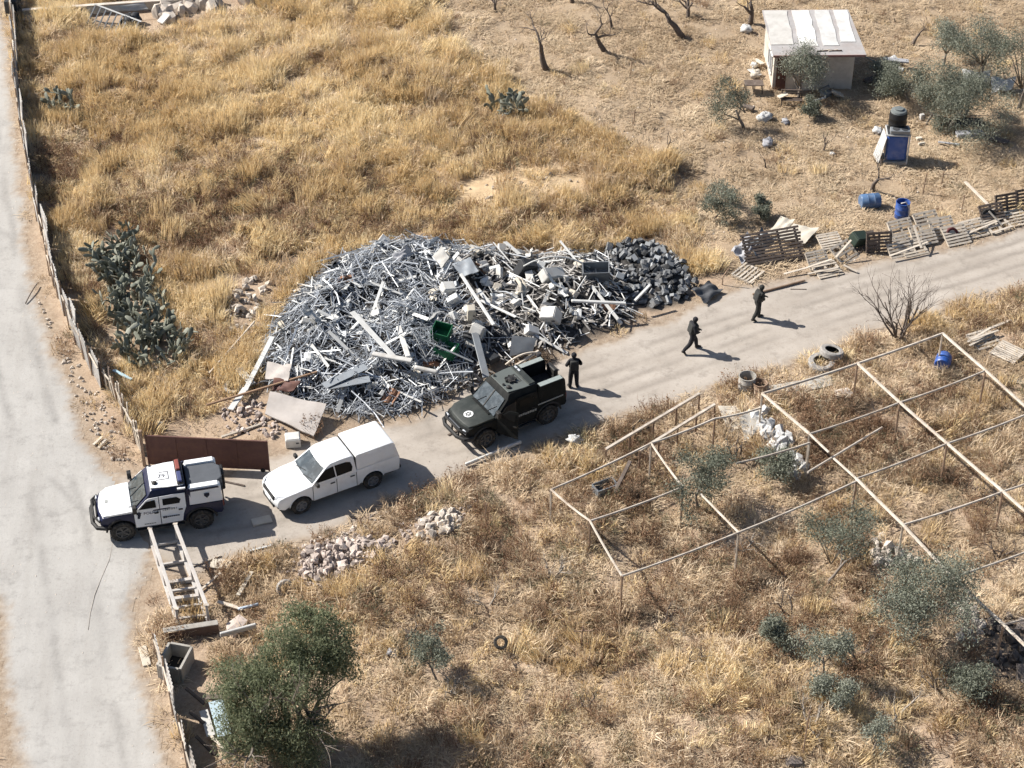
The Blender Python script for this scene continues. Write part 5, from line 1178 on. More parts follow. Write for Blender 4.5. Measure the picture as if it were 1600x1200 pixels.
# ---- prickly pears
def pad_mesh(seed):
    mb = MB(); g = random.Random(seed); n, m = 10, 5; prof = [(0.02, 0), (.085, .06), (.125, .16), (.135, .24), (.105, .335), (.05, .38), (.005, .39)]
    for r_, z in prof:
        for k in range(n):
            a = 6.283 * k / n; mb.v.append((r_ * .72 * math.cos(a), r_ * .16 * math.sin(a) + .05 * math.sin(z * 5 + seed), z * 1.12))
    for i in range(len(prof) - 1):
        for k in range(n):
            a = i * n + k; b = i * n + (k + 1) % n; mb.f.append((a, b, b + n, a + n))
    return mb.mesh('pad', PAD, True)
PADS = [pad_mesh(k) for k in range(3)]
def cactus(label, px, n_stems, n_pads, rx, ry, seed, size=1.0, zmax=2.0):
    g = random.Random(seed); p = at(*px); t = thing('prickly_pear', label, 'cactus', p); cnt = 0; live = []
    for s in range(n_stems):
        a = g.uniform(0, 6.283); q = math.sqrt(g.random()); base = Vector((rx * q * math.cos(a), ry * q * math.sin(a), 0)); base.z = tz(p.x + base.x, p.y + base.y) - p.z - .03
        live.append((base, Euler((g.uniform(-.35, .35), g.uniform(-.35, .35), g.uniform(0, 6.28))), size * g.uniform(1.0, 1.5)))
    while live and cnt < n_pads:
        i = g.randrange(len(live)) if g.random() < .5 else 0; b, e, s = live.pop(i); k = link('pad', g.choice(PADS), t, b, e, (s, s, s)); cnt += 1
        M = Matrix.LocRotScale(b, e, (s, s, s)); top = M @ Vector((0, 0, .37))
        if top.z < zmax:
            for _ in range(g.choice((1, 2, 2, 3))):
                off = M @ Vector((g.uniform(-.09, .09), 0, .33)); ne = Euler((e.x + g.uniform(-.9, .9), e.y + g.uniform(-.9, .9), e.z + g.uniform(-1.2, 1.2)))
                ne.x = max(-1.3, min(1.3, ne.x)); ne.y = max(-1.3, min(1.3, ne.y)); live.append((off, ne, size * g.uniform(.75, 1.25)))
    return t
a_, b_ = Vector(G(185, 400)), Vector(G(240, 540))
cactus('tall tangled grey green prickly pear thicket near the corrugated fence', (183, 412), 60, 298, 1.15, 1.9, 501, 1.02, 2.5)
cactus('dusty prickly pear thicket in the middle of the long cactus stand', (208, 480), 60, 298, 1.35, 1.9, 505, 1.02, 2.4)
cactus('prickly pear thicket joined to the tall one, closest to the plank fence', (240, 548), 60, 298, 1.4, 1.7, 502, 1.02, 2.2)
cactus('dark green prickly pear alone in the middle of the grass', (797, 176), 18, 120, 1.0, .8, 503, 1.0, 1.4)
cactus('low prickly pear with narrow pads near the top left fence', (98, 172), 12, 80, .85, .8, 504, .95, 1.2)
# ---- round dry shrubs that stand out one by one
def twig_bush(label, px, rad, H, seed, n=260, m=None):
    g = random.Random(seed); p = at(*px); t = thing('dry_bush', label, 'bush', p); mb = MB(); V, Fc = [], []
    for _ in range(n):
        v = Vector((g.gauss(0, 1), g.gauss(0, 1), abs(g.gauss(0, 1)) + .15)).normalized(); L = g.uniform(.55, 1.05); e = Vector((v.x * rad, v.y * rad, v.z * H)) * L; b = Vector((g.gauss(0, .05), g.gauss(0, .05), 0))
        mid = (b + e) * .5 + Vector((g.gauss(0, .06), g.gauss(0, .06), .06)); w = .012; k = len(V)
        V += [tuple(b + Vector((w, 0, 0))), tuple(b - Vector((w, 0, 0))), tuple(mid - Vector((0, w, 0))), tuple(mid + Vector((0, w, 0))), tuple(e)]; Fc += [(k, k + 1, k + 2, k + 3), (k + 3, k + 2, k + 4)]
        for _k in range(3):
            f = g.uniform(.5, 1); c = mid.lerp(e, f); q = c + Vector((g.gauss(0, .11), g.gauss(0, .11), g.uniform(0, .14))); k = len(V); V += [tuple(c), tuple(c + Vector((.012, .006, .0))), tuple(q)]; Fc.append((k, k + 1, k + 2))
    me = bpy.data.meshes.new('twigs'); me.from_pydata(V, [], Fc); me.materials.append(m or DTWIG); link('twigs', me, t)
    m2 = MB(); m2.tube([(0, 0, -.05), (.02, 0, .15)], [.04, .03], 5); m2.build('stem', DBARK, t); return t
GT = leafmat('golden_twigs', [(.38, .26, .12), (.55, .40, .2), (.7, .54, .3)], .2)
for i, (px, rad, H, m, lab) in enumerate([((1012, 282), .75, .95, GT, 'tall round golden grass clump at the edge of the mown slope'), ((1185, 912), .85, .7, DTWIG, 'round brown dry bush just right of the fallen pipe corner'), ((1005, 965), .75, .55, DTWIG, 'low greyish brown bush at the foot of the nearest pipe post'),
    ((770, 868), .8, .6, DTWIG, 'brown dry bush above the golden grass band below the rubble'), ((935, 850), .9, .7, DTWIG, 'pale brown dry bush left of the pipe frame corner'), ((745, 225), .9, .7, BROWN, 'dark brown thistle bush below the lone green cactus'), ((985, 780), .7, .8, DTWIG, 'dark dry bush around the broken chair frame'),
    ((1335, 640), .9, .7, DTWIG, 'brown dry bush under the first pipe bay beside the long slab'), ((1480, 590), .8, .5, DTWIG, 'dry bush in front of the blue drum on the right'), ((1470, 745), .9, .6, DTWIG, 'brown bush in the middle bay of the pipe frame'), ((280, 640), .8, .5, DTWIG, 'grey brown bush behind the gate beside the fence'), ((845, 565), .7, .6, DTWIG, 'dry bush between the scrap heap and the black vehicle'),
    ((1268, 178), .5, .6, DTWIG, 'small dark bush in front of the hut steps'), ((650, 30), .8, .8, GT, 'golden grass clump at the top edge beside the footpath'), ((690, 75), .9, .7, GT, 'broad golden grass clump right of the footpath')]):
    twig_bush(lab, px, rad, H, 600 + i, m=m)

# leafless twiggy regrowth scattered over the lower plot
for i, (px, H, lab) in enumerate([((762, 948), 1.0, 'leafless shrub right of the golden grass band'), ((640, 1000), .8, 'small leafless shrub above the grey bag'), ((1030, 985), 1.1, 'leafless dark stump shoots below the nearest pipe post'), ((1160, 862), 1.1, 'crooked leafless stem below the middle pipe corner'), ((1235, 960), 1.3, 'dark leafless stem beside the stump regrowth'), ((1330, 1030), 1.4, 'leafless shrub between the thin sapling and the large olive'), ((1400, 1125), 1.8, 'spreading leafless shrub near the bottom right'), ((1470, 1075), 1.3, 'leafless branches right below the large olive'), ((915, 1105), .8, 'leafless twigs in the straw at the bottom centre'), ((705, 1085), 1.0, 'leafless branch at the edge of the big tree shadow'), ((1090, 1040), .9, 'dark leafless twigs in the pale straw'), ((1560, 870), 1.0, 'leafless sapling under the far right pipes'), ((865, 900), 1.1, 'leafless shrub left of the nearest pipe post'), ((1150, 720), 1.2, 'leafless branches between the railings and the pale slabs'), ((1545, 790), .9, 'leafless twigs under the right pipe bay'), ((1270, 1140), 1.2, 'leafless sapling beside the tall dark pole')]):
    tree('leafless_shrub', lab, px, H * 1.5, 800 + i, 'bare', trunk=.05, depth=3, stems=3 if i % 2 else 2, first=.42, sp=.9, up=.15, bark=DBARK if i % 3 else PALEB)
# ================================================================== scrap, rubble, pallets, barrels, odds and ends
ALU = mat('dull_aluminium', (.52, .54, .565), .45, metal=.25, var=.3, scale=5, dirt=(.2, .19, .18), dirt_amt=.4, rand=.35)
ALUW = mat('white_coated_profile', (.58, .58, .565), .5, var=.12, dirt=(.3, .27, .24), dirt_amt=.4, rand=.2)
GREYM = mat('grey_sheet_steel', (.25, .27, .29), .5, metal=.4, var=.15, dirt=(.15, .12, .1), dirt_amt=.3, rand=.3)
DGREY = mat('dark_grey_plastic', (.055, .057, .062), .65, var=.2, rand=.4)
WPLAST = mat('white_plastic', (.56, .55, .525), .55, var=.12, dirt=(.28, .24, .2), dirt_amt=.5, rand=.15)
CREAM = mat('cream_board', (.55, .50, .42), .8, var=.12, dirt=(.3, .25, .2), dirt_amt=.4, rand=.15)
STONE = mat('pale_limestone', (.49, .43, .37), .95, var=.18, scale=4, bump=.5, bscale=14, rand=.25)
STONEP = mat('pinkish_rubble', (.47, .395, .35), .95, var=.2, scale=4, bump=.5, bscale=14, rand=.3)
STONED = mat('dark_rock', (.13, .11, .10), .95, var=.25, scale=4, bump=.5, bscale=14, rand=.3)
BLOCK = mat('dark_block', (.10, .104, .11), .85, var=.3, dirt=(.34, .33, .32), dirt_amt=.6, dscale=4, rand=.8)  # random lightening of the base colour stands for sunlit block tops
GREENP = mat('green_plastic', (.012, .10, .045), .6, var=.1)
BLUEP = mat('blue_plastic', (.025, .085, .33), .4, var=.12, dirt=(.3, .3, .3), dirt_amt=.25, spec=.5)
SKYP = mat('faded_blue_plastic', (.07, .14, .27), .4, var=.12, dirt=(.3, .3, .3), dirt_amt=.35, spec=.5)
TARP = mat('crumpled_white_sheet', (.50, .50, .495), .6, var=.15, scale=5, bump=.5, bscale=9, dirt=(.3, .27, .24), dirt_amt=.4)
GREYBAG = mat('grey_sack', (.33, .33, .35), .8, var=.15, bump=.5, bscale=12)
CARD = mat('pale_grey_board', (.42, .385, .36), .85, var=.10, scale=1.5, dirt=(.3, .26, .23), dirt_amt=.4, dscale=1.2)
BROWNW = mat('brown_timber', (.24, .155, .10), .85, var=.2, rand=.2)
g = random.Random(21)
_fat = {}
def floor_z(x, y): return tz(x, y)
# ---- loose bars over the heap: 300 separate ones, the tangle below them as one mass
def heap_pts(poly, n, g, x0=None, x1=None, inset=.0):
    mn, mx = poly.min(0), poly.max(0); out = []; rs = np.random.RandomState(g.randint(0, 10 ** 6))
    while len(out) < n:
        X = rs.uniform(mn[0], mx[0], max(64, 3 * n)); Y = rs.uniform(mn[1], mx[1], max(64, 3 * n)); k = sdf(poly, X, Y) < -inset
        px, py = to_px(X, Y, .8)
        if x0 is not None: k &= px > x0
        if x1 is not None: k &= px < x1
        out += [(float(a), float(b)) for a, b in zip(X[k], Y[k])]
    return out[:n]
def slope_frame(x, y, az, tilt):
    e = .25; zx = (tz(x + e, y) - tz(x - e, y)) / (2 * e); zy = (tz(x, y + e) - tz(x, y - e)) / (2 * e)
    d = Vector((math.cos(az), math.sin(az), zx * math.cos(az) + zy * math.sin(az) + tilt)).normalized(); return d
def side_of(poly, x, y, cols=('left', 'middle', 'right'), rows=('front', 'back')):
    mn, mx = poly.min(0), poly.max(0); c = cols[min(len(cols) - 1, int((x - mn[0]) / (mx[0] - mn[0]) * len(cols)))]
    k = np.abs(poly[:, 0] - x).argsort()[:4]; mid = poly[k, 1].mean() if len(rows) > 1 else 0
    return c if len(rows) < 2 else (rows[0] if y < mid else rows[1]) + ' ' + c
BARS = []
for k, (L, w, h) in enumerate(((1, .035, .03), (1, .045, .03), (1, .025, .025), (1, .06, .02))):
    m = MB(); m.box((0, 0, 0), (L, w, h)); BARS.append(m.mesh('bar', ALU))
for k in range(4):                                        # bent and kinked profiles
    m = MB(); gk = random.Random(90 + k); pts_ = [Vector((-.5, 0, 0))]
    for j in range(3): pts_.append(pts_[-1] + Vector((.33, gk.uniform(-.12, .12), gk.uniform(-.08, .10))))
    for a_1, b_1 in zip(pts_[:-1], pts_[1:]): m.bar(a_1, b_1, .05 if k < 2 else .03, .025)
    BARS.append(m.mesh('bar', ALU))
BARW = []
for k, (L, w, h) in enumerate(((1, .06, .04), (1, .12, .03), (1, .17, .02))):
    m = MB(); m.box((0, 0, 0), (L, w, h)); BARW.append(m.mesh('bar', ALUW))
gb = random.Random(31)
pts = heap_pts(HEAP_W, 215, gb, None, 700) + heap_pts(HEAP_W, 85, gb, 700, None)
for i, (x, y) in enumerate(pts):
    L = gb.uniform(.7, 2.3); az = gb.gauss(2.2, .9); d = slope_frame(x, y, az, gb.gauss(0, .22)); z = tz(x, y) + gb.uniform(.10, .42)
    o = link('metal_bar', gb.choice(BARS) if gb.random() < .70 else gb.choice(BARW), None, (x, y, z), d.to_track_quat('X', 'Z').to_euler(), (L, gb.uniform(.8, 1.3), 1))
    o.rotation_euler.rotate_axis('X', gb.uniform(-1, 1)); k_ = 'white coated strip' if o.data in BARW else ('bent silver bar' if BARS.index(o.data) > 3 else 'thin straight silver bar'); w_ = side_of(HEAP_W, x, y); tag(o, '%s %s at the %s of the scrap heap' % ('long' if L > 1.5 else 'short', k_, w_), 'metal bar', 'bars at the %s of the scrap heap' % w_)
def tangle(name, label, poly, n, seed, x0, x1, Lr, wr, matl, zr=(.0, .30), tilt=.35):
    gt = random.Random(seed); mb = MB()
    for x, y in heap_pts(poly, n, gt, x0, x1, -.12):
        d = slope_frame(x, y, gt.uniform(0, 6.283), gt.gauss(0, tilt)); L = gt.uniform(*Lr); c = Vector((x, y, tz(x, y) + gt.uniform(*zr))); mb.bar(c - d * L / 2, c + d * L / 2, gt.uniform(*wr), gt.uniform(.012, .03))
    return tag(mb.build(name, matl), label, 'scrap', kind='stuff')
tangle('scrap_tangle', 'dense tangle of thin silver offcuts under the loose bars', HEAP_W, 3000, 41, None, 720, (.3, 1.4), (.012, .036), mat('dark_aluminium', (.33, .35, .38), .5, metal=.25, var=.8, scale=1.6))
tangle('scrap_splinters', 'mixed pale splinters and offcuts on the right of the scrap heap', HEAP_W, 1000, 42, 690, None, (.15, .8), (.02, .09), mat('mixed_offcuts', (.32, .30, .28), .7, var=.8, scale=1.2))
tangle('scrap_bright_slivers', 'bright white slivers scattered over the scrap heap', HEAP_W, 300, 43, None, None, (.15, .9), (.02, .06), ALUW, (.05, .4))
# ---- named pieces lying on the heap
def plank(name, label, cat, a, b, za, zb, w, h, m, group=None, bend=0):
    p, q = Vector(G(*a, za)), Vector(G(*b, zb)); t = MB(); c = (p + q) / 2; c0 = Vector((p.x, p.y, za))
    if bend:
        pts = [p.lerp(q, f) - c0 + Vector((0, 0, bend * 4 * f * (1 - f))) for f in [i / 8 for i in range(9)]]; t.tube(pts, w / 2, 6)
        o = t.build(name, m, smooth=True)
    else: o = (t.bar(p - c0, q - c0, w, h), t.build(name, m, bevel=min(w, h) * .2))[1]
    o.location = c0; return tag(o, label, cat, group)
def hz(px, py, extra=.25): 
    p = at(px, py); return p.z + extra
plank('timber_board', 'long pale grey board slanting across the middle of the scrap heap', 'board', (550, 487), (615, 557), 1.75, 1.35, .24, .04, ALUW)
plank('white_beam', 'thick white beam lying flat in the centre of the scrap heap', 'beam', (582, 553), (644, 564), 1.35, 1.3, .26, .12, WPLAST)
plank('white_beam', 'upright white beam touching the end of the flat white beam', 'beam', (623, 510), (638, 558), 1.55, 1.35, .22, .12, WPLAST)
plank('white_pipe', 'short white pipe right of the crossing white beams', 'pipe', (648, 574), (685, 582), 1.2, 1.15, .20, .16, WPLAST, bend=.001)
plank('metal_angle', 'long white metal angle at the left edge of the scrap heap', 'angle', (426, 526), (383, 610), .75, .35, .22, .05, ALUW)
plank('metal_angle', 'second white metal angle continuing towards the gate', 'angle', (384, 606), (360, 640), .35, .30, .26, .05, ALUW)
plank('metal_angle', 'white strip propped against the tyres', 'angle', (372, 575), (394, 600), .40, .35, .32, .04, ALUW)
plank('wooden_pole', 'long brown pole lying from the verge onto the scrap heap', 'pole', (322, 633), (496, 581), .35, .85, .09, .09, BROWNW)
plank('wooden_pole', 'thin pale pole in the grass left of the tyres', 'pole', (327, 583), (398, 502), .2, .5, .07, .07, WOOD)
plank('wooden_pole', 'pale pole lying beyond the end of the brown gate', 'pole', (346, 683), (416, 660), .12, .15, .13, .07, WOOD)
plank('grey_sheet', 'bent grey metal strip on the lower scrap heap, upper of two', 'sheet', (506, 603), (572, 572), .95, 1.15, .42, .02, GREYM)
plank('grey_sheet', 'bent grey metal strip on the lower scrap heap, lower of two', 'sheet', (512, 604), (578, 592), .9, 1.0, .42, .02, GREYM)
plank('metal_beam', 'long silver beam slanting down the right half of the scrap heap', 'beam', (720, 428), (772, 508), 1.9, 1.4, .14, .08, ALUW)
plank('metal_beam', 'dark long bar lying level across the scrap heap toward the green crate', 'beam', (620, 512), (740, 566), 1.5, 1.3, .08, .06, GREYM)
plank('curved_pipe', 'bowed pale pipe arching over the back of the scrap heap', 'pipe', (818, 416), (922, 418), 1.5, 1.3, .07, .07, ALUW, bend=.55)
plank('wooden_pole', 'long pale pole leaning behind the black vehicle', 'pole', (768, 596), (842, 548), .35, .8, .12, .1, WOOD)
plank('wooden_pole', 'bowed pale branch lying beside the pole behind the black vehicle', 'branch', (790, 570), (845, 552), .55, .7, .09, .1, WOOD, bend=.25)
plank('white_channel', 'white channel section on the right of the scrap heap below the dark blocks', 'channel', (893, 470), (978, 474), 1.2, .9, .16, .10, ALUW)
plank('white_channel', 'white channel leaning at the foot of the dark block pile', 'channel', (992, 470), (1016, 445), .7, 1.1, .14, .08, ALUW)
plank('grey_post', 'grey box section right of the white tub near the black vehicle', 'post', (742, 520), (760, 590), 1.2, .6, .3, .08, GREYM)
plank('steel_kerb', 'long pale steel strip along the verge beside the black vehicle', 'strip', (727, 726), (814, 690), .16, .16, .12, .14, ALUW)
plank('steel_pipe', 'long thin pipe lying along the far edge of the track', 'pipe', (1176, 460), (1258, 438), .08, .10, .09, .09, RUSTP)
plank('wooden_plank', 'pale plank standing out of the grass above the pallets', 'plank', (1508, 284), (1552, 328), .25, .6, .16, .05, WOOD)
plank('wooden_plank', 'loose plank lying below the heap of stones', 'plank', (622, 882), (648, 904), .25, .25, .16, .05, CREAM)
plank('wooden_plank', 'loose plank lying near the steel box frame', 'plank', (372, 930), (394, 893), .12, .12, .16, .05, CREAM)
plank('blue_pipe', 'pale blue pipe lying by the low wall', 'pipe', (372, 952), (404, 944), .15, .15, .12, .1, mat('pale_blue_pipe', (.45, .52, .60), .5), bend=.001)
plank('blue_pipe', 'light blue strip behind the end of the corrugated fence', 'strip', (177, 578), (206, 593), .5, .4, .14, .06, mat('pale_blue_strip', (.40, .55, .62), .5))
plank('white_board', 'white topped board lying near the low wall', 'board', (344, 992), (400, 977), .35, .35, .12, .2, WPLAST)
plank('fallen_branch', 'dark fallen branch on the left road verge', 'branch', (40, 474), (58, 443), .06, .15, .06, .06, DBARK, bend=.05)
plank('wooden_plank', 'split plank on the verge left of the gate, upper of two', 'plank', (146, 695), (160, 682), .08, .08, .12, .05, WOOD)
plank('wooden_plank', 'split plank on the verge left of the gate, lower of two', 'plank', (154, 700), (166, 686), .08, .08, .12, .05, WOOD)
plank('concrete_slab', 'flat broken slab lying in the shadow behind the police car', 'slab', (394, 817), (424, 810), .06, .06, .42, .08, CREAM)
plank('steel_strip', 'thin strip lying on the track behind the police car', 'strip', (350, 752), (382, 759), .05, .05, .09, .04, DWOOD)
# the large pale board and sheets beside the gate
def sheet(label, corners, zs, m, name='board_sheet', wob_=.06, t=.03, cat='sheet'):
    P = [Vector(G(a, b, z)) for (a, b), z in zip(corners, zs)]; o0 = Vector((P[0].x, P[0].y, zs[0])); mb = MB(); n = 9; gg = random.Random(len(label))
    grid = [[P[0].lerp(P[1], i / n).lerp(P[3].lerp(P[2], i / n), j / n) + Vector((0, 0, wob_ * (math.sin(i * .9 + j * .5) * .6 + math.sin(j * 1.3 - i * .4) * .4) + gg.uniform(-.25, .25) * wob_)) - o0 for i in range(n + 1)] for j in range(n + 1)]
    for k in (0, -t):
        for row in grid: mb.v += [tuple(p + Vector((0, 0, k))) for p in row]
    N = (n + 1) ** 2
    for j in range(n):
        for i in range(n):
            a = j * (n + 1) + i; mb.f += [(a, a + 1, a + n + 2, a + n + 1), (N + a, N + a + n + 1, N + a + n + 2, N + a + 1)]
    rim = [i for i in range(n + 1)] + [j * (n + 1) + n for j in range(1, n + 1)] + [n * (n + 1) + i for i in range(n - 1, -1, -1)] + [j * (n + 1) for j in range(n - 1, 0, -1)]
    for i in range(len(rim)): a, b = rim[i], rim[(i + 1) % len(rim)]; mb.f.append((a, b, N + b, N + a))
    o = mb.build(name, m, smooth=30); fixn(o); o.data.polygons.foreach_set('use_smooth', [True] * len(o.data.polygons)); o.data.set_sharp_from_angle(angle=R(50)); o.location = o0; return tag(o, label, cat)
sheet('large pale creased board lying at the lower left of the scrap heap', [(422, 611), (510, 632), (490, 681), (414, 645)], [.75, .7, .25, .4], CARD, wob_=.05, t=.05)
sheet('smaller pale board tucked under the bars above the large creased board', [(418, 565), (455, 570), (450, 595), (414, 590)], [.7, .85, .8, .6], CARD)
sheet('brown rusty sheet wedged between the heap and the large board', [(428, 590), (470, 596), (455, 612), (425, 608)], [.75, .85, .6, .5], RUST)
sheet('pale slab lying flat beside the tarpaulin heap', [(1198, 366), (1220, 338), (1242, 343), (1222, 368)], [.2, .35, .35, .2], CREAM)
sheet('broad pale slab behind the dark wooden lattice', [(1212, 374), (1240, 350), (1280, 356), (1258, 379)], [.3, .3, .3, .3], CREAM)
sheet('long pale slab under the first bay of the pipe frame', [(1195, 604), (1295, 586), (1306, 600), (1208, 622)], [.12, .12, .15, .15], CONC, wob_=.02)
sheet('crumpled white plastic sheet in front of the olive trees at the right', [(1502, 108), (1548, 112), (1545, 128), (1510, 130)], [.5, .6, .3, .3], TARP, wob_=.12)
sheet('crumpled white sheet on the ground below the rightmost olive', [(1548, 120), (1588, 122), (1580, 140), (1550, 142)], [.5, .5, .25, .3], TARP, wob_=.12)
sheet('white roofing sheet lying on the boundary wall at the top left', [(135, 12), (225, 4), (232, 14), (142, 20)], [.95, 1.0, .7, .6], WPLAST, wob_=.04)
sheet('pale triangular slab at the end of the railings', [(1122, 634), (1150, 634), (1172, 660), (1140, 676)], [.5, .4, .2, .25], CREAM, wob_=.02, t=.06)
sheet('pale slab half buried right of the triangular one', [(1155, 650), (1185, 640), (1190, 668), (1165, 690)], [.35, .4, .3, .25], CONC, wob_=.03, t=.06)
sheet('white broken board on the grass at the top edge', [(405, 2), (430, 0), (440, 10), (420, 14)], [.3, .3, .2, .2], WPLAST)
sheet('dark flattened mesh bundle at the right end of the dark block pile', [(1080, 452), (1108, 440), (1130, 452), (1102, 472)], [.5, .4, .2, .25], DGREY, wob_=.1)
sheet('grey path slab at the right edge beside the pipe frame', [(1545, 582), (1625, 590), (1625, 604), (1552, 592)], [.05, .05, .06, .06], CONC, wob_=.01)
RUSTS = mat('rusty_sheet', (.20, .11, .07), .8, var=.3, rand=.3)
for i in range(40):                                       # crumpled sheet offcuts strewn over the heap
    x, y = heap_pts(HEAP_W, 40, random.Random(910), None, None, .1)[i]; gs = random.Random(920 + i); w_, h_ = gs.uniform(.35, 1.1), gs.uniform(.2, .6); mb = MB(); nn = 5
    for k in (0, .012):
        for a_ in range(nn + 1):
            for b_ in range(nn + 1): mb.v.append((w_ * (a_ / nn - .5), h_ * (b_ / nn - .5), .10 * math.sin(a_ * 1.3 + i) * gs.uniform(.6, 1) + .06 * math.sin(b_ * 2.1 + i) + k))
    q_ = (nn + 1) ** 2
    for a_ in range(nn):
        for b_ in range(nn): c_ = a_ * (nn + 1) + b_; mb.f += [(c_, c_ + 1, c_ + nn + 2, c_ + nn + 1), (q_ + c_ + nn + 1, q_ + c_ + nn + 2, q_ + c_ + 1, q_ + c_)]
    m = (GREYM, ALUW, WPLAST, CREAM, RUSTS, GREYM, ALUW, DGREY)[i % 8]
    o = mb.build('crumpled_sheet', m); o.location = (x, y, tz(x, y) + gs.uniform(.15, .4)); o.rotation_euler = (gs.uniform(-.8, .8), gs.uniform(-.8, .8), gs.uniform(0, 6.28))
    nm_ = {GREYM: 'grey', ALUW: 'white coated', WPLAST: 'white plastic', CREAM: 'cream', RUSTS: 'rusty brown', DGREY: 'dark'}[m]; tag(o, nm_ + ' crumpled sheet offcut at the ' + side_of(HEAP_W, x, y) + ' of the scrap heap', 'sheet offcut', nm_ + ' sheet offcuts on the scrap heap')
sheet('white sheet metal propped up at the back of the scrap heap', [(676, 400), (690, 384), (702, 402), (690, 418)], [1.5, 2.0, 1.7, 1.3], WPLAST, wob_=.03)
sheet('dark grey panel lying at the back of the scrap heap', [(706, 412), (735, 402), (748, 424), (722, 432)], [1.5, 1.6, 1.5, 1.4], GREYM, wob_=.03)
sheet('grey framed panel near the foot of the scrap heap by the black vehicle', [(800, 524), (838, 528), (832, 550), (796, 556)], [1.0, .9, .5, .5], GREYM, wob_=.01)
sheet('pale tarpaulin fold at the top of the scrap heap', [(612, 398), (636, 384), (648, 396), (618, 408)], [1.4, 1.9, 1.5, 1.3], GREYBAG, wob_=.08)
# boxes, tubs, appliances on the right half
def crate(label, px, size, az, z, m, name='metal_box', cat='box', open_=False, tilt=(0, 0)):
    p = at(*px); t = thing(name, label, cat, (p.x, p.y, p.z + z), az); t.rotation_euler = (tilt[0], tilt[1], az); a, b, c = size; k = .03
    if open_:
        for nm, cc, sz in (('side', (-a / 2, 0, c / 2), (k, b, c)), ('side', (a / 2, 0, c / 2), (k, b, c)), ('side', (0, -b / 2, c / 2), (a, k, c)), ('side', (0, b / 2, c / 2), (a, k, c)), ('base', (0, 0, .02), (a, b, .03))):
            mm = MB(); mm.box(cc, sz); mm.build(nm, m, t)
    else:
        mm = MB(); mm.box((0, 0, c / 2), (a, b, c)); mm.build('body', m, t, bevel=min(a, b, c) * .12, seg=2)
        mm = MB(); mm.box((0, 0, c + .012), (a * .86, b * .86, .025)); mm.build('lid', m, t, bevel=.006)
        mm = MB(); mm.box((a * .28, -b / 2 - .008, c * .6), (a * .2, .02, c * .12)); mm.build('handle', DGREY, t)
    return t
crate('white discarded appliance lying right of the big pale board', (458, 694), (.62, .55, .42), .15, .0, WPLAST, 'discarded_appliance', 'appliance')
crate('long white appliance tipped on its side on the right of the scrap heap', (858, 440), (1.1, .55, .5), .6, .2, WPLAST, 'discarded_appliance', 'appliance', tilt=(.5, .3))
crate('grey open cabinet at the back right of the scrap heap', (930, 436), (1.15, .6, .65), .05, .1, GREYM, 'metal_cabinet', 'cabinet', True, tilt=(.35, 0))
crate('dark grey broken cabinet at the back of the scrap heap', (815, 432), (.8, .5, .8), .5, .1, DGREY, 'metal_cabinet', 'cabinet', False, tilt=(.3, .4))
crate('white ventilator box with grille near the front of the scrap heap', (866, 505), (.75, .6, .7), -.4, .1, WPLAST, 'ventilator_box', 'box', False, tilt=(.5, -.3))
crate('rounded white and grey tub standing on end near the black vehicle', (735, 552), (.55, .4, 1.0), -.5, .0, WPLAST, 'plastic_tub', 'tub', False, tilt=(-.5, .2))
crate('green plastic crate, upper one of the stack in the scrap heap', (690, 535), (.75, .7, .45), -.3, .35, GREENP, 'plastic_crate', 'crate', True, tilt=(.2, .1))
crate('green plastic crate, lower one of the stack in the scrap heap', (698, 556), (.85, .7, .40), -.4, .1, GREENP, 'plastic_crate', 'crate', True)
crate('white box at the left of the crossing bars on the right of the heap', (698, 464), (.6, .5, .4), .4, .3, WPLAST, 'white_box', 'box', tilt=(.3, .2))
crate('tall white box above the rounded tub', (736, 505), (.35, .35, .95), .1, .2, CREAM, 'white_box', 'box', tilt=(.4, 0))
crate('dark green storage box among the pallets', (1338, 386), (.75, .6, .5), .5, .25, mat('dark_green_box', (.03, .045, .035), .5), 'storage_box', 'box', tilt=(.3, .2))
crate('grey rusted bench frame under the broken metal strip', (945, 770), (.9, .5, .35), .5, .1, GREYM, 'broken_frame', 'frame', True)
for x, y in heap_pts(HEAP_W, 62, gb, 690, None, .15) + heap_pts(HEAP_W, 30, gb, None, 690, .3):
    p = (x, y, tz(x, y) + gb.uniform(.05, .3)); a, b, c = gb.uniform(.2, .75), gb.uniform(.15, .5), gb.uniform(.03, .4)
    mm = MB(); mm.box((0, 0, 0), (a, b, c), None, gb.uniform(.75, 1)); m = gb.choice((WPLAST, WPLAST, GREYM, DGREY, CREAM, ALUW)); c = c * (.3 if gb.random() < .5 else 1); a *= gb.choice((1, 1, 1.6))
    o = mm.build('scrap_piece', m, bevel=.02); o.location = p; o.rotation_euler = (gb.uniform(-.7, .7), gb.uniform(-.7, .7), gb.uniform(0, 6.28))
    tag(o, {WPLAST: 'white broken casing', GREYM: 'grey metal casing', DGREY: 'dark grey broken casing', CREAM: 'cream coloured offcut', ALUW: 'white coated panel offcut'}[m] + ' at the ' + side_of(HEAP_W, x, y) + ' of the scrap heap', 'scrap piece', {WPLAST: 'white casings', GREYM: 'grey casings', DGREY: 'dark casings', CREAM: 'cream offcuts', ALUW: 'panel offcuts'}[m] + ' on the scrap heap')
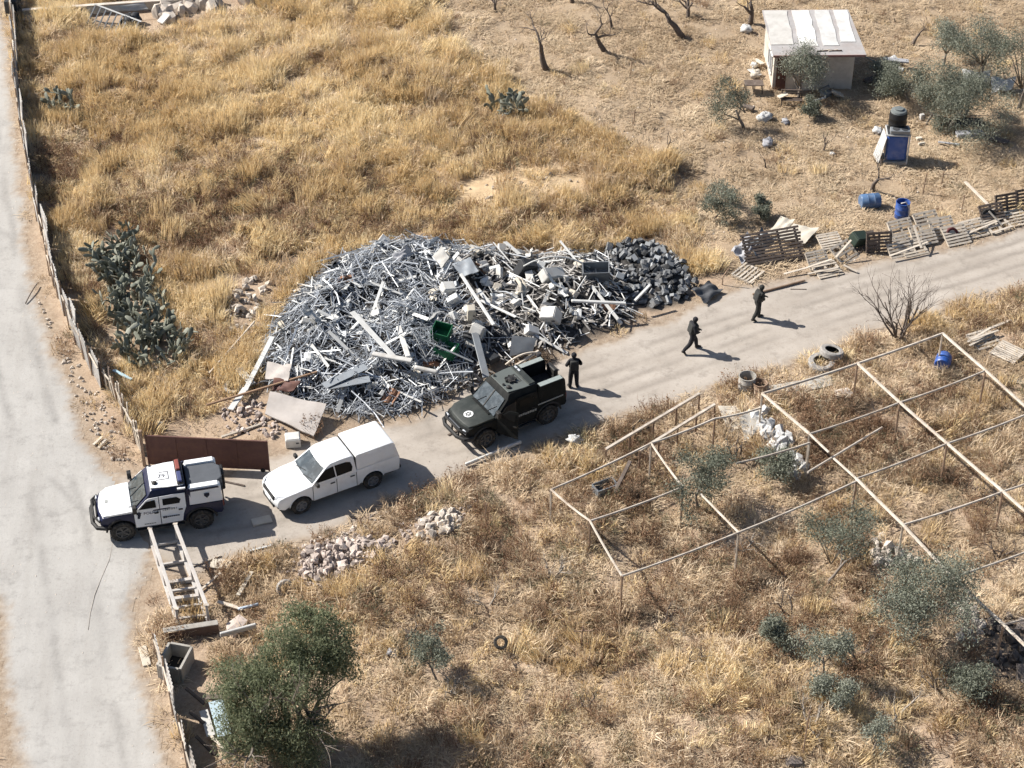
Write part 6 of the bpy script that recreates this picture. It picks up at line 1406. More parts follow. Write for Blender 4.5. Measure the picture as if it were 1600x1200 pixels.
# wire racks in the heap
def rack(label, px, az, z, w, h, tilt):
    p = at(*px); t = thing('wire_rack', label, 'rack', (p.x, p.y, p.z + z), az); t.rotation_euler = (tilt, 0, az)
    for k in range(9): m = MB(); m.bar((w * k / 8, 0, 0), (w * k / 8, 0, h), .022); m.build('wire', ALUW, t)
    for f in (0, .5, 1): m = MB(); m.bar((0, .0, h * f), (w, 0, h * f), .03); m.build('cross_wire', ALUW, t)
rack('wire rack leaning in the centre of the scrap heap', (648, 560), .1, .1, .8, .7, -.6); rack('wire rack at the front edge of the scrap heap near the track', (665, 612), .3, .05, 1.1, .7, -.8)
rack('wire rack lying beside the green crates', (700, 600), .3, .05, 1.0, .7, -.7)
# ---- dark blocks
BLK = []
BLOCKL = mat('light_grey_block', (.27, .28, .29), .85, var=.25, dirt=(.12, .12, .12), dirt_amt=.5, dscale=3, rand=.35)  # paler copy of the block colour, for sunlit tops and white pieces
for k in range(7): m = MB(); m.box((0, 0, 0), (.28, .19, .07 + .04 * (k % 3)), None, .95); BLK.append(m.mesh('block', BLOCK if k < 5 else BLOCKL))
for i, (x, y) in enumerate(heap_pts(BLOCK_W, 250, gb)):
    o = link('dark_block', gb.choice(BLK), None, (x, y, tz(x, y) + gb.uniform(-.02, .24)), (gb.uniform(-1.0, 1.0), gb.uniform(-1.0, 1.0), gb.uniform(0, 6.28)), gb.uniform(.8, 1.5)); w_ = side_of(BLOCK_W, x, y); tag(o, '%s grey block at the %s of the block pile beside the scrap heap' % ('light' if o.data.materials[0] == BLOCKL else 'dark', w_), 'block', 'blocks at the %s of the pile' % w_)
# ---- stones
def rock_mesh(seed, m):
    gg = random.Random(seed); bm = bmesh.new(); bmesh.ops.create_icosphere(bm, subdivisions=1, radius=.5)
    for v in bm.verts: v.co = Vector((max(-.34, min(.34, v.co.x * gg.uniform(.8, 1.3))) * 1.5, max(-.36, min(.36, v.co.y * gg.uniform(.8, 1.3))) * 1.05, max(-.30, min(.30, v.co.z * gg.uniform(.7, 1.3))) * .9))
    me = bpy.data.meshes.new('stone'); bm.to_mesh(me); bm.free(); me.materials.append(m); return me
ROCK = {n: [rock_mesh(k, m) for k in range(5)] for n, m in (('p', STONEP), ('l', STONE), ('d', STONED), ('w', TARP))}
def stones(label, group, polypx, n, kind, smin, smax, seed, lift=.25, rest=0):
    """n separate stones; rest more small ones between them as one mass"""
    gg = random.Random(seed); poly = poly_w(polypx); P = heap_pts(poly, n + rest, gg); D = -sdf(poly, np.array([p[0] for p in P]), np.array([p[1] for p in P])); mass = MB()
    for i, (x, y) in enumerate(P):
        din = min(1.0, D[i] / .9); s = gg.uniform(smin, smax) if i < n else gg.uniform(smin * .45, smin * .95)
        p, e = (x, y, tz(x, y) + lift * din * gg.random() * (1 if i < n else .5) + s * .12), (gg.uniform(0, 6), gg.uniform(0, 6), gg.uniform(0, 6)); me = gg.choice(ROCK[kind])
        if i < n: tag(link('stone', me, None, p, e, s), ('large ' if s > (smin + smax) / 2 else 'small ') + label + ', ' + side_of(poly, x, y) + ' part', 'stone', group)
        else:
            M = Matrix.LocRotScale(Vector(p), Euler(e), Vector((s, s, s))); mass.add([M @ v.co for v in me.vertices], [tuple(f.vertices) for f in me.polygons])
    if rest: tag(mass.build('rubble', ROCK[kind][0].materials[0]), 'small rubble between the ' + group, 'rubble', kind='stuff')
stones('pinkish stone in the long rubble heap beside the track', 'stones of the long rubble heap', [(470, 862), (520, 845), (560, 842), (612, 850), (612, 868), (560, 895), (505, 918), (465, 905)], 110, 'p', .20, .42, 61, .3, 320)
stones('pale block in the small heap of large stones below the pickup', 'blocks of the small stone heap', [(652, 826), (690, 800), (720, 805), (722, 832), (700, 840), (670, 858), (652, 850)], 44, 'l', .24, .42, 62, .22, 40)
stones('pale stone in the heap between the cactus and the scrap', 'stones near the cactus', [(350, 470), (405, 432), (424, 440), (408, 480), (395, 520), (360, 525), (345, 500)], 34, 'l', .22, .44, 63, .25, 40)
stones('pale stone in the rubble beside the large olive', 'stones beside the large olive', [(1350, 852), (1380, 842), (1410, 868), (1440, 880), (1400, 890), (1362, 882)], 22, 'l', .25, .5, 64, .25, 20)
stones('pale stone in the rubble strip right of the large olive', 'stones right of the large olive', [(1482, 950), (1515, 940), (1535, 975), (1530, 1010), (1500, 1008), (1490, 975)], 26, 'l', .22, .42, 65, .25, 30)
stones('dark rock in the pit at the lower right edge', 'dark rocks at the lower right', [(1530, 990), (1600, 960), (1640, 1000), (1640, 1090), (1590, 1080), (1545, 1040)], 30, 'd', .3, .6, 66, .25, 60)
stones('white plastic wrapped lump in the row below the long slab', 'white wrapped lumps', [(1165, 650), (1185, 642), (1225, 690), (1262, 740), (1248, 752), (1205, 705)], 36, 'w', .30, .70, 67, .3, 90)
stones('pale stone at the foot of the cactus beside the fence', 'stones by the fence', [(170, 575), (225, 545), (250, 580), (235, 612), (195, 605)], 12, 'p', .22, .42, 68, .2, 50)
stones('pinkish stone in the rubble below the large board', 'stones by the large board', [(345, 640), (400, 625), (430, 660), (450, 680), (420, 690), (360, 680)], 12, 'p', .22, .4, 70, .2, 90)
stones('white boulder along the wall at the top left', 'white boulders', [(245, 22), (330, 4), (400, -8), (405, 4), (300, 30), (255, 42)], 18, 'l', .6, 1.3, 71)
stones('', 'stone heaps along the track edge', [(425, 880), (470, 850), (540, 832), (620, 815), (690, 785), (745, 785), (730, 815), (650, 860), (600, 890), (500, 930), (440, 915)], 0, 'p', .20, .3, 74, .03, 420)
stones('', 'verge grass of the wide road', [(60, 470), (120, 560), (170, 640), (215, 720), (175, 725), (140, 670), (95, 570)], 0, 'l', .20, .22, 69, 0, 110)
stones('', 'near verge grass of the track', [(345, 885), (480, 850), (600, 795), (612, 800), (500, 860), (380, 900)], 0, 'l', .2, .22, 72, 0, 70)
stones('', 'tufts of the bare earth patch', [(730, 300), (880, 280), (930, 290), (880, 305), (760, 325)], 0, 'l', .24, .3, 73, 0, 30)
for i, (px, s, k, lab) in enumerate([((1318, 622), .75, 'l', 'large pale boulder at the end of the long slab'), ((50, 35), .9, 'l', 'white boulder in the far left corner inside the fence'), ((113, 76), .5, 'l', 'lone pale stone in the grass near the top left'), ((1240, 1195), .55, 'd', 'dark grey boulder at the bottom edge right of centre'), ((370, 985), .8, 'p', 'pink boulder half under the big green tree'), ((563, 97), .45, 'l', 'small white stone in the tall grass'), ((300, 905), .3, 'p', 'pinkish stone beside the steel box frame')]):
    p = at(*px); tag(link('boulder', ROCK[k][i % 5], None, p + Vector((0, 0, s * .2)), (0, 0, i), s), lab, 'stone')
# ---- gravel nobody could count
def gravel(name, label, poly, n, seed, s0, s1, m):
    gg = np.random.RandomState(seed); mn, mx = poly.min(0), poly.max(0); X = gg.uniform(max(mn[0], -34), min(mx[0], 34), n); Y = gg.uniform(max(mn[1], 43), min(mx[1], 108), n)
    dd = sdf(poly, X, Y); k = dd < .4; keep = gg.random_sample(len(X)) < .25 + .75 * sstep(-1.2, -.1, dd); X, Y = X[k & keep], Y[k & keep]; S = gg.uniform(s0, s1, len(X)) ** 1.0
    T = np.array([(1, 0, -.4), (-.5, .87, -.4), (-.5, -.87, -.4), (0, 0, .7)]); A = gg.uniform(0, 6.28, len(X)); ca, sa = np.cos(A)[:, None], np.sin(A)[:, None]
    V = np.stack([X[:, None] + S[:, None] * (T[:, 0] * ca - T[:, 1] * sa), Y[:, None] + S[:, None] * (T[:, 0] * sa + T[:, 1] * ca), terrain(X, Y)[:, None] + .012 + S[:, None] * (T[:, 2] + .3)], -1).reshape(-1, 3)
    b = np.arange(len(X))[:, None] * 4; F = np.concatenate([b + np.array([[0, 1, 3]]), b + np.array([[1, 2, 3]]), b + np.array([[2, 0, 3]])], 0)
    me = np_mesh(name, V, F); me.materials.append(m); return tag(link(name, me), label, 'gravel', kind='stuff')
gravel('track_gravel', 'small stones scattered on the dirt track', TRACK_W, 3800, 81, .012, .05, STONE); gravel('road_gravel', 'small stones scattered along the wide road', ROAD_W, 2600, 82, .012, .045, STONE)
gravel('field_litter_stones', 'small pale stones scattered over the upper plot', MOW_W, 2600, 83, .02, .07, STONE); gravel('plot_stones', 'small stones scattered over the lower plot', LOW_W, 3000, 84, .02, .07, STONE)
# ---- pallets
SL = MB(); SL.box((0, 0, 0), (1.2, .095, .022)); SLM = {m: SL.mesh('slat', m) for m in (WOOD, DWOOD)}
BM = MB(); BM.box((0, 0, 0), (.10, .95, .09)); BMM = {m: BM.mesh('beam', m) for m in (WOOD, DWOOD)}
def pallet(label, px, az, tilt, z, m=WOOD, n=7, w=.95, name='wooden_pallet', roll=0, sx=1.0, miss=()):
    p = at(*px); t = thing(name, label, 'pallet', (p.x, p.y, p.z + z)); t.rotation_euler = (tilt, roll, az); t.scale = (sx, sx, sx)
    for k in range(n):
        if k in miss: continue
        link('slat', SLM[m], t, ((k % 3 - 1) * .006, -w / 2 + w * k / (n - 1), .125), (0, 0, (k * 37 % 5 - 2) * .006))
    for x in (-.55, 0, .55): link('beam', BMM[m], t, (x, 0, .068))
    for y in (-w / 2, 0, w / 2): link('slat', SLM[m], t, (0, y, .011))
    return t
pallet('pale pallet lying flat left of the dark lattice, next to the track', (1168, 430), .9, .05, .02, n=6)
pallet('small pale pallet leaning in front of the dark lattice', (1276, 414), .35, .65, .25, sx=.85)
pallet('pale pallet at the back of the jumble behind the leaning one', (1296, 384), .3, .3, .2, sx=.9)
pallet('broken pallet propped on others left of the dark green box', (1318, 402), .75, .55, .2, miss=(2, 5))
pallet('pallet lying flat lowest in the jumble by the track edge', (1292, 424), .35, .1, .0, miss=(4,))
pallet('dark pallet standing upright right of the dark green box', (1371, 392), .12, 1.25, .45, DWOOD)
pallet('pale pallet at the left front of the long leaning row', (1403, 392), .38, .62, 0.20, n=7)
pallet('pale pallet at the left back of the long leaning row', (1406, 372), .38, .65, 0.42, n=7, miss=(3,))
pallet('pale pallet in the middle of the long leaning row', (1440, 376), .35, .62, 0.30, n=7, miss=(5,))
pallet('pale pallet on top in the middle of the long leaning row', (1446, 362), .38, .55, 0.52, n=6)
pallet('pale pallet at the right end of the long leaning row', (1470, 366), .33, .65, 0.32, n=7)
pallet('white pallet right of the reddish wheel, beside the track', (1520, 362), .4, .35, .1, n=6)
pallet('broken pallet right of the tyre at the track edge', (1555, 354), .5, .2, .1, miss=(1, 3))
pallet('dark pallet standing upright at the right edge of the picture, left of two', (1570, 332), .3, 1.15, .45, DWOOD)
pallet('dark pallet standing upright at the right edge of the picture, right of two', (1602, 324), .3, 1.15, .45, DWOOD)
pallet('close slatted pallet lying flat at the right beyond the pipe frame', (1574, 556), -.75, .12, .1, n=9)
pallet('old pallet half buried at the right of the blue drum', (1536, 533), .45, .15, .0, n=6)
pallet('pallet lying against the front of the long leaning row', (1425, 390), .36, .35, .08, n=7, miss=(2,))
pallet('pallet wedged low between the reddish wheel and the long row', (1492, 374), .36, .5, .18, n=7)
pallet('weathered pallet between the tyre and the upright dark ones', (1548, 344), .34, .7, .3, DWOOD, n=7)
pallet('weathered pallet behind the dark green box', (1350, 384), .3, .45, .15, DWOOD, n=7)
pallet('pallet lying flat at the right edge below the upright dark ones', (1585, 345), .36, .2, .06, n=6)
# dark lattice of three joined panels
p = at(1214, 414); t = thing('wooden_lattice', 'wide dark wooden lattice leaning back beside the pallets', 'lattice', (p.x, p.y, p.z + .05)); t.rotation_euler = (R(42), 0, .30)
for k in range(11): m = MB(); m.box((0, .06 + .15 * k, .03), (2.9, .105, .025)); m.build('slat', DWOOD, t, loc=((k % 3 - 1) * .04, 0, 0))
for x in (-1.3, -.5, .4, 1.25): m = MB(); m.box((x, .8, -.03), (.1, 1.6, .07)); m.build('batten', DWOOD, t)
for i, (a, b, za, zb) in enumerate((((1255, 420), (1300, 405), .2, .5), ((1262, 428), (1310, 418), .1, .3), ((1225, 428), (1262, 418), .15, .25), ((1306, 402), (1330, 375), .3, .9), ((1390, 400), (1450, 378), .3, .5), ((1428, 352), (1440, 388), .9, .4), ((1505, 368), (1560, 345), .2, .35), ((1545, 330), (1566, 352), .7, .2), ((1340, 425), (1318, 414), .1, .25), ((1515, 540), (1552, 520), .3, .3), ((1520, 530), (1560, 516), .4, .35), ((1512, 534), (1548, 512), .35, .45))):
    plank('loose_slat', 'loose pale slat among the broken pallets', 'slat', a, b, za, zb, .11, .03, WOOD, 'loose slats by the pallets')
# ---- tyres
def tyre(label, px, r, tilt, az, z=0.0, m=RUBBER, rim=False):
    p = at(*px); t = thing('old_tyre', label, 'tyre', (p.x, p.y, p.z + z)); t.rotation_euler = (tilt[0], tilt[1], az); w = r * .55
    prof = [(r * .58, .02), (r * .62, 0), (r * .92, 0), (r, w * .2), (r, w * .8), (r * .92, w), (r * .62, w), (r * .58, w - .02)]; mb = MB(); mb.lathe(prof, 20, cap=False); mb.build('carcass', m, t, smooth=35)
    inn = MB(); inn.lathe([(r * .58, .02), (r * .84, w * .3), (r * .84, w * .7), (r * .58, w - .02)], 20, cap=False); inn.build('lining', DARK, t)
    if rim: q = MB(); q.lathe([(r * .57, .06), (r * .57, w - .06), (r * .30, w * .6), (.01, w * .65)], 16, cap=False); q.build('rim', ALUW, t)
DUSTY = mat('dusty_tyre', (.34, .32, .30), .9, var=.2, dirt=(.10, .09, .085), dirt_amt=.5, dscale=5)
tyre('pale dusty tyre lying by the scrap heap, upper of two', (354, 588), .40, (.25, .1), 0, .05, DUSTY); tyre('pale dusty tyre lying by the scrap heap, lower of two', (365, 608), .40, (.2, 0), 0, 0, DUSTY)
tyre('lone tyre standing in the grass above the big green tree', (445, 922), .34, (1.1, .2), .3, .12, DUSTY); tyre('tyre lying in the dry grass under the railing', (1000, 672), .36, (.3, .2), 0, .08)
tyre('large pale tyre lying flat beside the track, lower of the pair', (1283, 572), .58, (.1, 0), 0, .0, DUSTY); tyre('large pale tyre tipped on top of the other beside the track', (1297, 563), .52, (-.15, .18), 0, .28, DUSTY)
tyre('black tyre standing among the pallets at the right', (1541, 345), .40, (1.0, .1), .2, .2, RUBBER, True); tyre('small reddish wheel leaning on the long row of pallets', (1485, 372), .30, (1.1, 0), .2, .25, mat('red_brown_tyre', (.10, .03, .03), .8), True)
tyre('upturned black bucket shaped tyre hanging on the stump', (782, 1020), .26, (.6, .2), 0, .5)
# ---- barrels, tank, drums
def barrel(label, px, r, L, m, lying, az=0.0, open_=False, name='plastic_barrel'):
    p = at(*px); t = thing(name, label, 'barrel', p); rot = Matrix.Identity(3)
    prof = [(r * .90, 0), (r, .05), (r, L * .30), (r * 1.04, L * .33), (r, L * .36), (r, L * .64), (r * 1.04, L * .67), (r, L * .70), (r, L - .06), (r * .90, L)]
    mb = MB(); mb.lathe(prof, 20, cap=not open_)
    if open_: mb.lathe([(r * .9, 0), (.01, 0)], 20, cap=False); mb.lathe([(r * .9, L), (r * .9, .04)], 20, cap=False)
    mb.build('shell', m, t, smooth=40)
    if not open_:
        for a in (0, 2.5): q = MB(); q.lathe([(.05, L), (.05, L + .03), (.01, L + .03)], 10, (r * .55 * math.cos(a), r * .55 * math.sin(a), 0)); q.build('bung', BLACKP, t)
    if lying: t.rotation_euler = (0, R(90), az); t.location = p + Vector((0, 0, r)) - Vector((math.cos(az), math.sin(az), 0)) * L / 2
    else: q = MB(); q.lathe([(r * .93, L - .01), (r * 1.03, L), (r * 1.03, L + .03), (r * .93, L + .03)], 20, cap=False); q.build('rim', m, t)
barrel('faded blue barrel lying on its side under a bare sapling', (1358, 324), .36, .95, SKYP, True, R(10))
barrel('bright blue open barrel standing above the pallets', (1408, 340), .33, .85, BLUEP, False, 0, True)
barrel('dark blue drum lying in the dry bushes inside the pipe frame', (1472, 574), .33, .7, BLUEP, True, R(70))
barrel('pale grey urn shaped drum standing at the edge of the track', (1166, 610), .36, .75, CONC, False, 0, True, 'concrete_drum')
barrel('rusty brown drum beside the pale grey urn', (1186, 616), .30, .6, RUSTP, False, 0, True, 'rusty_drum')
# water tank stack
def tank():
    p = at(1397, 250); t = thing('tank_stand', 'blue caged tank stack on a pallet base supporting the black tank', 'tank', p, R(-4))
    m = MB(); m.box((0, 0, .08), (1.15, .95, .14)); m.build('base_pallet', WOOD, t)
    m = MB(); m.box((0, 0, .90), (1.05, .85, 1.46)); m.build('container', BLUEP, t, bevel=.20, seg=4, smooth=50)
    for k in (0, 5): mb = MB(); mb.bar((-.55 + .22 * k, -.45, .16), (-.55 + .22 * k, -.45, 1.62), .022); mb.build('cage_bar', GREYM, t)
    
    for a, b in (((-.55, -.48, 1.65), (.55, -.48, 1.65)), ((-.55, .48, 1.65), (.55, .48, 1.65)), ((-.55, -.48, 1.65), (-.55, .48, 1.65)), ((.55, -.48, 1.65), (.55, .48, 1.65)), ((.55, -.48, .1), (.55, -.48, 1.63))): mb = MB(); mb.bar(a, b, .06); mb.build('frame', ALUW, t)
    mb = MB(); mb.box((0, 0, 1.65), (1.04, .9, .03)); mb.build('deck', DGREY, t)
    t2 = thing('water_tank', 'black cylindrical water tank with a grey lid on the blue stack', 'water tank', p + Vector((-.02, .28, 1.67)))
    mb = MB(); mb.lathe([(.42, 0), (.43, .1), (.43, .30), (.445, .33), (.43, .36), (.43, .60), (.445, .63), (.43, .66), (.43, .85), (.36, .96), (.20, 1.02)], 24); mb.build('shell', mat('black_tank', (.014, .014, .015), .5, var=.1), t2, smooth=40)
    mb = MB(); mb.lathe([(.40, .90), (.36, .985), (.21, 1.03), (.21, 1.08), (.01, 1.09)], 24, cap=False); mb.build('lid', mat('grey_tank_lid', (.14, .155, .155), .6), t2, smooth=40)
    t3 = thing('cooling_unit', 'grey fan unit lying in front of the black water tank', 'fan unit', p + Vector((.05, -.25, 1.67)), R(-4))
    mb = MB(); mb.box((0, 0, .12), (.95, .42, .22)); mb.build('casing', GREYM, t3, bevel=.02)
    for x in (-.2, .22): mb = MB(); mb.lathe([(.17, 0), (.17, .02), (.05, .025)], 16, (x, 0, .232)); mb.build('fan_grille', DGREY, t3)
    t4 = thing('white_cover', 'white sheet hanging from the left side of the tank stack', 'sheet', p + Vector((-.62, 0, 0)))
    mb = MB()
    for k in range(5): mb.add([(-.02 * k - .25, -.45 + .2 * k, 0), (-.02 * k - .25, -.25 + .2 * k, 0), (.02, -.25 + .2 * k, 1.5), (.02, -.45 + .2 * k, 1.5), (-.02 * k - .23, -.45 + .2 * k, 0), (-.02 * k - .23, -.25 + .2 * k, 0), (.04, -.25 + .2 * k, 1.5), (.04, -.45 + .2 * k, 1.5)], [(3, 2, 1, 0), (4, 5, 6, 7), (0, 1, 5, 4), (1, 2, 6, 5), (2, 3, 7, 6), (3, 0, 4, 7)])
    mb.build('cloth', TARP, t4)
tank()
# ---- sacks and small things
def sack(label, px, s, m, seed, name='sack', cat='sack'):
    gg = random.Random(seed); bm = bmesh.new(); bmesh.ops.create_icosphere(bm, subdivisions=3, radius=.5)
    for v in bm.verts: v.co = Vector((v.co.x * 1.2, v.co.y * .95, v.co.z * .8)) * (1 + .30 * math.sin(v.co.x * 9 + seed) * math.sin(v.co.y * 8 + v.co.z * 7 + seed) + .10 * math.sin(v.co.z * 23 + v.co.x * 17) + gg.uniform(-.05, .05))
    me = bpy.data.meshes.new(name); bm.to_mesh(me); bm.free(); me.materials.append(m); me.polygons.foreach_set('use_smooth', [True] * len(me.polygons)); p = at(*px)
    t = thing(name, label, cat, p); link('bag', me, t, (0, 0, s * .33), (0, 0, seed), s); k = MB(); k.lathe([(.07 * s, .66 * s), (.03 * s, .76 * s), (.08 * s, .86 * s)], 8); k.build('tied_neck', m, t); return t
for i, (px, s, m, lab) in enumerate([((1166, 50), .75, TARP, 'white full sack left of the hut under the bare tree'), ((1195, 188), .85, TARP, 'white sack in front of the leaning olive below the hut'), ((1199, 228), .75, GREYBAG, 'grey sack next to the straw below the white one'), ((1227, 193), .5, GREYBAG, 'small bluish grey bundle right of the white sack'), ((898, 692), .7, TARP, 'white crumpled bag in the dry grass below the black vehicle'), ((614, 1022), .55, GREYBAG, 'grey bag on the straw right of the big green tree'), ((1371, 208), .6, TARP, 'white bundle at the far side of the tank stack'), ((1300, 243), .35, WPLAST, 'small white can in the grass below the hut'), ((1180, 120), .7, CREAM, 'pale bundle at the left wall of the hut'), ((1178, 105), .5, TARP, 'white bundle behind the pale one left of the hut'), ((1308, 150), .5, CREAM, 'cream sack on the ground before the hut'), ((1395, 100), .8, TARP, 'white bundle under the olive right of the hut'), ((250, 668), .5, CONC, 'grey lump beside the gate post')]):
    sack(lab, px, s * .72, m, 700 + i)
sheet('dark tarpaulin heap at the left end of the pallets, left fold', [(1142, 392), (1168, 364), (1188, 380), (1160, 408)], [.4, .9, .7, .3], GREYBAG, wob_=.16, cat='tarpaulin'); sheet('dark tarpaulin heap at the left end of the pallets, right fold', [(1166, 384), (1190, 358), (1214, 372), (1184, 402)], [.6, 1.0, .6, .4], GREYM, wob_=.16, cat='tarpaulin')
for i, (px, sz, m, lab) in enumerate([((1512, 195), (1.3, .5, .25), DGREY, 'dark long crate under the olive right of the tank stack'), ((1515, 212), (1.4, .45, .2), GREYBAG, 'grey rolled bundle below the dark crate'), ((1436, 218), (.3, .22, .1), CREAM, 'cream block on the ground right of the black tank, upper'), ((1440, 226), (.35, .12, .1), CREAM, 'cream block on the ground right of the black tank, lower'), ((1440, 187), (.25, .2, .3), WPLAST, 'small white canister left of the broad olive'), ((1322, 135), (.4, .4, .35), DGREY, 'dark box beside the hut wall'), ((1290, 150), (.55, .35, .25), GREYM, 'grey box before the hut wall')]):
    crate(lab, px, sz, .1 * i, 0, m, 'storage_crate', 'crate')
# junk around the hut and along the fences, each its own piece
for i, (a, b, za, zb, w, h, m, lab) in enumerate([((1180, 92), (1192, 100), .1, .3, .25, .05, CREAM, 'pale board leaning near the left wall of the hut'), ((1172, 108), (1186, 118), .1, .2, .35, .06, WPLAST, 'white panel lying left of the hut'), ((1160, 164), (1178, 170), .1, .1, .3, .12, DWOOD, 'dark tray on the ground left of the bench'), ((1270, 158), (1290, 152), .3, .2, .12, .06, WPLAST, 'white strip on the ground before the hut window'),
    ((1300, 142), (1318, 150), .4, .1, .3, .08, CREAM, 'cream panel leaning beside the hut wall'), ((1345, 85), (1365, 95), .9, .2, .3, .05, GREYM, 'grey sheet leaning on the right end of the hut'), ((1352, 128), (1372, 122), .1, .1, .5, .2, DWOOD, 'dark board in the shade right of the hut'), ((1380, 92), (1420, 96), .5, .4, .35, .1, GREYBAG, 'grey cover over junk right of the hut'), ((1388, 104), (1412, 110), .3, .2, .3, .2, WPLAST, 'white bin lid right of the hut'),
    ((1450, 176), (1480, 186), .1, .2, .2, .08, DWOOD, 'dark timber under the broad olive'), ((1466, 222), (1500, 226), .1, .1, .12, .08, GREYBAG, 'grey roll beside the dark crate'), ((1548, 215), (1575, 222), .1, .2, .4, .08, STONED, 'dark slab at the right edge below the olives'), ((1216, 152), (1230, 146), .4, .5, .3, .05, WOOD, 'pale shelf board by the hut door'), ((1280, 142), (1296, 134), .2, .5, .2, .1, GREYM, 'grey box section against the hut wall'),
    ((337, 1095), (352, 1150), .3, .2, .5, .04, mat('pale_blue_sheet', (.40, .50, .55), .5), 'pale blue sheet lying under the big green tree'), ((318, 1110), (330, 1150), .2, .2, .3, .04, WPLAST, 'white strip lying inside the board fence'), ((330, 1150), (352, 1172), .2, .25, .1, .05, WOOD, 'pale stick lying inside the board fence'), ((290, 1075), (320, 1100), .5, .1, .12, .08, DWOOD, 'dark post propped against the board fence, upper'), ((296, 1112), (326, 1136), .5, .1, .12, .08, DWOOD, 'dark post propped against the board fence, middle'), ((306, 1150), (336, 1180), .5, .1, .12, .08, DWOOD, 'dark post propped against the board fence, lower'),
    ((322, 1090), (348, 1088), .2, .3, .25, .1, DWOOD, 'dark log beside the pale blue sheet'), ((222, 1010), (230, 1040), .05, .05, .3, .06, CREAM, 'pale slab on the road verge beside the board fence'), ((300, 885), (345, 868), .06, .06, .08, .05, WOOD, 'pale rail lying beside the box frame'), ((310, 925), (345, 895), .06, .12, .1, .05, WOOD, 'pale timber offcut right of the box frame'), ((330, 880), (362, 884), .05, .1, .5, .08, CREAM, 'pale slab fragment right of the box frame'),
    ((385, 862), (425, 852), .05, .05, .1, .05, ALUW, 'white rail lying at the near edge of the track'), ((340, 940), (380, 952), .1, .15, .15, .06, WOOD, 'pale board by the pale blue pipe'), ((960, 770), (985, 720), .3, .9, .16, .08, DWOOD, 'weathered beam propped in the dark bush'), ((700, 680), (716, 672), .04, .04, .1, .03, DWOOD, 'short stick on the track beside the black vehicle'), ((1235, 452), (1260, 452), .03, .03, .06, .03, DWOOD, 'thin stick lying on the track'),
    ((785, 300), (830, 296), .1, .15, .25, .05, GREYBAG, 'grey rag on the bare earth patch'), ((880, 286), (905, 292), .15, .2, .2, .15, RUST, 'rusty scrap on the bare earth patch'), ((150, 32), (215, 50), .3, .2, .06, .06, GREYM, 'grey rod beside the tipped rack'), ((250, 36), (262, 22), .3, .6, .5, .12, WPLAST, 'white panel beside the boulders at the top left'), ((1540, 516), (1580, 500), .2, .25, .14, .06, WOOD, 'pale timber above the close slatted pallet')]):
    plank('junk_piece', lab, 'junk', a, b, za, zb, w, h, m)
# bench and table left of the hut, steps
t = thing('garden_bench', 'dark slatted bench before the left end of the hut', 'bench', at(1236, 168), R(-4))
for y, z in ((0, .42), (.14, .42), (.28, .42), (.38, .62), (.40, .80)): m = MB(); m.box((0, y, z), (1.1, .09, .03)); m.build('slat', DWOOD, t)
for x in (-.5, .5):
    for y in (0, .34): m = MB(); m.bar((x, y, 0), (x, y, .42 if y == 0 else .85), .05); m.build('leg', DWOOD, t)
for lab, px in (('dark low table left of the hut, left of two', (1170, 143)), ('dark low table left of the hut, right of two', (1184, 143))):
    t = thing('low_table', lab, 'table', at(*px)); m = MB(); m.box((0, 0, .5), (.5, .6, .04)); m.build('table_top', DWOOD, t)
    for x in (-.2, .2):
        for y in (-.25, .25): m = MB(); m.bar((x, y, 0), (x, y, .49), .04); m.build('leg', DWOOD, t)
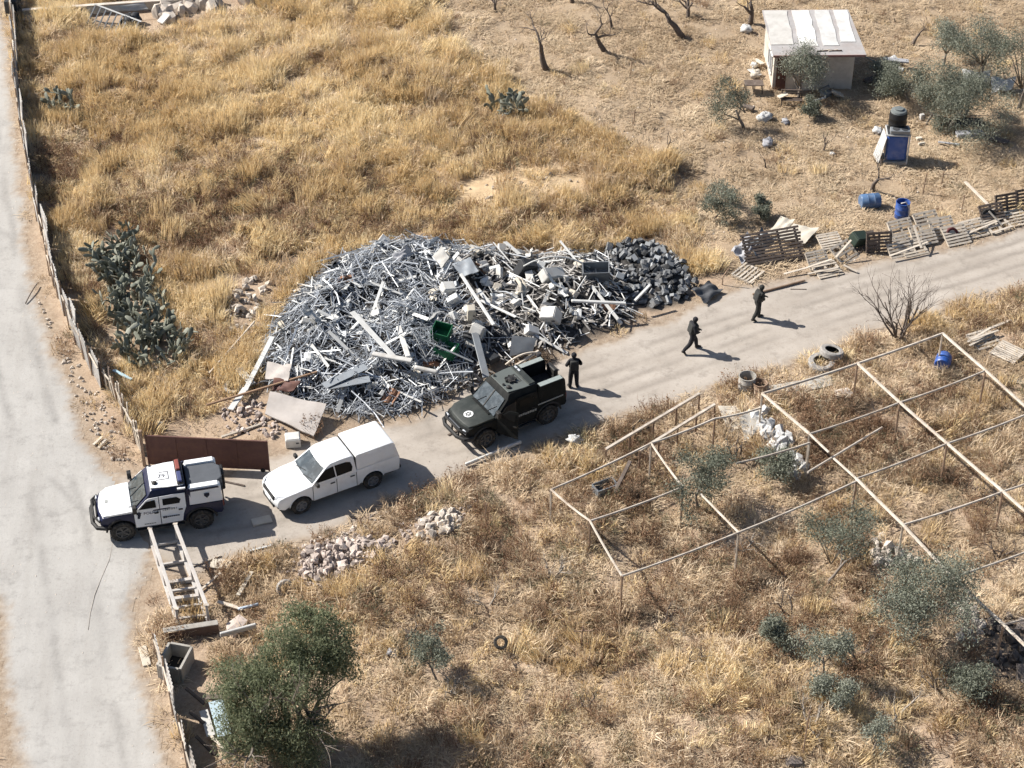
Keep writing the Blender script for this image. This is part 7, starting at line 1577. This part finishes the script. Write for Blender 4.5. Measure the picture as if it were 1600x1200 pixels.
# scrap corner at the top left
t = thing('scrap_rack', 'tipped grey metal rack in the top left corner', 'rack', at(175, 45)); t.rotation_euler = (.7, .2, -.35); t.scale = (1.5, 1.5, 1.5)
for k in range(9): m = MB(); m.bar((-.9 + .22 * k, -.6, .1), (-.9 + .22 * k, .6, .1), .04); m.build('rod', GREYM, t)
for y in (-.6, .6): m = MB(); m.bar((-.95, y, .1), (.95, y, .1), .05); m.build('side_rail', ALUW, t)
sack('dark bundle right of the tipped rack', (205, 40), .9, DGREY, 733)
crate('dark container in the far left corner behind the fence', (22, 18), (.7, 1.2, .9), 0, 0, DGREY, 'waste_container', 'container')
# thin posts on the upper plot
for i, (px, H, lab) in enumerate([((1442, 302), 1.1, 'thin bare stake above the standing blue barrel'), ((1470, 292), .9, 'thin stake with a cross piece above the pallets'), ((1502, 330), .9, 'thin stake just behind the long row of pallets'), ((990, 195), .9, 'iron post with a bent wire on the mown slope'), ((985, 118), .8, 'short forked stick on the mown slope'), ((908, 1010), 1.0, 'short stake with a rag in the lower grass'), ((1254, 1180), 2.2, 'tall dark pole at the bottom edge'), ((1128, 445), .9, 'leaning brown stake at the end of the dark block pile'), ((758, 815), .9, 'thin stake in the grass right of the stone heap')]):
    t = thing('stake', lab, 'stake', at(*px)); m = MB(); m.tube([(0, 0, -.1), (.02, .0, H * .5), (.05 if i != 7 else .25, 0, H)], .028, 6); m.build('shaft', RUSTP, t)
    if i in (1, 3, 5): m = MB(); m.bar((-.3, 0, H * .75), (.4, 0, H * .8), .03); m.build('cross_piece', RUSTP, t)
# cable along the road, hose near the barrel
for nm, lab, pts, r_, m in (('cable', 'thin pale cable lying on the road below the police car', [(176, 850), (171, 875), (158, 905), (148, 930), (141, 960), (138, 985)], .014, mat('pale_cable', (.30, .27, .24), .8)), ('hose', 'pale hose looped over the standing blue barrel', [(1410, 322), (1420, 318), (1424, 330), (1420, 342), (1428, 350)], .03, WPLAST)):
    P = [at(*q) + Vector((0, 0, .016)) for q in pts]
    if nm == 'hose': P = [Vector(G(1408, 318, .9)), Vector(G(1416, 316, .92)), Vector(G(1421, 326, .6)), Vector(G(1420, 338, .2)), at(1426, 350) + Vector((0, 0, .04))]
    o0 = P[0].copy(); mb = MB(); mb.tube([p - o0 for p in P], r_, 6); o = mb.build(nm, m, smooth=True); o.location = o0; tag(o, lab, nm)
grow()
